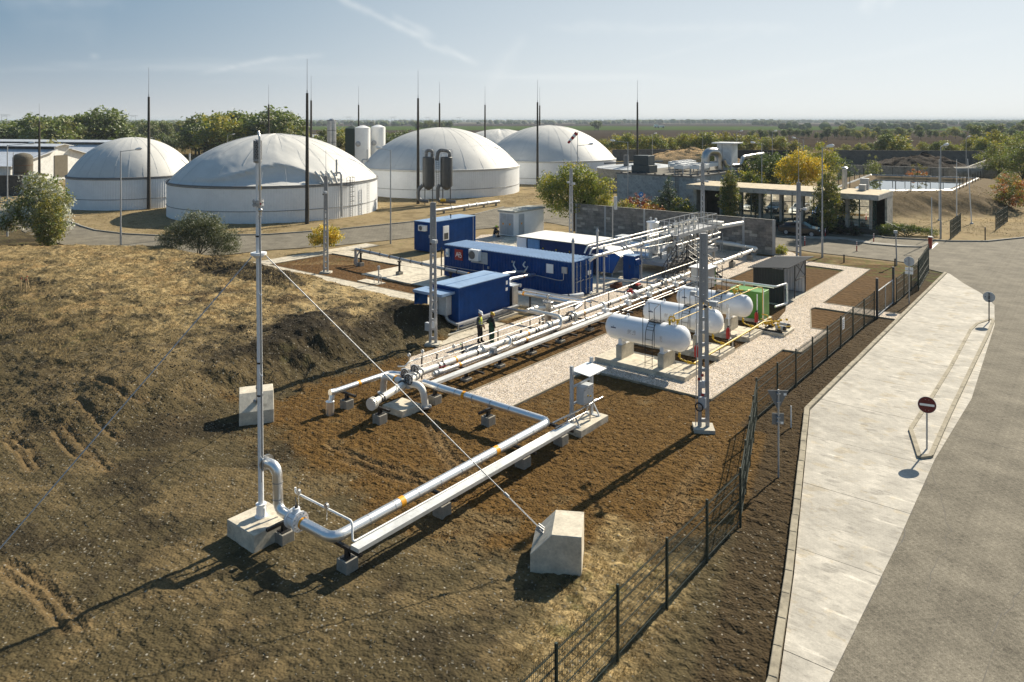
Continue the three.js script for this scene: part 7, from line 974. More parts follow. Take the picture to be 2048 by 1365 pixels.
// meter stand
{
const s = thing('stand_slab', 'small concrete slab under the grey meter stand', 'slab', [-2.9, -5.9, 0]); part('slab', rbox(-3.35, -2.42, -7.0, -4.9, -0.3, 0.2, 0.02), M.newConcrete, s);
const t = thing('meter_stand', 'grey steel stand with a control box and a flat white rain roof, on a slab', 'control stand', [-3, -6, 0.2]); for (const v of [-6.75, -5.25]) { part('post', [box(-3.1, -2.98, v - 0.06, v + 0.06, 0.2, 2.62)], M.greyPaint, t); part('brace', [beam(P(-2.98, v, 0.75), P(-2.65, v, 0.22), 0.05), beam(P(-3.1, v, 0.75), P(-3.3, v, 0.22), 0.05), box(-3.32, -2.62, v - 0.08, v + 0.08, 0.2, 0.23)], M.greyPaint, t); }
part('rail', [beam(P(-3.04, -6.75, 1.75), P(-3.04, -5.25, 1.75), 0.07), beam(P(-3.04, -6.75, 1.05), P(-3.04, -5.25, 1.05), 0.07)], M.greyPaint, t); part('rain_roof', [slabTilt(-3.2, -2.25, -6.62, -5.3, 2.38, 2.3)], M.whitePaint, t); const b = part('control_box', rbox(-2.98, -2.62, -6.5, -5.75, 1.02, 1.74, 0.02), M.greyPaint, t); part('button', [[-6.2, 1.35], [-6.0, 1.28]].map(([v, h]) => cyl(P(-2.62, v, h), P(-2.58, v, h), 0.03, 0.03, 8)), M.yellow, b); part('rivet', [...Array(9)].map((_, k) => cyl(P(-2.62, -6.42 + (k % 3) * 0.3, 1.1 + ((k / 3) | 0) * 0.26), P(-2.6, -6.42 + (k % 3) * 0.3, 1.1 + ((k / 3) | 0) * 0.26), 0.014, 0.014, 6)), M.blackSteel, b);
part('piping', [sweep([P(-2.85, -8.4, 0.85), P(-2.75, -6.6, 0.86), P(-2.7, -4.9, 0.9)], 0.04, 9), sweep([P(-2.7, -8.4, 0.7), P(-2.6, -6.3, 0.72)], 0.03, 8), cyl(P(-2.72, -5.6, 0.9), P(-2.72, -5.35, 0.9), 0.07), cyl(P(-2.72, -6.2, 0.87), P(-2.72, -6.05, 0.87), 0.07), cyl(P(-2.7, -5.9, 0.2), P(-2.7, -5.9, 0.85), 0.03)], M.stainless, t); part('floodlight', box(-2.95, -2.8, -5.15, -4.95, 1.9, 2.02), M.greyPaint, t);
}
// perforated steel masts
function makeMast() {
const t = spot('perforated_mast', '', 'mast', V3(0, 0, 0), -TH, 'perforated steel masts'), H = 8, w = (h) => mix(0.16, 0.085, h / H), solid = 5.2;
for (const s of [-1, 1]) {
const a = V3(s * w(0), -0.05, 0), b = V3(s * w(H), H, 0), ch = [beam(a, b, 0.055, 0.16)]; part('leg', ch, M.galv, t);
}
const bat = []; for (let h = 0.25; h < solid; h += 0.52) { const x = w(h + 0.08) - 0.03; bat.push(new THREE.BoxGeometry(x * 2, 0.13, 0.13).translate(0, h + 0.08, 0)); } part('batten', bat, M.galv, t);
const n = 5, up = []; const sh = new THREE.Shape([[-w(solid), solid], [w(solid), solid], [w(H), H], [-w(H), H]].map((p) => new THREE.Vector2(...p))); for (let h = solid + 0.3; h < H - 0.2; h += 0.55) { const hole = new THREE.Path(); hole.absarc(0, h, 0.035, 0, Math.PI * 2, true); sh.holes.push(hole); } part('top_plate', [new THREE.ExtrudeGeometry(sh, { depth: 0.018, bevelEnabled: false, curveSegments: 5 }).translate(0, 0, 0.063), new THREE.ExtrudeGeometry(sh, { depth: 0.018, bevelEnabled: false, curveSegments: 5 }).translate(0, 0, -0.081), new THREE.BoxGeometry(w(H) * 2 + 0.06, 0.03, 0.19).translate(0, H + 0.015, 0)], M.galvMast ?? mat('galvMast', [0.46, 0.47, 0.485], { rough: 0.55, metal: 0.5, map: texGalv }), t);
part('footing', [new THREE.CylinderGeometry(0.58, 0.62, 0.34, 4).rotateY(Math.PI / 4).translate(0, -0.1, 0)], M.concrete, t); return t;
}
{
const T = makeMast(), put = (u, v, l, sc = 1) => { const o = put.n ? copy(T, S(u, v, 0.02), -TH + 0.55, l) : T; put.n = 1; o.position.copy(S(u, v, 0.0)); o.rotation.y = -TH + 0.55; o.scale.y = sc; o.userData.label = l; return o; };
put(1.1, -3.2, 'nearest grey perforated mast, standing before the propane tanks');
const m2 = put(-15.82, -1.77, 'grey perforated mast at the left corner of the near blue cabin'); put(-36.85, 7.0, 'grey perforated mast in the bed before the yellow bush'); put(-28.1, 30.5, 'grey perforated mast behind the blue enclosure, before the green tree', 0.97); put(-16.9, 36.9, 'grey perforated mast at the block wall behind the process skid', 1.06); put(-5.8, 30.9, 'grey perforated mast behind the dark metal shelter', 0.94);
const fl = (u, v, h, l, b = 1) => { const f = thing('floodlight_arm', l, 'floodlight', [u, v, h]); part('arm', beam(P(u - 0.75, v + 0.55, h), P(u + 0.75, v - 0.55, h), 0.05), M.galv, f); part('lamp_head', [rbox(u + 0.55, u + 0.85, v - 0.72, v - 0.5, h - 0.05, h + 0.15, 0.02), ...(b ? [rbox(u - 0.85, u - 0.6, v + 0.5, v + 0.72, h - 0.05, h + 0.13, 0.02)] : [])], M.greyPaint, f); part('camera', new THREE.SphereGeometry(0.07, 10, 8).translate(u + 0.3, h - 0.14, -(v - 0.5)), M.blackSteel, f); };
fl(1.1, -3.2, 5.3, 'dark cross arm with floodlights on the nearest perforated mast'); fl(-15.82, -1.77, 5.9, 'cross arm with floodlights on the mast at the near blue cabin'); fl(-36.85, 7, 6.7, 'cross arm on the mast before the yellow bush', 0); fl(-28.1, 30.5, 6.3, 'cross arm with two lamps on the mast before the green tree'); fl(-16.9, 36.9, 6.7, 'cross arm with a white lamp on the mast behind the process skid'); fl(-5.8, 30.9, 5.4, 'cross arm on the mast behind the dark shelter', 0);
const bx = thing('mast_boxes', 'red buttons and small boxes fixed to the foot of the nearest mast', 'switch boxes', [1.2, -3.4, 1]); part('box', [box(1.0, 1.3, -3.5, -3.36, 0.95, 1.35), box(1.05, 1.25, -3.5, -3.38, 1.75, 2.0)], M.greyPaint, bx); part('red_button', [box(1.14, 1.24, -3.52, -3.44, 1.42, 1.52), box(1.14, 1.22, -3.52, -3.44, 2.22, 2.31), cyl(P(1.05, -3.5, 2.1), P(1.05, -3.56, 2.1), 0.06)], M.red, bx); part('cable_coil', new THREE.TorusGeometry(0.16, 0.03, 6, 16).translate(1.05, 0.95, 3.52), M.rubber, bx); part('conduit', [cyl(P(0.85, -3.4, 0.1), P(0.93, -3.4, 7.8), 0.018, 0.018, 6)], M.galv, bx);
const an = (u, v, h0, h1, l) => { const a = thing('antenna_rod', l, 'antenna', [u, v, h0]); part('rod', cyl(P(u, v, h0), P(u, v, h1), 0.022, 0.012, 6), M.galv, a); part('socket', cyl(P(u, v, h0), P(u, v, h0 + 0.3), 0.05), M.galv, a); };
an(-16.9, 36.9, 8.5, 11.2, 'thin rod on top of the mast behind the process skid'); an(-5.8, 30.9, 7.5, 11.2, 'thin rod on top of the mast behind the dark shelter'); an(-28.1, 30.5, 7.8, 10.6, 'thin rod on top of the mast before the green tree'); an(-36.85, 7, 8.0, 10.2, 'thin rod on top of the mast before the yellow bush');
const pl = thing('notice_plate', 'small white plate on the foot of the mast at the near blue cabin', 'plate', [-15.7, -1.9, 1]); part('plate', box(-15.66, -15.5, -2.02, -2.0, 1.0, 1.35), M.whitePaint, pl); part('box', box(-16.35, -16.0, -1.9, -1.7, 0.7, 1.15), M.greyPaint, pl);
}
// long black-posted pipe in the left bed
{
const t = thing('bed_pipe', 'long galvanised pipe on black posts across the bed behind the paved path', 'pipe', [-33, 8, 1.2]); const a = P(-37.5, 10.9, 1.3), b = P(-19.4, 8.9, 1.22);
part('pipe', sweep([P(-37.7, 10.9, -0.1), P(-37.75, 10.9, 1.32), a, b, P(-18, 9.2, 1.1)], 0.125, 14, 0.35), M.galv, t); const c = []; for (let k = 0; k < 13; k++) { const p = a.clone().lerp(b, 0.03 + k * 0.078), q = a.clone().lerp(b, 0.034 + k * 0.078); c.push(cyl(p, q, 0.15, 0.15, 14)); c.push(cyl(p.clone().add(V3(0, 0.12, 0)), p.clone().add(V3(0, 0.3, 0)), 0.02)); } part('clamp', c, M.blackSteel, t); part('marker_band', [0.26, 0.8].map((k) => band(a.clone().lerp(b, k), a.clone().lerp(b, k + 0.007), 0.129)), M.orange, t); part('side_bend', [sweep([P(-37.2, 10.6, -0.1), P(-37.2, 10.6, 0.85), P(-37.0, 10.75, 1.2)], 0.07, 10, 0.2), cyl(P(-37.75, 10.9, 0.0), P(-37.75, 10.9, 0.35), 0.15, 0.15, 12)], M.galv, t);
const A = makeSupport(0.4, 1.08, 0.3); A.userData.label = 'black post carrying the galvanised bed pipe at its left bend'; A.position.copy(S(-37.0, 10.85, SOIL)); copy(A, S(-31.4, 10.2, SOIL), -TH, 'black post in the middle of the galvanised bed pipe'); copy(A, S(-25.0, 9.5, SOIL), -TH, 'black post carrying the galvanised bed pipe near the long container'); for (const o of scene.children) if (/bed pipe/.test(o.userData.label ?? '')) { o.userData.group = o === t ? undefined : 'black posts of the bed pipe'; if (o === t) delete o.userData.group; }
const h = thing('hydrant', 'small grey valve stand with handles on a slab beside the paved path', 'valve stand', [-30.2, 6.9, 0]); part('stem', [cyl(P(-30.2, 6.9, -0.1), P(-30.2, 6.9, 1.25), 0.05), cyl(P(-30.2, 6.9, 1.1), P(-30.2, 6.9, 1.35), 0.1)], M.galv, h); part('handle', [sweep([P(-30.2, 6.9, 0.7), P(-29.8, 6.8, 0.7), P(-29.8, 6.8, 0.05)], 0.03, 7, 0.1), sweep([P(-30.2, 6.9, 0.4), P(-30.5, 6.7, 0.4), P(-30.5, 6.7, 0)], 0.03, 7, 0.1)], M.galv, h); part('slab', box(-32.2, -29.9, 6.45, 7.35, -0.2, 0.02), M.newConcrete, h);
}
// small things left lying about the yard
{
const b = thing('red_tarp_bundle', 'small rust red bundle lying on the concrete right of the container doors', 'bundle', [-14.6, 17, 0]); part('bundle', [rbox(-15.3, -14.7, 16.6, 17.6, 0, 0.28, 0.08), rbox(-15.1, -14.6, 16.9, 17.4, 0.28, 0.4, 0.05)], M.rust, b);
const m = thing('power_unit', 'small black motor unit standing on the yard right of the container doors', 'motor unit', [-13.6, 17.6, 0]); part('frame', [rbox(-14.1, -13.2, 17.3, 18.0, 0.05, 0.3, 0.03), box(-13.9, -13.5, 17.4, 17.8, 0.3, 0.75)], M.blackSteel, m); part('tank', rbox(-13.5, -13.25, 17.35, 17.8, 0.3, 0.45, 0.03), M.red, m);
}
// masts, lamps, fences, signs, cars, people
// lightning masts
{
mat('mastBrown', [0.075, 0.068, 0.058], { rough: 0.8, map: texConc }); mat('rodGrey', [0.34, 0.36, 0.38], { rough: 0.5, metal: 0.3 });
const t0 = spot('lightning_mast', '', 'lightning mast', V3(0, 0, 0), 0, 'lightning masts'); part('pole', cyl(V3(0, -0.3, 0), V3(0, 16, 0), 0.26, 0.15, 10), M.mastBrown, t0); part('rod', [cyl(V3(0, 16, 0), V3(0, 16.4, 0), 0.06), cyl(V3(0, 16.4, 0), V3(0, 20.2, 0), 0.04, 0.022, 6)], M.rodGrey, t0);
const L = [[297, 107, 'lightning mast before the right half of the small dome'], [614, 92, 'lightning mast before the wrinkled dome, the tallest in view'], [622, 127, 'lightning mast just right of the tallest one, behind the wrinkled dome'], [537, 160, 'thin far lightning mast above the left half of the wrinkled dome'], [717, 165, 'far lightning mast behind the two white silos'], [836, 114, 'lightning mast before the left half of the smooth third dome'], [879, 148, 'lightning mast rising behind the top of the third dome'], [970, 165, 'lightning mast between the third dome and the far wrinkled dome'], [1075, 140, 'nearer one of two lightning masts side by side before the fourth dome'], [1079.5, 172, 'farther one of two lightning masts side by side behind the fourth dome'], [1275, 140, 'lone lightning mast right of the fourth dome'], [78, 138, 'lightning mast before the left barn']];
L.forEach(([px, d, l], i) => { const p = Wp(at(px, d), d, 0), o = i ? copy(t0, p, 0, l) : t0; o.position.copy(p); o.userData.label = l; if (px === 78) o.scale.y = 0.78; });
}
// street lamps
{
const make = (h, arm) => { const t = spot('street_lamp', '', 'street lamp', V3(0, 0, 0), 0, 'street lamps'); part('pole', [cyl(V3(0, -0.1, 0), V3(0, 1.8, 0), 0.10, 0.10, 10), cyl(V3(0, 1.8, 0), V3(0, h, 0), 0.075, 0.05, 10)], M.galv, t); part('arm', beam(V3(0, h - 0.06, 0), V3(arm, h + 0.12, 0), 0.06), M.galv, t); const hd = part('lamp_head', lathe([[0.01, 0], [0.09, 0.06], [0.15, 0.35], [0.15, 0.6], [0.05, 0.72]], V3(0, 0, 0), 14).scale(1, 1, 0.55).rotateZ(-Math.PI / 2 + 0.15).translate(arm - 0.08, h + 0.14, 0), M.whitePaint, t); part('collar', cyl(V3(0, 3.1, 0), V3(0, 3.2, 0), 0.09), M.galv, t); return t; };
const lamps = [[241, 76, 302, 1.5, 0, 'street lamp on the mound before the small dome'], [781, 77.2, 300, 1.2, 2.7, 'street lamp by the ring road before the third dome, its head to the left'], [1645, 69.5, 296, 0.4, -0.3, 'street lamp before the glazed office, beside the columnar tree'], [1524, 105, 288, 0.9, 2.9, 'street lamp behind the office roof, its head to the left, right of the roof ducts'], [1882, 80.5, 293, 0.4, 0.2, 'street lamp by the flagpoles at the right'], [1155, 100, 291, 1.5, 0, 'street lamp carrying the windsock behind the green tree'], [1256, 103, 284, 1.8, 3.1, 'street lamp at the left corner of the plant building'], [14, 82, 290, 2.2, 0.1, 'street lamp at the far left beside the silvery tree'], [1474, 150, 264, 0.7, 0.2, 'far street lamp above the black silage wall, left one of two'], [1545, 152, 264, 0.5, 0.3, 'far street lamp above the black silage wall, right one of two'], [1607, 128, 278, 1.3, 3.1, 'street lamp behind the yellow tree, its long arm to the left'], [1933, 165, 275, 0.3, 0, 'far street lamp right of the dark heap'], [455, 190, 270, 1.2, 0, 'far street lamp before the middle wood'], [1305, 190, 268, 0.5, 0, 'far street lamp before the row of orchard trees']];
lamps.forEach(([px, d, ty, arm, turn, l]) => { const h = hAt(ty, d), t = make(h, arm); t.position.copy(Wp(at(px, d), d, 0)); t.rotation.y = turn; t.userData.label = l; });
const ws = spot('windsock', 'red and white striped windsock hanging slack from the lamp pole', 'windsock', Wp(at(1153.5, 99.8), 99.8, hAt(266, 99.8)), 0); const a = V3(0, 0, 0), b = V3(-1.15, -1.35, 0.15); for (let k = 0; k < 5; k++) part('stripe', cyl(a.clone().lerp(b, k / 5), a.clone().lerp(b, (k + 1) / 5), mix(0.26, 0.16, k / 5), mix(0.26, 0.16, (k + 1) / 5), 12, true), k % 2 ? M.whitePaint : mat('sockRed' + k, [0.42, 0.015, 0.02], { rough: 0.8 }), ws); part('pole', cyl(V3(0.12, -4.2, 0), V3(0.12, 0.15, 0), 0.035), M.galv, ws); part('ring', new THREE.TorusGeometry(0.27, 0.02, 5, 14).rotateX(1.2).translate(0, 0, 0), M.galv, ws);
}
// flagpoles
[[1879, 95, 318, 'left one of three white flagpoles before the pond bank'], [1914, 98, 319, 'middle one of three white flagpoles before the pond bank'], [1944, 92, 318, 'right one of three white flagpoles, leaning a little'], [1864, 80.8, 395, 'short thin white pole by the road before the flagpoles']].forEach(([px, d, ty, l], i) => { const t = spot('flagpole', l, 'flagpole', Wp(at(px, d), d, 0), 0, i < 3 ? 'white flagpoles' : undefined); part('pole', cyl(V3(0, -0.1, 0), V3(i === 2 ? -0.5 : 0, hAt(ty, d), 0), i < 3 ? 0.075 : 0.05, 0.035, 8), M.whitePaint, t); part('foot', [lathe([[0.2, -0.05], [0.2, 0.06], [0.1, 0.1]], V3(0, 0, 0), 10)], M.galv, t); });
// mesh fence
{
const H = 1.72, posts = [];
const run = (name, label, a, b, n, o = {}) => {
const h = o.h ?? H, L = Math.hypot(b[0] - a[0], b[1] - a[1]), t = thing(name, label, 'fence', [(a[0] + b[0]) / 2, (a[1] + b[1]) / 2, 0]), q = (s) => [mix(a[0], b[0], s / L), mix(a[1], b[1], s / L)], w = L / n;
for (let k = 0; k <= n; k++) { if (k === 0 && o.skipFirst) continue; const [u, v] = q(k * w); part('post', [box(u - 0.03, u + 0.03, v - 0.03, v + 0.03, -0.3, h + 0.06)], M.darkGreen, t); }
for (let k = 0; k < n; k++) {
const g = [], s0 = k * w + 0.05, s1 = (k + 1) * w - 0.05, m = Math.round((s1 - s0) / (o.pitch ?? 0.0625));
for (let i = 0; i <= m; i++) { const [u, v] = q(mix(s0, s1, i / m)); g.push(new THREE.BoxGeometry(0.0065, h, 0.0065).translate(u, h / 2 + 0.02, -v)); }
for (let y = 0.06; y < h; y += 0.2) { const A = q(s0), B = q(s1); g.push(beam(P(A[0], A[1], y), P(B[0], B[1], y), 0.008)); }
for (const y of [0.12, 0.72, 1.3, h - 0.1]) { const A = q(s0), B = q(s1); g.push(beam(P(A[0], A[1], y), P(B[0], B[1], y), 0.02)); }
part('mesh_panel', g, M.darkGreen, t);
}
return t;
};
run('mesh_fence', 'dark green wire mesh fence at the bottom right of the picture', [5.1, -24.5], [5.1, -9.4], 6);
run('mesh_fence', 'short slanting length of dark green mesh fence, seen nearly end on', [5.1, -9.4], [2.5, -1.0], 4, { skipFirst: true });
run('mesh_fence', 'long dark green mesh fence between the soil beds and the concrete pavement', [2.5, -1.0], [2.5, 19.6], 8, { skipFirst: true });
run('mesh_fence', 'dark green mesh fence beyond the gate, at the road corner', [2.7, 25.0], [2.7, 35.2], 4);
run('mesh_fence', 'piece of mesh fence beside the barrier by the road', U(1838, 580), U(1858, 545), 1, { h: 2.3 });
run('mesh_fence', 'dark mesh fence panels on the verge right of the flagpoles', U(1901, 480), U(1922, 462), 3, { h: 2.0 });
run('mesh_fence', 'dark mesh fence panels at the far right, before the autumn tree', U(1992, 461), U(2016, 443), 3, { h: 2.0 });
const g = thing('mesh_gate', 'mesh gate with a white frame between two tall dark posts', 'gate', [2.6, 22, 0]); for (const v of [19.9, 24.6]) part('gate_post', box(2.52, 2.66, v - 0.07, v + 0.07, -0.3, 2.55), M.anthracite, g); part('frame', [box(2.57, 2.61, 20.05, 24.45, 0.1, 0.15), box(2.57, 2.61, 20.05, 24.45, 1.65, 1.7), box(2.57, 2.61, 20.05, 20.1, 0.15, 1.65), box(2.57, 2.61, 22.2, 22.25, 0.15, 1.65), box(2.57, 2.61, 24.4, 24.45, 0.15, 1.65)], M.greyPaint, g); const m = []; for (let v = 20.15; v < 24.4; v += 0.07) m.push(new THREE.BoxGeometry(0.006, 1.5, 0.006).translate(2.59, 0.9, -v)); for (let h = 0.3; h < 1.6; h += 0.2) m.push(beam(P(2.59, 20.1, h), P(2.59, 24.4, h), 0.007)); part('mesh_panel', m, M.darkGreen, g);
const nt = thing('notice_board', 'small white notice on the long mesh fence', 'notice', [2.55, 12.3, 1.2]); part('plate', box(2.54, 2.55, 12.0, 12.45, 0.95, 1.6), M.whitePaint, nt); part('text', [0, 1, 2, 3, 4].map((k) => box(2.551, 2.556, 12.06, 12.3 + 0.02 * k, 1.05 + k * 0.1, 1.09 + k * 0.1)), M.ink, nt);
// wooden posts round the pond
const pp = spot('pond_fence_post', 'dark post of the fence round the pond', 'fence post', V3(0, 0, 0), 0, 'posts round the pond'); part('post', cyl(V3(0, -0.3, 0), V3(0.05, 1.5, 0), 0.06, 0.055, 7), M.wood.clone(), pp); pp.children[0].material.name = 'oldWood'; pp.children[0].material.color.setRGB(0.10, 0.085, 0.065);
let first = true; const put = (x, d, e) => { const o = first ? pp : copy(pp, V3(0, 0, 0), rr(0, 6)); first = false; o.position.copy(Wp(x, d, hT(x, d))); o.userData.label = 'dark post of the fence round the pond'; o.rotation.z = rr(-0.05, 0.05); o.userData.side = e; };
const cx = POND.reduce((a, p) => a + p[0], 0) / 4, cd = POND.reduce((a, p) => a + p[1], 0) / 4; for (let e = 0; e < 4; e++) for (let k = 0; k < 9; k++) { const A = POND[e], B = POND[(e + 1) % 4], t = k / 9; put(cx + (mix(A[0], B[0], t) - cx) * 1.09, cd + (mix(A[1], B[1], t) - cd) * 1.08, e); }
['near', 'right', 'far', 'left'].forEach((n, e) => ordinals(scene.children.filter((o) => /^pond_fence_post/.test(o.name) && o.userData.side === e), (k) => k + ' dark fence post from the left on the ' + n + ' side of the pond')); scene.children.forEach((o) => { delete o.userData.side; });
}
// signs
{
const yld = thing('yield_sign', 'back of a grey triangular road sign with small plate, by the fence', 'road sign', [4.91, -5.36, 0]); part('post', cyl(P(4.91, -5.36, -0.2), P(4.91, -5.36, 3.05), 0.032, 0.032, 10), M.galv, yld);
mat('signBack', [0.17, 0.18, 0.19], { rough: 0.5, metal: 0.2 });
const face = (g, yaw) => g.rotateY(yaw); const wx = (g, u, v, h, yaw = 0.62) => face(g, yaw).translate(u, h, -v);
part('triangle', [wx(new THREE.ExtrudeGeometry(new THREE.Shape([[-0.36, 0.28], [0.36, 0.28], [0.36, 0.25], [0.02, -0.40], [-0.02, -0.40], [-0.36, 0.25]].map((p) => new THREE.Vector2(...p))), { depth: 0.02, bevelEnabled: false }).translate(0, 0, -0.07), 4.91, -5.36, 2.72)], M.signBack, yld); part('plate', [wx(new THREE.BoxGeometry(0.42, 0.4, 0.02).translate(0, 0, -0.06), 4.91, -5.36, 1.98)], M.signBack, yld); part('bracket', [2.9, 2.6, 2.05, 1.9].map((h) => wx(new THREE.BoxGeometry(0.12, 0.04, 0.1), 4.91, -5.36, h)), M.galv, yld); part('sticker', [wx(new THREE.BoxGeometry(0.1, 0.08, 0.004).translate(0.25, 0, -0.048), 4.91, -5.36, 2.86), wx(new THREE.BoxGeometry(0.1, 0.08, 0.004).translate(0.14, 0, -0.048), 4.91, -5.36, 1.84)], M.whitePaint, yld);
const ne = spot('no_entry_sign', 'round dark red no entry sign with a white bar, on the traffic island', 'road sign', Wp(15.92, 28.75, 0.1), -0.42); part('post', cyl(V3(0, -0.1, -0.05), V3(0, 1.95, -0.05), 0.032, 0.032, 10), M.galv, ne); const d0 = part('disc', cyl(V3(0, 1.67, -0.012), V3(0, 1.67, 0.012), 0.31, 0.31, 40), mat('signRed', [0.13, 0.010, 0.012], { rough: 0.4 }), ne); part('white_bar', new THREE.BoxGeometry(0.5, 0.085, 0.006).translate(0, 1.67, 0.016), M.whitePaint, d0); part('rim', new THREE.TorusGeometry(0.31, 0.008, 6, 40).translate(0, 1.67, 0.006), M.greyPaint, d0); part('bolt', [[-0.06, 0.2], [0.06, 0.2], [-0.06, -0.2], [0.06, -0.2]].map(([x, y]) => cyl(V3(x, 1.67 + y, 0.01), V3(x, 1.67 + y, 0.018), 0.012, 0.012, 6)), M.galv, d0);
const rs = (x, d, hc, l, plates, ground = 0) => { const t = spot('round_sign', l, 'road sign', Wp(x, d, ground), -0.5); part('post', cyl(V3(0, -0.1, 0.05), V3(0, hc + 0.25, 0.05), 0.035, 0.035, 10), plates ? M.galv : M.anthracite, t); part('disc', cyl(V3(0, hc, -0.01), V3(0, hc, 0.012), 0.33, 0.33, 36), M.greyPaint, t); part('bracket', [hc + 0.14, hc - 0.14].map((h) => new THREE.BoxGeometry(0.14, 0.04, 0.08).translate(0, h, 0.05)), M.galv, t); if (plates) part('plate', [hc - 0.52, hc - 0.78].map((h) => new THREE.BoxGeometry(0.5, 0.2, 0.02).translate(0, h, 0)), M.whitePaint, t); part('sticker', new THREE.BoxGeometry(0.05, 0.08, 0.004).translate(-0.2, hc, 0.015), M.ink, t); };
rs(29.85, 46.9, 1.5, 'back of a round pale sign at the far end of the traffic island', false, 0.12); rs(27.5, 51.9, 2.9, 'back of a round pale sign with two plates below, by the fence gate', true);
const by = spot('direction_sign', 'round blue sign above a round white speed limit sign, among the autumn bushes', 'road sign', Wp(at(1282, 89), 89, 0), 0.2); part('post', cyl(V3(0, -0.1, -0.04), V3(0, 3.2, -0.04), 0.035), M.galv, by); const bl = part('blue_disc', cyl(V3(0, hAt(389, 89), -0.01), V3(0, hAt(389, 89), 0.012), 0.3, 0.3, 30), mat('signBlue', [0.03, 0.20, 0.55], { rough: 0.4 }), by); part('arrow', [new THREE.BoxGeometry(0.28, 0.06, 0.006).translate(0.02, hAt(389, 89), 0.016), new THREE.BoxGeometry(0.06, 0.2, 0.006).translate(0.07, hAt(389, 89), 0.016)], M.whitePaint, bl); const sd = part('speed_disc', cyl(V3(0, hAt(398.5, 89), -0.01), V3(0, hAt(398.5, 89), 0.012), 0.25, 0.25, 30), M.whitePaint, by); part('red_ring', new THREE.TorusGeometry(0.23, 0.028, 5, 30).translate(0, hAt(398.5, 89), 0.014), M.ink, sd); part('numeral', [new THREE.BoxGeometry(0.04, 0.2, 0.006).translate(-0.06, hAt(398.5, 89), 0.016), new THREE.TorusGeometry(0.06, 0.02, 5, 14).scale(1, 1.4, 1).translate(0.06, hAt(398.5, 89), 0.014)], M.ink, sd);
// marker posts
const bo = spot('flexible_post', '', 'bollard', V3(0, 0, 0), 0, 'red and white marker posts'); part('lower', cyl(V3(0, 0, 0), V3(0, 0.55, 0), 0.05, 0.05, 10), M.red, bo); part('stripe', [0.55, 0.71, 0.87].map((h) => cyl(V3(0, h, 0), V3(0, h + 0.08, 0), 0.051, 0.051, 10)), M.whitePaint, bo); part('dark_band', [0.63, 0.79].map((h) => cyl(V3(0, h, 0), V3(0, h + 0.08, 0), 0.05, 0.05, 10)), M.red, bo); part('foot', cyl(V3(0, -0.02, 0), V3(0, 0.03, 0), 0.12, 0.1, 12), M.rubber, bo);
[[1610, 492, 'first red and white marker post from the left on the road'], [1651, 475, 'red and white marker post before the columnar tree, beside the lamp'], [1714, 503, 'nearest red and white marker post, in the middle of the road'], [1748, 486, 'red and white marker post at the tip of the kerb before the office corner']].forEach(([px, py, l], i) => { const [x, d] = G(px, py), o = i ? copy(bo, Wp(x, d, 0.0), 0, l) : bo; o.position.copy(Wp(x, d, 0)); o.userData.label = l; });
const bb = spot('barrier_housing', 'red barrier housing with a white top at the road edge', 'barrier', Wp(...G(1861, 497), 0), -TH); part('housing', rbox(-0.16, 0.16, -0.16, 0.16, -0.05, 1.1, 0.02), M.barrierRed ?? mat('barrierRed', [0.45, 0.05, 0.02], { rough: 0.45, map: texWear }), bb); part('cap', rbox(-0.18, 0.18, -0.18, 0.18, 1.1, 1.18, 0.02), M.whitePaint, bb); part('motor', box(-0.1, 0.1, 0.16, 0.3, 0.8, 1.0), M.greyPaint, bb);
const sp = (px, py, h, l, name = 'stub_post') => { const [x, d] = G(px, py), t = spot(name, l, 'post', Wp(x, d, 0), 0); part('post', cyl(V3(0, -0.1, 0), V3(0, h, 0), 0.06, 0.06, 9), M.blackSteel, t); part('cap', cyl(V3(0, h, 0), V3(0, h + 0.04, 0), 0.075, 0.075, 9), M.blackSteel, t); }; sp(1688.5, 524, 0.62, 'short black bollard light in the grass strip by the road'); sp(1971, 480, 1.3, 'thin dark post at the road edge at the far right'); sp(1790.5, 531, 0.55, 'short black post before the tall grey post by the road');
const tp = spot('grey_post', 'slim grey post with a small device on top, at the road edge', 'post', Wp(...G(1794, 530), 0), -0.4); part('post', cyl(V3(0, -0.1, 0), V3(-0.08, 2.9, 0), 0.06, 0.05, 9), M.galv, tp); part('device', rbox(-0.24, 0.06, -0.1, 0.1, 2.75, 3.0, 0.03), M.greyPaint, tp);
const wm = spot('marker_stake', 'short white marker post in the dark soil by the sloping fence', 'post', Wp(...G(1582.5, 852), 0), 0); part('post', cyl(V3(0, -0.2, 0), V3(0, 0.78, 0), 0.03, 0.03, 8), M.whitePaint, wm); part('top', cyl(V3(0, 0.78, 0), V3(0, 0.82, 0), 0.036, 0.036, 8), M.greyPaint, wm);
[[40.5, 567, -0.02, 'left one of three wooden stakes on the grassy mound'], [51, 568, 0.0, 'middle one of three wooden stakes on the grassy mound'], [58.5, 564, 0.07, 'right leaning one of three wooden stakes on the grassy mound']].forEach(([px, py, tilt, l]) => { const [x, d] = G(px, py, 1.2), t = spot('wooden_stake', l, 'stake', Wp(x, d, hT(x, d)), 0, 'wooden stakes'); part('stake', beam(V3(0, -0.3, 0), V3(-tilt * 10 * 0.25, 0.78, 0), 0.04), M.wood, t); part('red_tip', beam(V3(-tilt * 2.5, 0.78, 0), V3(-tilt * 2.6, 0.86, 0), 0.042), M.red, t); });
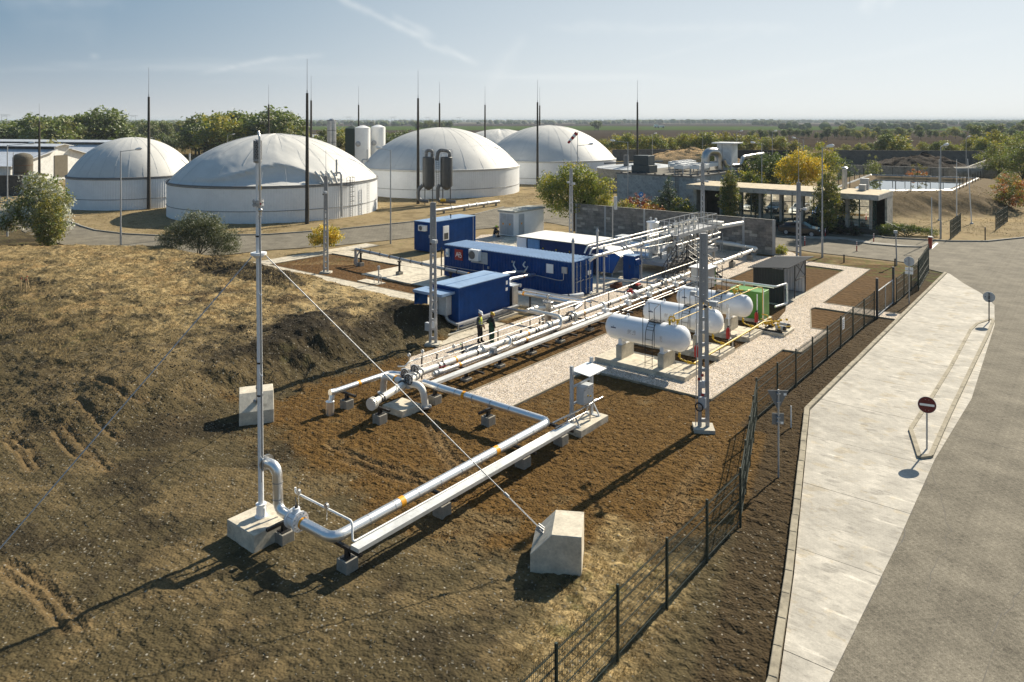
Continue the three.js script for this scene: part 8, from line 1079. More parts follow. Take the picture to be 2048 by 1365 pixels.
const bm = spot('road_hump_strip', 'white painted edge line across the lane by the barrier', 'road marking', Wp(...G(1868, 490), 0.0), 0); bm.userData = { kind: 'structure' }; { const a = U(1862, 498), b = U(1875, 486), o = new THREE.Mesh(merge(ribbon([a, b], 0.25, 0.002, 0.006)), M.whitePaint); o.name = 'painted_line'; o.position.copy(S(0, 0, 0)).sub(bm.position); o.rotation.y = -TH; bm.add(o); }
}
// cars before the office
function makeCar(paint) {
const t = spot('parked_car', '', 'car', V3(0, 0, 0), 0, 'parked cars'), L = 4.4, W = 1.78;
const ex = (pts, w, b = 0.06) => new THREE.ExtrudeGeometry(new THREE.Shape(pts.map((p) => new THREE.Vector2(...p))), { depth: w - 2 * b, bevelEnabled: true, bevelSize: b, bevelThickness: b, bevelSegments: 3, bevelOffset: -b }).translate(0, 0, -w / 2 + b);
part('body', [ex([[-2.2, 0.35], [-2.2, 0.75], [-2.1, 0.95], [-1.1, 1.02], [1.0, 1.0], [1.95, 0.86], [2.2, 0.66], [2.2, 0.32], [1.75, 0.28], [-1.8, 0.28]], W, 0.09), ex([[-1.95, 0.98], [-1.5, 1.38], [-0.6, 1.5], [0.2, 1.46], [1.05, 1.0]], W - 0.22, 0.1)], paint, t);
part('side_window', [ex([[-1.55, 1.04], [-1.35, 1.32], [-0.55, 1.42], [0.18, 1.38], [0.8, 1.04]], W - 0.20, 0.01)], M.darkGlass, t); part('windscreen', [beam(V3(0.28, 1.43, 0), V3(1.03, 1.02, 0), W - 0.5, 0.02), beam(V3(-1.52, 1.37, 0), V3(-1.96, 1.0, 0), W - 0.5, 0.02)], M.darkGlass, t);
for (const [x, z] of [[1.35, 1], [1.35, -1], [-1.35, 1], [-1.35, -1]]) { const w = part('wheel', cyl(V3(x, 0.32, z * 0.68), V3(x, 0.32, z * 0.9), 0.32, 0.32, 22), M.rubber, t); part('rim', cyl(V3(x, 0.32, z * 0.895), V3(x, 0.32, z * 0.91), 0.2, 0.2, 16), M.galv, w); }
for (const z of [-0.62, 0.62]) { part('headlight', new THREE.SphereGeometry(0.13, 10, 8).scale(0.5, 0.7, 1.3).translate(2.12, 0.72, z), M.whitePaint, t); part('tail_lamp', new THREE.BoxGeometry(0.05, 0.18, 0.24).translate(-2.19, 0.82, z), M.red, t); }
part('grille', [new THREE.BoxGeometry(0.04, 0.16, 0.8).translate(2.19, 0.56, 0)], M.blackSteel, t); part('number_plate', [new THREE.BoxGeometry(0.02, 0.11, 0.5).translate(2.215, 0.42, 0)], M.whitePaint, t); return t;
}
{
const cc = (n, c) => mat(n, c, { rough: 0.3, phys: true, clearcoat: 1, clearcoatRoughness: 0.05 }); let i = 0;
for (const [u, v, turn, c, l] of [[-12.3, 52.3, 0.05, [0.012, 0.012, 0.014], 'black parked car whose roof shows above the right end of the block wall']]) { const t = makeCar(cc('carPaint' + i++, c)); t.position.copy(S(u, v, 0)); t.rotation.y = -TH + turn; t.userData.label = l; delete t.userData.group; }
for (const [u, c, l] of [[-24.5, [0.35, 0.36, 0.37], 'silver car parked behind the block wall, seen mirrored in the office glass'], [-21.4, [0.02, 0.022, 0.025], 'black car parked behind the block wall, seen mirrored in the office glass'], [-18.2, [0.55, 0.56, 0.57], 'white car parked behind the block wall, seen mirrored in the office glass'], [-15.2, [0.02, 0.07, 0.26], 'blue car parked behind the block wall, seen mirrored in the office glass']]) { const t = makeCar(cc('carPaint' + i++, c)); t.position.copy(S(u, 44.2, 0)); t.rotation.y = -TH + Math.PI / 2; t.userData.label = l; }
}
// people
function bodyMesh(bones, res, lo, hi, k = 0.03) {
const mc = new MarchingCubes(res, new THREE.MeshStandardMaterial(), false, false, 60000), f = mc.field, size = Math.max(hi[0] - lo[0], hi[1] - lo[1], hi[2] - lo[2]), c = [(lo[0] + hi[0]) / 2, (lo[1] + hi[1]) / 2, (lo[2] + hi[2]) / 2];
const dist = (p, b) => { const ax = b[0], ay = b[1], az = b[2], ux = b[4] - ax, uy = b[5] - ay, uz = b[6] - az, t = clamp(((p[0] - ax) * ux + (p[1] - ay) * uy + (p[2] - az) * uz) / (ux * ux + uy * uy + uz * uz + 1e-9)), fl = b[9] ?? 1; return Math.hypot(p[0] - ax - ux * t, p[1] - ay - uy * t, (p[2] - az - uz * t) * fl) - (b[3] + (b[7] - b[3]) * t); };
mc.isolation = 0; const half = res / 2;
for (let z = 0; z < res; z++) for (let y = 0; y < res; y++) for (let x = 0; x < res; x++) { const p = [(x - half) / half * size / 2 + c[0], (y - half) / half * size / 2 + c[1], (z - half) / half * size / 2 + c[2]]; let s = 0; for (const b of bones) s += Math.exp(-dist(p, b) / k); f[x + y * res + z * res * res] = k * Math.log(Math.max(s, 1e-30)); }
mc.update(); const n = mc.count, pos = new Float32Array(n * 3), nor = new Float32Array(n * 3), col = new Float32Array(n * 3);
for (let i = 0; i < n; i++) { const p = [0, 1, 2].map((a) => mc.positionArray[i * 3 + a] * size / 2 + c[a]); pos.set(p, i * 3); nor.set([0, 1, 2].map((a) => mc.normalArray[i * 3 + a]), i * 3); let best = 9, bc = null; for (const b of bones) { const q = dist(p, b); if (q < best) { best = q; bc = b[8]; } } col.set(bc, i * 3); }
const g = new THREE.BufferGeometry(); g.setAttribute('position', new THREE.BufferAttribute(pos, 3)); g.setAttribute('normal', new THREE.BufferAttribute(nor, 3)); g.setAttribute('color', new THREE.BufferAttribute(col, 3)); g.computeVertexNormals(); return g;
}
{
const skin = [0.36, 0.19, 0.12], cloth = mat('clothing', [1, 1, 1], { rough: 0.9, keepUV: true, vertexColors: true }), hair = [0.04, 0.025, 0.015];
const limb = (l, c, r0, r1) => { const o = []; for (let i = 0; i < l.length - 1; i++) o.push([...l[i], mix(r0, r1, i / (l.length - 1)), ...l[i + 1], mix(r0, r1, (i + 1) / (l.length - 1)), c]); return o; };
const hand = (p, d, c) => { const o = [[...p, 0.036, p[0] + d[0] * 0.08, p[1] + d[1] * 0.08, p[2] + d[2] * 0.08, 0.034, c]]; for (let k = 0; k < 4; k++) { const s = (k - 1.5) * 0.019, b = [p[0] + d[0] * 0.08 + s, p[1] + d[1] * 0.08, p[2] + d[2] * 0.08], l = [0.06, 0.075, 0.07, 0.052][k]; o.push([...b, 0.010, b[0] + d[0] * l, b[1] + d[1] * l - 0.012, b[2] + d[2] * l, 0.008, c]); } o.push([p[0] + 0.03, p[1], p[2], 0.012, p[0] + 0.055 + d[0] * 0.05, p[1] + d[1] * 0.05, p[2] + d[2] * 0.05, 0.009, c]); return o; };
const headBones = (x, y, z, tilt, c) => { const fx = Math.sin(0), f = [0, -Math.sin(tilt), Math.cos(tilt)]; return [[x, y, z, 0.088, x, y + 0.05, z - 0.015, 0.092, skin], [x, y - 0.05, z + 0.02, 0.06, x, y - 0.075, z + 0.035, 0.045, skin], [x, y - 0.01 + f[1] * 0.1, z + 0.085, 0.016, x, y - 0.035 + f[1] * 0.1, z + 0.1, 0.014, skin], [x - 0.09, y, z, 0.018, x - 0.09, y - 0.03, z, 0.014, skin], [x + 0.09, y, z, 0.018, x + 0.09, y - 0.03, z, 0.014, skin], [x, y - 0.10, z - 0.02, 0.055, x, y - 0.17, z - 0.03, 0.062, skin], [x, y + 0.01, z - 0.06, 0.062, x, y - 0.05, z - 0.065, 0.05, hair]]; };
const face = (t, x, y, z) => { part('eyes', [-0.032, 0.032].map((o) => new THREE.SphereGeometry(0.011, 8, 6).translate(x + o, y + 0.012, z + 0.084)), M.blackSteel, t); part('mouth', new THREE.BoxGeometry(0.045, 0.008, 0.01).translate(x, y - 0.062, z + 0.082), M.rust, t); };
const helmet = (t, x, y, z, m, tilt) => { const h = part('helmet', [lathe([[0.118, 0], [0.120, 0.03], [0.112, 0.075], [0.085, 0.118], [0.04, 0.138], [0.002, 0.143]], V3(0, 0, 0), 22).scale(0.93, 1, 1.12).rotateX(tilt).translate(x, y + 0.035, z), new THREE.CylinderGeometry(0.13, 0.135, 0.012, 22, 1, false).scale(0.9, 1, 1.15).translate(0, 0, 0.03).rotateX(tilt).translate(x, y + 0.035, z), new THREE.BoxGeometry(0.03, 0.015, 0.24).rotateX(tilt).translate(x, y + 0.175, z)], m, t); return h; };
// the man in the safety vest, seen from his right side, looking down
{
const dk = [0.022, 0.02, 0.022], slv = [0.055, 0.055, 0.06], boot = [0.01, 0.01, 0.01], t = spot('person', 'standing worker in a white helmet, yellow safety vest and dark trousers, looking down', 'person', S(-13.95, 0.1, 0.0), -TH + 1.75, 'workers on the gravel');
const b = [...limb([[-0.10, 0.92, 0], [-0.11, 0.5, 0.03], [-0.11, 0.10, -0.02]], dk, 0.105, 0.06), ...limb([[0.10, 0.92, 0], [0.11, 0.5, 0.05], [0.12, 0.10, 0.06]], dk, 0.105, 0.06), [-0.11, 0.06, -0.05, 0.05, -0.12, 0.04, 0.13, 0.042, boot], [0.12, 0.06, 0.03, 0.05, 0.13, 0.04, 0.21, 0.042, boot], [-0.06, 0.95, 0, 0.13, 0.06, 0.95, 0, 0.13, dk, 1.15], [0, 1.0, 0, 0.15, 0, 1.25, 0.0, 0.165, slv, 1.25], [-0.12, 1.36, 0, 0.10, 0.12, 1.36, 0, 0.10, slv], ...limb([[0.20, 1.38, 0], [0.27, 1.10, -0.03], [0.22, 0.90, 0.12]], slv, 0.066, 0.042), ...limb([[-0.20, 1.38, 0], [-0.27, 1.10, 0.0], [-0.14, 1.0, 0.22]], slv, 0.066, 0.042), ...hand([0.22, 0.87, 0.14], [0.0, -0.75, 0.5], skin), ...hand([-0.12, 1.0, 0.25], [0.25, 0.05, 0.9], skin), ...headBones(0, 1.60, 0.05, 0.5)];
part('body', bodyMesh(b, 84, [-0.5, -0.05, -0.5], [0.5, 1.85, 0.5], 0.016), cloth, t);
const vb = bodyMesh([[0, 0.98, 0, 0.165, 0, 1.25, 0, 0.18, [0.55, 0.62, 0.04], 1.2], [-0.08, 1.37, 0, 0.105, 0.08, 1.37, 0, 0.105, [0.55, 0.62, 0.04]]], 40, [-0.4, 0.75, -0.4], [0.4, 1.55, 0.4], 0.02); const p = vb.attributes.position, c = vb.attributes.color; for (let i = 0; i < p.count; i++) { const y = p.getY(i); if ((y > 1.02 && y < 1.07) || (y > 1.14 && y < 1.19) || Math.abs(Math.abs(p.getX(i)) - 0.1) < 0.02) c.setXYZ(i, 0.62, 0.62, 0.6); } part('safety_vest', vb, cloth, t);
face(t, 0, 1.585, 0.055); const h = helmet(t, 0, 1.62, 0.05, M.whitePaint, 0.35); part('strap', [new THREE.TorusGeometry(0.125, 0.012, 5, 22).rotateX(Math.PI / 2 + 0.35).translate(0, 1.665, 0.05)], M.blackSteel, h);
}
{
const gr = [0.010, 0.055, 0.035], bk = [0.008, 0.008, 0.01], boot = [0.01, 0.01, 0.01], t = spot('person', 'standing worker in yellow helmet and green dungarees, hands on hips, seen from behind', 'person', S(-13.35, 0.45, 0.0), -TH + 2.75, 'workers on the gravel');
const b = [...limb([[-0.11, 0.88, 0], [-0.13, 0.48, 0.0], [-0.14, 0.09, -0.02]], gr, 0.12, 0.085), ...limb([[0.11, 0.88, 0], [0.14, 0.48, 0.02], [0.16, 0.09, 0.02]], gr, 0.12, 0.085), [-0.14, 0.05, -0.04, 0.05, -0.15, 0.04, 0.14, 0.042, boot], [0.16, 0.05, 0, 0.05, 0.18, 0.04, 0.17, 0.042, boot], [-0.07, 0.93, 0, 0.15, 0.07, 0.93, 0, 0.15, gr, 1.1], [0, 1.0, 0, 0.175, 0, 1.16, 0, 0.175, gr, 1.2], [0, 1.2, 0, 0.17, 0, 1.28, 0, 0.165, bk, 1.25], [-0.13, 1.33, 0, 0.10, 0.13, 1.33, 0, 0.10, bk], ...limb([[0.21, 1.34, 0], [0.43, 1.12, -0.06], [0.24, 0.99, 0.07]], bk, 0.075, 0.045), ...limb([[-0.21, 1.34, 0], [-0.43, 1.12, -0.06], [-0.24, 0.99, 0.07]], bk, 0.075, 0.045), ...hand([0.22, 0.98, 0.08], [-0.5, -0.5, 0.5], skin), ...hand([-0.22, 0.98, 0.08], [0.5, -0.5, 0.5], skin), ...headBones(0, 1.55, 0.04, 0.4)];
part('body', bodyMesh(b, 84, [-0.55, -0.05, -0.5], [0.55, 1.8, 0.5], 0.016), cloth, t); part('strap', [-1, 1].map((s) => sweep([V3(s * 0.03, 1.12, -0.165), V3(s * 0.06, 1.28, -0.155), V3(s * 0.11, 1.425, -0.04), V3(s * 0.10, 1.38, 0.1)], 0.02, 6, 0.05)), mat('strapGreen', gr, { rough: 0.9 }), t); part('knee_patch', [new THREE.BoxGeometry(0.13, 0.2, 0.02).translate(0.14, 0.42, -0.085)], M.greyPaint, t); face(t, 0, 1.545, 0.045); helmet(t, 0, 1.57, 0.04, M.yellow, 0.3);
}
{
const dk = [0.018, 0.018, 0.02], sh = [0.03, 0.03, 0.032], boot = [0.01, 0.01, 0.01], [x, d] = G(989, 474), t = spot('person', 'worker in a bright yellow helmet sitting crouched on the gravel before the transformer station', 'person', Wp(x, d, 0.0), 1.1);
const b = [...limb([[-0.1, 0.42, 0], [-0.2, 0.62, 0.36], [-0.16, 0.1, 0.42]], dk, 0.115, 0.06), ...limb([[0.1, 0.42, 0], [0.2, 0.62, 0.36], [0.16, 0.1, 0.42]], dk, 0.115, 0.06), [-0.16, 0.05, 0.4, 0.05, -0.17, 0.04, 0.56, 0.042, boot], [0.16, 0.05, 0.4, 0.05, 0.17, 0.04, 0.56, 0.042, boot], [0, 0.42, 0, 0.16, 0, 0.62, 0.05, 0.17, sh, 1.15], [0, 0.65, 0.06, 0.165, 0, 0.78, 0.14, 0.15, sh, 1.1], [-0.13, 0.86, 0.14, 0.095, 0.13, 0.86, 0.14, 0.095, sh], ...limb([[0.2, 0.86, 0.14], [0.28, 0.62, 0.26], [0.14, 0.56, 0.46]], sh, 0.068, 0.042), ...limb([[-0.2, 0.86, 0.14], [-0.28, 0.62, 0.26], [-0.14, 0.56, 0.46]], sh, 0.068, 0.042), ...hand([0.12, 0.56, 0.48], [-0.3, 0, 0.9], skin), ...hand([-0.12, 0.56, 0.48], [0.3, 0, 0.9], skin), ...headBones(0, 1.07, 0.22, 0.3)];
part('body', bodyMesh(b, 72, [-0.5, -0.1, -0.4], [0.5, 1.3, 0.75], 0.016), cloth, t); face(t, 0, 1.065, 0.225); helmet(t, 0, 1.09, 0.22, mat('limeHelmet', [0.55, 0.70, 0.02], { rough: 0.4 }), 0.3); part('stool', [new THREE.CylinderGeometry(0.18, 0.2, 0.3, 14).translate(0, 0.15, -0.02)], M.greyPaint, t);
}
}
// plants
const leafMat = mat('foliage', [1, 1, 1], { rough: 0.75, phys: true, transmission: 0.5, thickness: 0, side: THREE.DoubleSide, vertexColors: true, keepUV: true });
mat('bark', [0.075, 0.058, 0.042], { rough: 0.95, map: texConc, bump: texGrain, bs: 0.02 });
// leaves in clumps through the crown: blobs = [x, y, z, rx, ry, rz]
function crown(blobs, n, size, pal, o = {}) {
const pos = [], nor = [], col = [], idx = [], clumps = [], per = o.per ?? 26, vols = blobs.map((b) => b[3] * b[4] * b[5]), tot = vols.reduce((a, b) => a + b), m = Math.ceil(n / per);
for (let k = 0; k < m; k++) {
let r = rnd() * tot, i = 0; while (r > vols[i] && i < blobs.length - 1) r -= vols[i++];
const b = blobs[i], th = rnd() * 6.283, cz = rr(-1, 1), s = Math.pow(rnd(), o.shell ?? 0.42), q = Math.sqrt(1 - cz * cz), w = 0.86 + 0.28 * N(Math.cos(th) * 0.2 + b[0] * 0.1 + 0.5, cz * 0.2 + b[2] * 0.1);
clumps.push([b[0] + Math.cos(th) * q * b[3] * s * w, b[1] + cz * b[4] * s * w, b[2] + Math.sin(th) * q * b[5] * s * w, rr(0.75, 1.25), pal[(rnd() * pal.length) | 0]]);
}
const cs = o.clump ?? size * 3.2, up = o.up ?? 0.3;
for (let i = 0; i < n; i++) {
const c = clumps[(i / per) | 0], g = () => (rnd() + rnd() + rnd() - 1.5) * 1.15, x = c[0] + g() * cs * c[3], y = c[1] + g() * cs * 0.75 * c[3], z = c[2] + g() * cs * c[3];
if (o.floor !== undefined && y < o.floor) continue;
const a = V3(rr(-1, 1), rr(-1, 1) + up, rr(-1, 1)).normalize(), t = V3(rr(-1, 1), rr(-1, 1) + (o.hang ?? 0), rr(-1, 1)); t.addScaledVector(a, -t.dot(a)).normalize(); const b = a.clone().cross(t), L = size * rr(0.7, 1.3), W = L * (o.narrow ?? 0.55), k = pos.length / 3, v = c[4], s = rr(0.75, 1.25);
pos.push(x - t.x * L / 2, y - t.y * L / 2, z - t.z * L / 2, x + b.x * W / 2 + a.x * L * 0.08, y + b.y * W / 2 + a.y * L * 0.08, z + b.z * W / 2 + a.z * L * 0.08, x + t.x * L / 2, y + t.y * L / 2, z + t.z * L / 2, x - b.x * W / 2 + a.x * L * 0.08, y - b.y * W / 2 + a.y * L * 0.08, z - b.z * W / 2 + a.z * L * 0.08);
for (let j = 0; j < 4; j++) { nor.push(a.x, a.y, a.z); col.push(v[0] * s, v[1] * s, v[2] * s); } idx.push(k, k + 2, k + 1, k, k + 3, k + 2);
}
const g = new THREE.BufferGeometry(); g.setAttribute('position', new THREE.Float32BufferAttribute(pos, 3)); g.setAttribute('normal', new THREE.Float32BufferAttribute(nor, 3)); g.setAttribute('color', new THREE.Float32BufferAttribute(col, 3)); g.setIndex(idx); return g;
}
function limbs(blobs, trunkH, r0, base = 0, n = 9) {
const out = [sweep([V3(0, base - 0.3, 0), V3(0.05, trunkH * 0.5, 0.03), V3(0.02, trunkH, 0)], (t) => mix(r0, r0 * 0.7, t), 9)];
for (let k = 0; k < n; k++) { const b = blobs[k % blobs.length], e = V3(b[0] + rr(-0.4, 0.4) * b[3], b[1] + rr(-0.2, 0.5) * b[4], b[2] + rr(-0.4, 0.4) * b[5]), m = V3(e.x * 0.45, mix(trunkH, e.y, 0.45), e.z * 0.45); out.push(sweep([V3(0.02, trunkH * 0.9, 0), m, e], (t) => mix(r0 * 0.55, r0 * 0.12, t), 6, 0.6)); }
return out;
}
function plant(name, label, category, pos, blobs, n, size, pal, o = {}, group) {
const t = spot(name, label, category, pos, o.turn ?? 0, group);
if (o.trunk) part('trunk', limbs(blobs, o.trunk, o.r ?? 0.14, 0, o.limbs ?? 9), M.bark, t); else if (o.stem) part('stem', [0, 1, 2, 3, 4].map(() => { const b = blobs[(rnd() * blobs.length) | 0]; return sweep([V3(rr(-0.2, 0.2), -0.2, rr(-0.2, 0.2)), V3(b[0] * 0.6, b[1] * 0.7, b[2] * 0.6), V3(b[0], b[1] + b[4] * 0.3, b[2])], (q) => mix(0.05, 0.015, q), 5, 0.3); }), M.bark, t);
part(o.trunk ? 'crown' : 'leaves', crown(blobs, n, size, pal, o), leafMat, t); return t;
}
const GR = { deep: [0.084, 0.126, 0.0224], mid: [0.175, 0.224, 0.0336], lit: [0.308, 0.343, 0.042], yel: [0.448, 0.392, 0.0392], gold: [0.8, 0.602, 0.042], silver: [0.644, 0.658, 0.56], olive: [0.224, 0.217, 0.0448], rust: [0.476, 0.189, 0.0392], red: [0.266, 0.077, 0.042], fir: [0.077, 0.119, 0.0672], pale: [0.336, 0.35, 0.098] };
const Wg = (px, d, h) => Wp(at(px, d), d, h ?? hT(at(px, d), d));
// near and middle plants
plant('silver_tree', 'loose silvery leaved tree at the left edge behind the mound', 'tree', Wg(80, 78), [[0, 5.2, 0, 1.9, 2.4, 1.8], [-2.2, 3.2, 0.3, 1.9, 1.6, 1.6], [1.7, 3.9, 0, 1.5, 2.0, 1.5], [2.4, 2.4, 0.4, 1.2, 1.3, 1.2], [-3.2, 2.0, 0.6, 1.2, 1.1, 1.1], [0.4, 3, 0.8, 2, 1.8, 1.4]], 9500, 0.30, [GR.silver, GR.silver, GR.olive, GR.mid, GR.pale], { trunk: 1.8, r: 0.16, clump: 0.55, limbs: 12, narrow: 0.6 });
plant('columnar_shrub', 'dense egg-shaped olive yellow shrub before the silvery tree', 'shrub', Wg(97, 74.5), [[0, 2.9, 0, 1.45, 2.6, 1.45], [0, 1.6, 0, 1.25, 1.4, 1.25]], 9000, 0.20, [GR.olive, GR.olive, GR.yel, GR.mid], { stem: 1, clump: 0.28, shell: 0.3 });
plant('tamarisk_bush', 'wide feathery grey green bush at the right end of the mound', 'bush', Wg(398, 70.5, 0), [[0, 2.2, 0, 2.2, 1.9, 1.8], [-2.3, 1.5, 0.2, 1.5, 1.3, 1.3], [2.2, 1.5, 0.2, 1.6, 1.4, 1.4], [1.1, 2.5, 0, 1.2, 1.2, 1.0], [-1.1, 2.6, 0, 1.2, 1.3, 1.0], [3.0, 0.9, 0.4, 0.9, 0.8, 0.9]], 20000, 0.22, [[0.11, 0.14, 0.044], [0.14, 0.165, 0.055], [0.08, 0.105, 0.034], [0.18, 0.185, 0.06]], { stem: 1, clump: 0.40, narrow: 0.22, hang: 0.6, floor: 0 });
plant('yellow_bush', 'small bright yellow autumn bush behind the perforated mast', 'bush', Wg(650, 72.5, 0), [[0, 1.5, 0, 1.2, 1.05, 1.1], [-0.8, 1.2, 0.2, 0.7, 0.7, 0.7], [0.9, 1.5, 0, 0.6, 0.8, 0.6]], 3000, 0.22, [GR.gold, GR.gold, GR.yel], { trunk: 0.6, r: 0.07, clump: 0.30 });
plant('round_tree', 'broad light green tree in the middle, beside the block wall', 'tree', Wg(1148, 86, 0), [[0, 5.6, 0, 2.9, 2.1, 2.4], [-2.5, 4.8, 0.2, 2.0, 1.9, 1.8], [2.6, 4.6, 0.2, 2.1, 1.9, 1.8], [1.2, 3.2, 0.6, 2.2, 1.3, 1.8], [-1.4, 3.0, 0.6, 1.7, 1.2, 1.5], [3.6, 3.1, 0.2, 1.0, 1.0, 1.0]], 13000, 0.28, [GR.lit, GR.lit, GR.mid, GR.yel, GR.pale], { trunk: 2.2, r: 0.22, clump: 0.5, limbs: 14 });
const shrub = (px, d, w, h, pal, label, n = 2200, o = {}) => plant(o.name ?? 'shrub', label, o.cat ?? 'shrub', Wg(px, d, 0), [[0, h * 0.5, 0, w * 0.42, h * 0.48, w * 0.4], [-w * 0.25, h * 0.4, 0.2, w * 0.3, h * 0.36, w * 0.3], [w * 0.25, h * 0.42, 0.1, w * 0.3, h * 0.38, w * 0.3]], n, o.size ?? 0.24, pal, { stem: 1, clump: 0.34, floor: 0, ...o });
shrub(1215, 92, 5.0, 2.7, [GR.mid, GR.olive, GR.lit], 'green shrub beside the broad tree, behind the block wall', 3000); shrub(1248, 90.5, 4.2, 3.0, [GR.olive, GR.yel, GR.mid], 'yellow green shrub left of the blue direction sign', 3000); shrub(1272, 96, 4.5, 3.4, [GR.red, GR.rust, GR.olive], 'dark reddish shrub behind the direction sign', 2600); shrub(1300, 91, 3.8, 2.5, [GR.rust, GR.rust, GR.gold], 'rust orange shrub right of the blue direction sign', 2600); shrub(1362, 92, 3.2, 3.2, [GR.deep, GR.mid, GR.yel], 'dark yellow-tipped shrub at the foot of the spruce', 2600); shrub(1318, 95, 3.6, 3.0, [GR.mid, GR.deep], 'green shrub between the rust shrub and the spruce', 2200);
plant('spruce', 'pointed blue green spruce before the plant building', 'tree', Wg(1338, 93.5, 0), [[0, 1.4, 0, 1.9, 0.9, 1.9], [0, 2.6, 0, 1.55, 0.8, 1.55], [0, 3.7, 0, 1.1, 0.8, 1.1], [0, 4.7, 0, 0.65, 0.7, 0.65], [0, 5.4, 0, 0.3, 0.5, 0.3]], 5200, 0.26, [GR.fir, GR.fir, GR.deep, [0.06, 0.075, 0.05]], { trunk: 3.5, r: 0.10, clump: 0.26, narrow: 0.3, limbs: 5 });
const colm = (px, d, w, h, label) => plant('columnar_tree', label, 'tree', Wg(px, d, 0), [[0, h * 0.45, 0, w * 0.5, h * 0.36, w * 0.5], [0, h * 0.68, 0, w * 0.38, h * 0.28, w * 0.38], [0, h * 0.86, 0, w * 0.2, h * 0.14, w * 0.2]], 8200, 0.20, [GR.deep, GR.olive, GR.olive, GR.yel, GR.mid], { trunk: h * 0.25, r: 0.11, clump: 0.26, limbs: 6 });
colm(1460, 89, 2.6, 7.2, 'columnar dark yellow tree before the left half of the glazed office'); colm(1655, 82.5, 3.2, 7.2, 'columnar dark yellow tree before the right half of the glazed office');
const tree = (px, d, w, h, pal, label, n = 6000, o = {}) => plant('tree', label, 'tree', Wg(px, d, o.base), [[0, h * 0.66, 0, w * 0.36, h * 0.3, w * 0.34], [-w * 0.26, h * 0.55, 0, w * 0.26, h * 0.27, w * 0.25], [w * 0.26, h * 0.56, 0, w * 0.26, h * 0.27, w * 0.25], [0.2, h * 0.4, 0.3, w * 0.34, h * 0.22, w * 0.3]], n, o.size ?? 0.30, pal, { trunk: h * 0.25, r: 0.16, clump: 0.5, ...o });
tree(1600, 108, 7.2, 6.6, [GR.gold, GR.yel, GR.gold, GR.yel], 'bright golden yellow tree behind the glazed office', 6500); tree(1533, 114, 8.5, 8.4, [GR.deep, GR.mid, GR.deep], 'dark green tree behind the glazed office, left of the yellow tree', 8000); tree(1500, 110, 6, 5.6, [GR.mid, GR.lit, GR.yel], 'light green low tree between the plant building and the dark tree', 4500); tree(1638, 128, 8, 8.2, [GR.lit, GR.mid, GR.yel], 'yellow green tree behind the columnar tree, beyond the office', 5500); tree(1562, 124, 7, 8.0, [GR.deep, GR.mid], 'dark tree directly behind the golden tree', 5000); tree(1420, 190, 5, 6, [GR.deep, GR.mid], 'round dark tree before the pale heap', 2500);
shrub(1690, 138, 5, 6.0, [GR.fir, GR.mid], 'dark pointed shrub at the left end of the long grey wall', 2600, { name: 'tree', cat: 'tree', base: 0 }); shrub(1745, 140, 4.2, 6.6, [GR.mid, GR.pale], 'small round tree by the back rim of the pond', 2600, { name: 'tree', cat: 'tree' }); shrub(1836, 138, 5, 4.6, [GR.rust, GR.olive], 'low orange shrub behind the pond', 1500);
tree(1998, 150, 9, 8.5, [GR.mid, GR.olive, GR.lit], 'green tree beyond the pond at the right', 5000); tree(2046, 135, 9, 9.5, [GR.deep, GR.mid, GR.olive], 'big green tree at the right edge beyond the pond', 6000); tree(2050, 190, 11, 10, [GR.olive, GR.lit], 'yellow green tree high at the right edge', 4500); shrub(2020, 104, 5.0, 6.0, [GR.olive, GR.mid, GR.yel, GR.rust], 'autumn tree at the far right before the earth bank', 4200, { name: 'tree', cat: 'tree', base: 0 }); shrub(2060, 112, 6, 4.0, [GR.mid, GR.rust], 'mixed shrub at the right edge behind the autumn tree', 2000); shrub(1980, 118, 6, 2.6, [GR.olive, GR.rust], 'low brownish shrub on the slope at the right', 1500);
plant('juniper_hedge', 'low spreading dark green juniper at the corner of the office', 'shrub', Wg(1815, 82.5, 0), [[-2.2, 0.7, 0, 1.5, 0.55, 1.1], [0, 0.65, 0, 1.8, 0.5, 1.1], [2.0, 0.45, 0.2, 1.5, 0.4, 0.9], [-1, 1.0, -0.2, 1.0, 0.4, 0.8]], 7000, 0.18, [GR.mid, GR.deep, GR.lit, [0.05, 0.09, 0.02]], { stem: 1, clump: 0.26, narrow: 0.3, floor: 0 });
{ const a = S(-17, 55.7, 0), b = S(-7.5, 55.7, 0); for (let k = 0; k < 7; k++) { const p = a.clone().lerp(b, k / 6), t = plant('hedge_bush', '', 'hedge', p, [[0, 0.5, 0, 0.85, 0.5, 0.6]], 900, 0.14, [[0.045, 0.035, 0.02], [0.06, 0.045, 0.025], GR.deep], { stem: 1, clump: 0.2, floor: 0 }, 'dark hedge bushes before the office'); t.userData.label = 'low dark brown hedge bush at the foot of the office front'; } }
shrub(1561, 71.2, 1.3, 0.8, [GR.lit, GR.yel], 'small bright green shrub at the right end of the block wall', 900, { size: 0.16, clump: 0.2 });
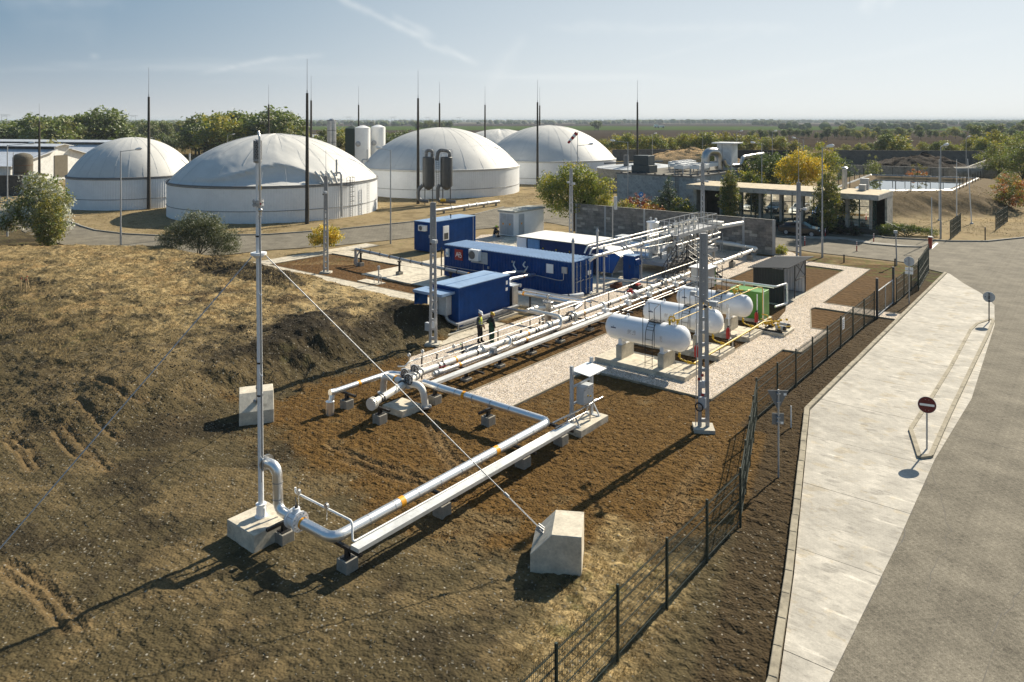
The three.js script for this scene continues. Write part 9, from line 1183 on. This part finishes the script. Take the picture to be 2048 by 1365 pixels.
// woods and rows behind: several kinds, each tree a copy
{
const kinds = [[GR.deep, GR.mid, GR.deep], [GR.mid, GR.olive, GR.mid], [GR.olive, GR.yel, GR.lit], [GR.lit, GR.mid, GR.yel]].map((pal, k) => [0, 1].map((s) => { const w = 1, o = plant('background_tree', '', 'tree', V3(0, 0, 0), [[0, 6.6, 0, 2.9, 3.0, 2.9], [-2.2, 5.2, 0.5, 2.3, 2.5, 2.2], [2.3, 5.4, -0.4, 2.3, 2.4, 2.2], [0.3 - s, 3.6, 1.2, 2.6, 2.0, 2.0], [-0.6, 7.6, -1 + s * 1.6, 1.9, 2.0, 1.9]], 2300, 0.62, pal, { trunk: 2.6, r: 0.2, clump: 0.9, limbs: 6 }); return { o, used: false }; }));
const row = (list, label, group, name) => list.forEach(([px, d, h, k]) => { const q = kinds[k][(rnd() * 2) | 0], p = Wp(at(px, d), d, -0.06), o = q.used ? copy(q.o, p, 0, label) : q.o; q.used = true; o.position.copy(p); o.rotation.y = rr(0, 6.28); const s = h / 9.4; o.scale.set(s * rr(0.95, 1.35), s, s * rr(0.95, 1.35)); o.userData.label = label; o.userData.group = group; });
const fill = (x0, x1, d0, d1, n, h0, h1, ks) => [...Array(n)].map((_, i) => [mix(x0, x1, (i + rr(0.1, 0.9)) / n), rr(d0, d1), rr(h0, h1), ks[(rnd() * ks.length) | 0]]);
row([...fill(60, 232, 205, 250, 20, 12, 14.5, [0, 1, 1, 0]), [215, 226, 15.5, 0], [195, 230, 15, 0], ...fill(-20, 60, 215, 250, 7, 10, 12, [1, 0])], 'tree of the dense wood behind the barns at the left', 'trees of the left wood'); row([[100, 170, 7.8, 2], [118, 176, 6.4, 2], [165, 190, 6.5, 2], [180, 195, 5.5, 2]], 'yellow green bush tree between the barns and the wood', 'yellow trees by the barns');
row([...fill(385, 595, 235, 290, 22, 12, 15.5, [0, 1, 1, 3]), [548, 250, 17, 0], [480, 262, 16, 1]], 'tree of the second dense wood, behind the wrinkled dome', 'trees of the middle wood'); row(fill(240, 385, 360, 420, 10, 11, 13, [0, 1]), 'tree of the darker wood far behind the small dome', 'trees behind the small dome'); row(fill(250, 400, 250, 290, 11, 5.5, 8, [1, 2, 0]), 'low tree in the gap between the two woods', 'low trees between the woods'); row(fill(600, 700, 250, 320, 7, 7, 10, [1, 3]), 'tree behind the steel chimney pipe', 'trees by the chimney'); row(fill(770, 850, 250, 280, 6, 7.5, 9.5, [0]), 'dark tree between the silos and the third dome', 'dark trees by the silos');
row([[1205, 262, 6, 3], [1235, 258, 7.6, 3], [1257, 252, 8.2, 3], [1289, 250, 7.6, 3], [1316, 252, 7.8, 3], [1343, 256, 6.8, 2], [1370, 250, 8.2, 2], [1400, 248, 8.6, 3], [1424, 246, 8.6, 3], [1452, 250, 8.4, 2], [1480, 250, 7.8, 2], [1505, 252, 8.0, 3], [1532, 262, 6.8, 2], [1560, 262, 7, 2], [1590, 262, 5.6, 2]], 'orchard-like yellow green tree in the row behind the black silage wall', 'row of yellow green trees'); row([...fill(1670, 1995, 240, 275, 20, 3.2, 6.0, [2, 3, 2, 1]), [1768, 238, 8.5, 1], [1800, 240, 7.8, 3], [1872, 236, 6, 1]], 'yellow green tree in the row behind the open silage bay', 'trees behind the silage bay');
row([...fill(1500, 1650, 470, 530, 12, 4.5, 7.5, [0, 1, 1]), ...fill(1650, 1930, 470, 540, 22, 4.5, 8.5, [0, 1, 2, 3])], 'tree of the hedge belt across the middle fields at the right', 'trees of the middle hedge belt'); row(fill(1940, 2080, 380, 520, 8, 8, 12, [1, 0]), 'tree of the far right field edge', 'trees of the far right field edge'); row(fill(1940, 2080, 205, 250, 9, 7, 10, [1, 3, 2]), 'tree at the right edge behind the pond', 'trees behind the pond');
row(fill(835, 905, 900, 960, 9, 9, 12, [0, 1]), 'tree of the small copse in the fields behind the third dome', 'copse in the fields'); row([[1190, 900, 12, 0], [1197, 905, 11, 0]], 'one of two dark trees alone in the fields', 'pair of field trees');
}
{ const g = (n) => scene.children.filter((o) => o.userData.group === n);
ordinals(g('row of yellow green trees'), (k) => k + ' yellow green tree from the left in the row behind the black silage wall'); ordinals(g('trees behind the silage bay'), (k) => k + ' yellow green tree from the left in the row behind the open silage bay'); ordinals(g('yellow trees by the barns'), (k) => k + ' of the yellow green bush trees between the barns and the wood'); ordinals(g('trees by the chimney'), (k) => k + ' tree from the left behind the steel chimney pipe'); ordinals(g('low trees between the woods'), (k) => k + ' low tree from the left in the gap between the two woods'); ordinals(g('dark trees by the silos'), (k) => k + ' dark tree from the left between the silos and the third dome'); ordinals(g('trees behind the small dome'), (k) => k + ' tree from the left in the darker wood behind the small dome'); ordinals(g('dark hedge bushes before the office'), (k) => k + ' dark brown hedge bush from the left at the foot of the office front'); ordinals(g('roof edge weights'), (k) => k + ' small black weight from the left on the plant building roof edge'); ordinals(g('pair of field trees'), (k) => k + ' of two dark trees alone in the fields'); ordinals(g('trees behind the pond'), (k) => k + ' tree from the left at the right edge behind the pond'); ordinals(g('trees of the far right field edge'), (k) => k + ' tree from the left at the far right field edge'); ordinals(g('copse in the fields'), (k) => k + ' tree from the left of the small copse behind the third dome'); ordinals(g('trees of the middle hedge belt'), (k) => k + ' tree from the left in the hedge belt across the right-hand fields');
}
{ // belts of trees on the horizon, read as masses
const g = new THREE.IcosahedronGeometry(1, 1), p = g.attributes.position; for (let i = 0; i < p.count; i++) { const k = 0.8 + 0.5 * N(p.getX(i) * 0.3 + 0.5, p.getY(i) * 0.3 + p.getZ(i) * 0.2); p.setXYZ(i, p.getX(i) * k, p.getY(i) * k, p.getZ(i) * k); } g.computeVertexNormals();
const spots = []; const belt = (x0, x1, d0, d1, n, h0, h1) => { for (let k = 0; k < n; k++) { const d = rr(d0, d1), px = rr(x0, x1); if (N(px * 0.0021, d * 0.0004) < 0.30) continue; spots.push([at(px, d), d, rr(h0, h1)]); } };
belt(-100, 2150, 3000, 5200, 1500, 9, 15); belt(1500, 2150, 1700, 2300, 160, 8, 12); belt(950, 1250, 2200, 2600, 60, 8, 12); belt(1560, 2150, 950, 1200, 70, 7, 10); belt(450, 840, 1500, 2400, 160, 7, 11); belt(-60, 420, 1200, 2000, 180, 8, 12); belt(-100, 2150, 6000, 8000, 500, 12, 18); belt(1250, 2150, 3600, 4400, 500, 10, 16); belt(1230, 1560, 2500, 2800, 110, 10, 17);
const m = new THREE.InstancedMesh(g, Object.assign(new THREE.MeshStandardMaterial({ roughness: 1 }), { name: 'distantTrees' }), spots.length), M4 = new THREE.Matrix4(), q = new THREE.Quaternion(), c = new THREE.Color(); spots.forEach(([x, d, h], i) => { q.setFromAxisAngle(V3(0, 1, 0), rr(0, 6)); M4.compose(V3(x, h * 0.42, -d), q, V3(h * rr(0.5, 0.95), h * 0.55, h * rr(0.5, 0.95))); m.setMatrixAt(i, M4); c.setRGB(0.06 + 0.05 * rnd(), 0.085 + 0.05 * rnd(), 0.03); m.setColorAt(i, c); });
m.name = 'distant_trees'; scene.add(m); tag(m, 'far belts of trees along the horizon', 'trees', undefined, 'stuff');
}
// loose stones, clods, straw
function scatter(name, label, geo, material, n, place) {
const list = []; let guard = 0; while (list.length < n && guard++ < n * 12) { const r = place(); if (r) list.push(r); }
const m = new THREE.InstancedMesh(geo, material, list.length), M4 = new THREE.Matrix4(), q = new THREE.Quaternion(), e = new THREE.Euler(), c = new THREE.Color();
list.forEach(([x, d, s, h, k], i) => { e.set(k === 'up' ? rr(-0.3, 0.3) : rr(0, 6), rr(0, 6), k === 'up' ? rr(-0.3, 0.3) : rr(0, 6)); q.setFromEuler(e); M4.compose(V3(x, h, -d), q, k === 'up' ? V3(s, s * rr(0.7, 1.3), s) : V3(s * rr(0.7, 1.3), s * rr(0.5, 0.9), s * rr(0.7, 1.3))); m.setMatrixAt(i, M4); const t = rr(0.7, 1.25); m.setColorAt(i, c.setRGB(t, t, t)); });
m.name = name; scene.add(m); return tag(m, label, name.replace(/_/g, ' '), undefined, 'stuff');
}
const stone = (() => { const g = new THREE.IcosahedronGeometry(1, 0); const p = g.attributes.position; for (let i = 0; i < p.count; i++) { const k = 0.75 + 0.5 * N(p.getX(i) * 0.37 + 0.5, p.getY(i) * 0.41 + p.getZ(i) * 0.3); p.setXYZ(i, p.getX(i) * k, p.getY(i) * k * 0.8, p.getZ(i) * k); } g.computeVertexNormals(); return g; })();
scatter('loose_stones', 'pale stones scattered over the bare dirt in front', stone, mat('stone', [0.19, 0.172, 0.13], { rough: 0.95 }), 7000, () => { const d = rr(15.5, 46), x = rr(-21, 16.5), [u, v] = toUV(x, d); if (Math.abs(x) > d * 0.75) return; const left = u < -12 || v < -15.5 + Math.max(0, u) * 1.1; if (!left && rnd() > 0.06) return; if (u > 3.7 || (u > -14.8 && v > 0)) return; if (N(x * 0.11, d * 0.11) < 0.38 + (left ? 0 : 0.2)) return; return [x, d, 0.006 + 0.022 * Math.pow(rnd(), 3), hT(x, d) + 0.004]; });
scatter('soil_clods', 'crumbled brown clods over the tilled soil', stone, mat('clod', [0.135, 0.074, 0.026], { rough: 1 }), 26000, () => { const d = rr(17, 62), x = rr(-12, 26), [u, v] = toUV(x, d); if (Math.abs(x) > d * 0.75) return; if (u > 3.6 || u < -15 || v < -16 + Math.max(0, u) * 1.3) return; if (v > -6.8 && u > -9.3 && u < 0.2 && !(u < -2 && u > -7 && v > 1.8 && v < 13) && !(v < -0.1 && u > -6.4)) return; if (u < -9.3 && v > -4) return; return [x, d, 0.008 + 0.022 * Math.pow(rnd(), 2), hT(x, d) + 0.002]; });
scatter('dark_clods', 'dark crumbled clods on the earth bank and heap at the left', stone, mat('darkClod', [0.045, 0.035, 0.022], { rough: 1 }), 16000, () => { const d = rr(30, 68), x = rr(-36, -5), [u, v] = toUV(x, d); if (Math.abs(x) > d * 0.75 || u > -15 || v > 3.4) return; if (N(x * 0.045 + 0.3, d * 0.09) < 0.5 && u < -24 && Math.exp(-((u + 36) ** 2 / 55 + (v + 0.9) ** 2 / 4.2)) < 0.4) return; return [x, d, 0.012 + 0.035 * Math.pow(rnd(), 2), hT(x, d)]; });
const tuft = (() => { const pos = [], nor = [], idx = []; for (let k = 0; k < 9; k++) { const a = k * 2.4 + 0.3, r = 0.12 * Math.sqrt(k / 9), x = Math.cos(a) * r, z = Math.sin(a) * r, lx = Math.cos(a) * (0.25 + 0.35 * ((k * 7) % 9) / 9), lz = Math.sin(a) * (0.25 + 0.35 * ((k * 5) % 9) / 9), h = 0.6 + 0.4 * ((k * 4) % 9) / 9, w = 0.03, o = pos.length / 3; pos.push(x - Math.sin(a) * w, 0, z + Math.cos(a) * w, x + Math.sin(a) * w, 0, z - Math.cos(a) * w, x + lx, h, z + lz); for (let j = 0; j < 3; j++) nor.push(Math.cos(a) * 0.4, 0.9, Math.sin(a) * 0.4); idx.push(o, o + 1, o + 2); } const g = new THREE.BufferGeometry(); g.setAttribute('position', new THREE.Float32BufferAttribute(pos, 3)); g.setAttribute('normal', new THREE.Float32BufferAttribute(nor, 3)); g.setIndex(idx); return g; })();
const dry = mat('dryGrass', [0.54, 0.42, 0.22], { rough: 1, side: THREE.DoubleSide });
scatter('dry_grass', 'dry straw-coloured grass on the mound', tuft, dry, 40000, () => { const d = rr(36, 74), x = rr(-56, -14), [u, v] = toUV(x, d); if (Math.abs(x) > d * 0.78 || u > -21 || v > 3.4 || v < -17) return; if (mound(u, v) < 0.4 || rnd() > ss(-20, -28, u)) return; if (N(x * 0.045 + 0.3, d * 0.09) > 0.62 || N(x * 0.3, d * 0.3) < 0.35) return; return [x, d, rr(0.07, 0.16), hT(x, d) - 0.01, 'up']; });
scatter('straw_grass', 'dry grass along the fence in the foreground', tuft, dry, 9000, () => { const d = rr(16, 24), x = rr(-1, 6.5); const q = polyDist(x, d, STRAW) + (N(x * 0.3, d * 0.3) - 0.5) * 2.4; if (q > 0.3 || rnd() < 0.25 || N(x * 0.9, d * 0.9) < 0.4) return; return [x, d, rr(0.03, 0.09), hT(x, d) - 0.01, 'up']; });
scatter('green_grass', 'short green grass tufts on the dirt', tuft, mat('freshGrass', [0.10, 0.13, 0.025], { rough: 1, side: THREE.DoubleSide }), 5000, () => { const d = rr(16, 66), x = rr(-16, 27), [u, v] = toUV(x, d), a = polyDist(x, d, STRAW) < 1 && N(x * 0.23, d * 0.23 + 0.7) > 0.52, b = u > -8 && u < 3 && v > 37 && v < 39.3; if (!a && !b && !(u < -24 && v < -6 && N(x * 0.23, d * 0.23 + 0.7) > 0.62)) return; return [x, d, rr(0.03, 0.08), hT(x, d) - 0.01, 'up']; });
scatter('verge_grass', 'dry grass on the verges round the tanks and the ring road', tuft, dry, 30000, () => { const d = rr(66, 130), x = rr(-70, 70), [u, v] = toUV(x, d); if (Math.abs(x) > d * 0.72) return; if (N(x * 0.12, d * 0.12) < 0.42) return; if (u > -46 && u < 9 && v < 57) return; for (const [tx, td, R] of [[-57.8, 114.4, 9], [-33.4, 106.1, 14.3], [-12.8, 135.4, 14.3]]) if (Math.hypot(x - tx, d - td) < R) return; if (polyDist(x, d, POND) < 1.2) return; const py = 240 + 19050 / d, px = 1024 + x * 1500 / d; if (px < 1120 && py > 408 && py < 506 && (px < 560 ? py > 466 : py > 500 - (px - 560) * 0.19 - 42)) return; if (x > 20 && d < 98 && u > -28 && v < 64) return; return [x, d, rr(0.08, 0.20), hT(x, d) - 0.02, 'up']; });
// power line and small far things
{
const t0 = spot('power_pylon', '', 'pylon', V3(0, 0, 0), 0, 'power pylons on the horizon'), s = mat('pylonGrey', [0.22, 0.23, 0.24], { rough: 0.7 }); part('leg', [-5, 5].flatMap((x) => [beam(V3(x * 1.15, 0, 0), V3(x, 24, 0), 0.5)]), s, t0); part('cross_arm', [beam(V3(-11, 23, 0), V3(11, 23, 0), 0.5), beam(V3(-5, 19, 0), V3(5, 23, 0), 0.3), beam(V3(5, 19, 0), V3(-5, 23, 0), 0.3)], s, t0); part('insulator', [-10, 0, 10].map((x) => cyl(V3(x, 20.5, 0), V3(x, 23, 0), 0.25)), s, t0);
[[8, 1500, 'leftmost power pylon on the horizon'], [266, 1750, 'power pylon above the small dome'], [586, 2300, 'power pylon left of the tallest lightning mast'], [697, 2500, 'power pylon behind the silos'], [786, 2500, 'power pylon left of the third dome'], [855, 2800, 'power pylon above the third dome, left one'], [917, 2900, 'power pylon above the third dome, right one']].forEach(([px, d, l], i) => { const p = Wp(at(px, d), d, -0.1), o = i ? copy(t0, p, 0, l) : t0; o.position.copy(p); o.userData.label = l; });
const tr = spot('field_sprayer', 'small pale farm machine standing in the green field far behind', 'farm machine', Wp(at(1312, 1150), 1150, 0), 0.2); part('cab', [new THREE.BoxGeometry(5, 4, 4).translate(0, 4, 0), new THREE.BoxGeometry(12, 2.5, 4).translate(7, 2.8, 0)], M.whitePaint, tr); part('wheel', [-2, 3, 11].map((x) => cyl(V3(x, 1.4, 2), V3(x, 1.4, 2.8), 1.4, 1.4, 12)), M.rubber, tr);
const sk = spot('white_sacks', 'row of white wrapped bales lying behind the pond', 'bales', Wp(at(1727, 146), 146, 0), 0.1); for (let k = 0; k < 6; k++) part('bale', sweep([V3(-2.2 + k * 0.9, 0.45, -0.5), V3(-2.2 + k * 0.9, 0.45, 0.5)], 0.42, 12), M.whitePaint, sk);
}
// finish
scene.traverse((o) => { if (o.isMesh || o.isInstancedMesh) { o.castShadow = true; o.receiveShadow = true; } });
renderer.render(scene, camera);
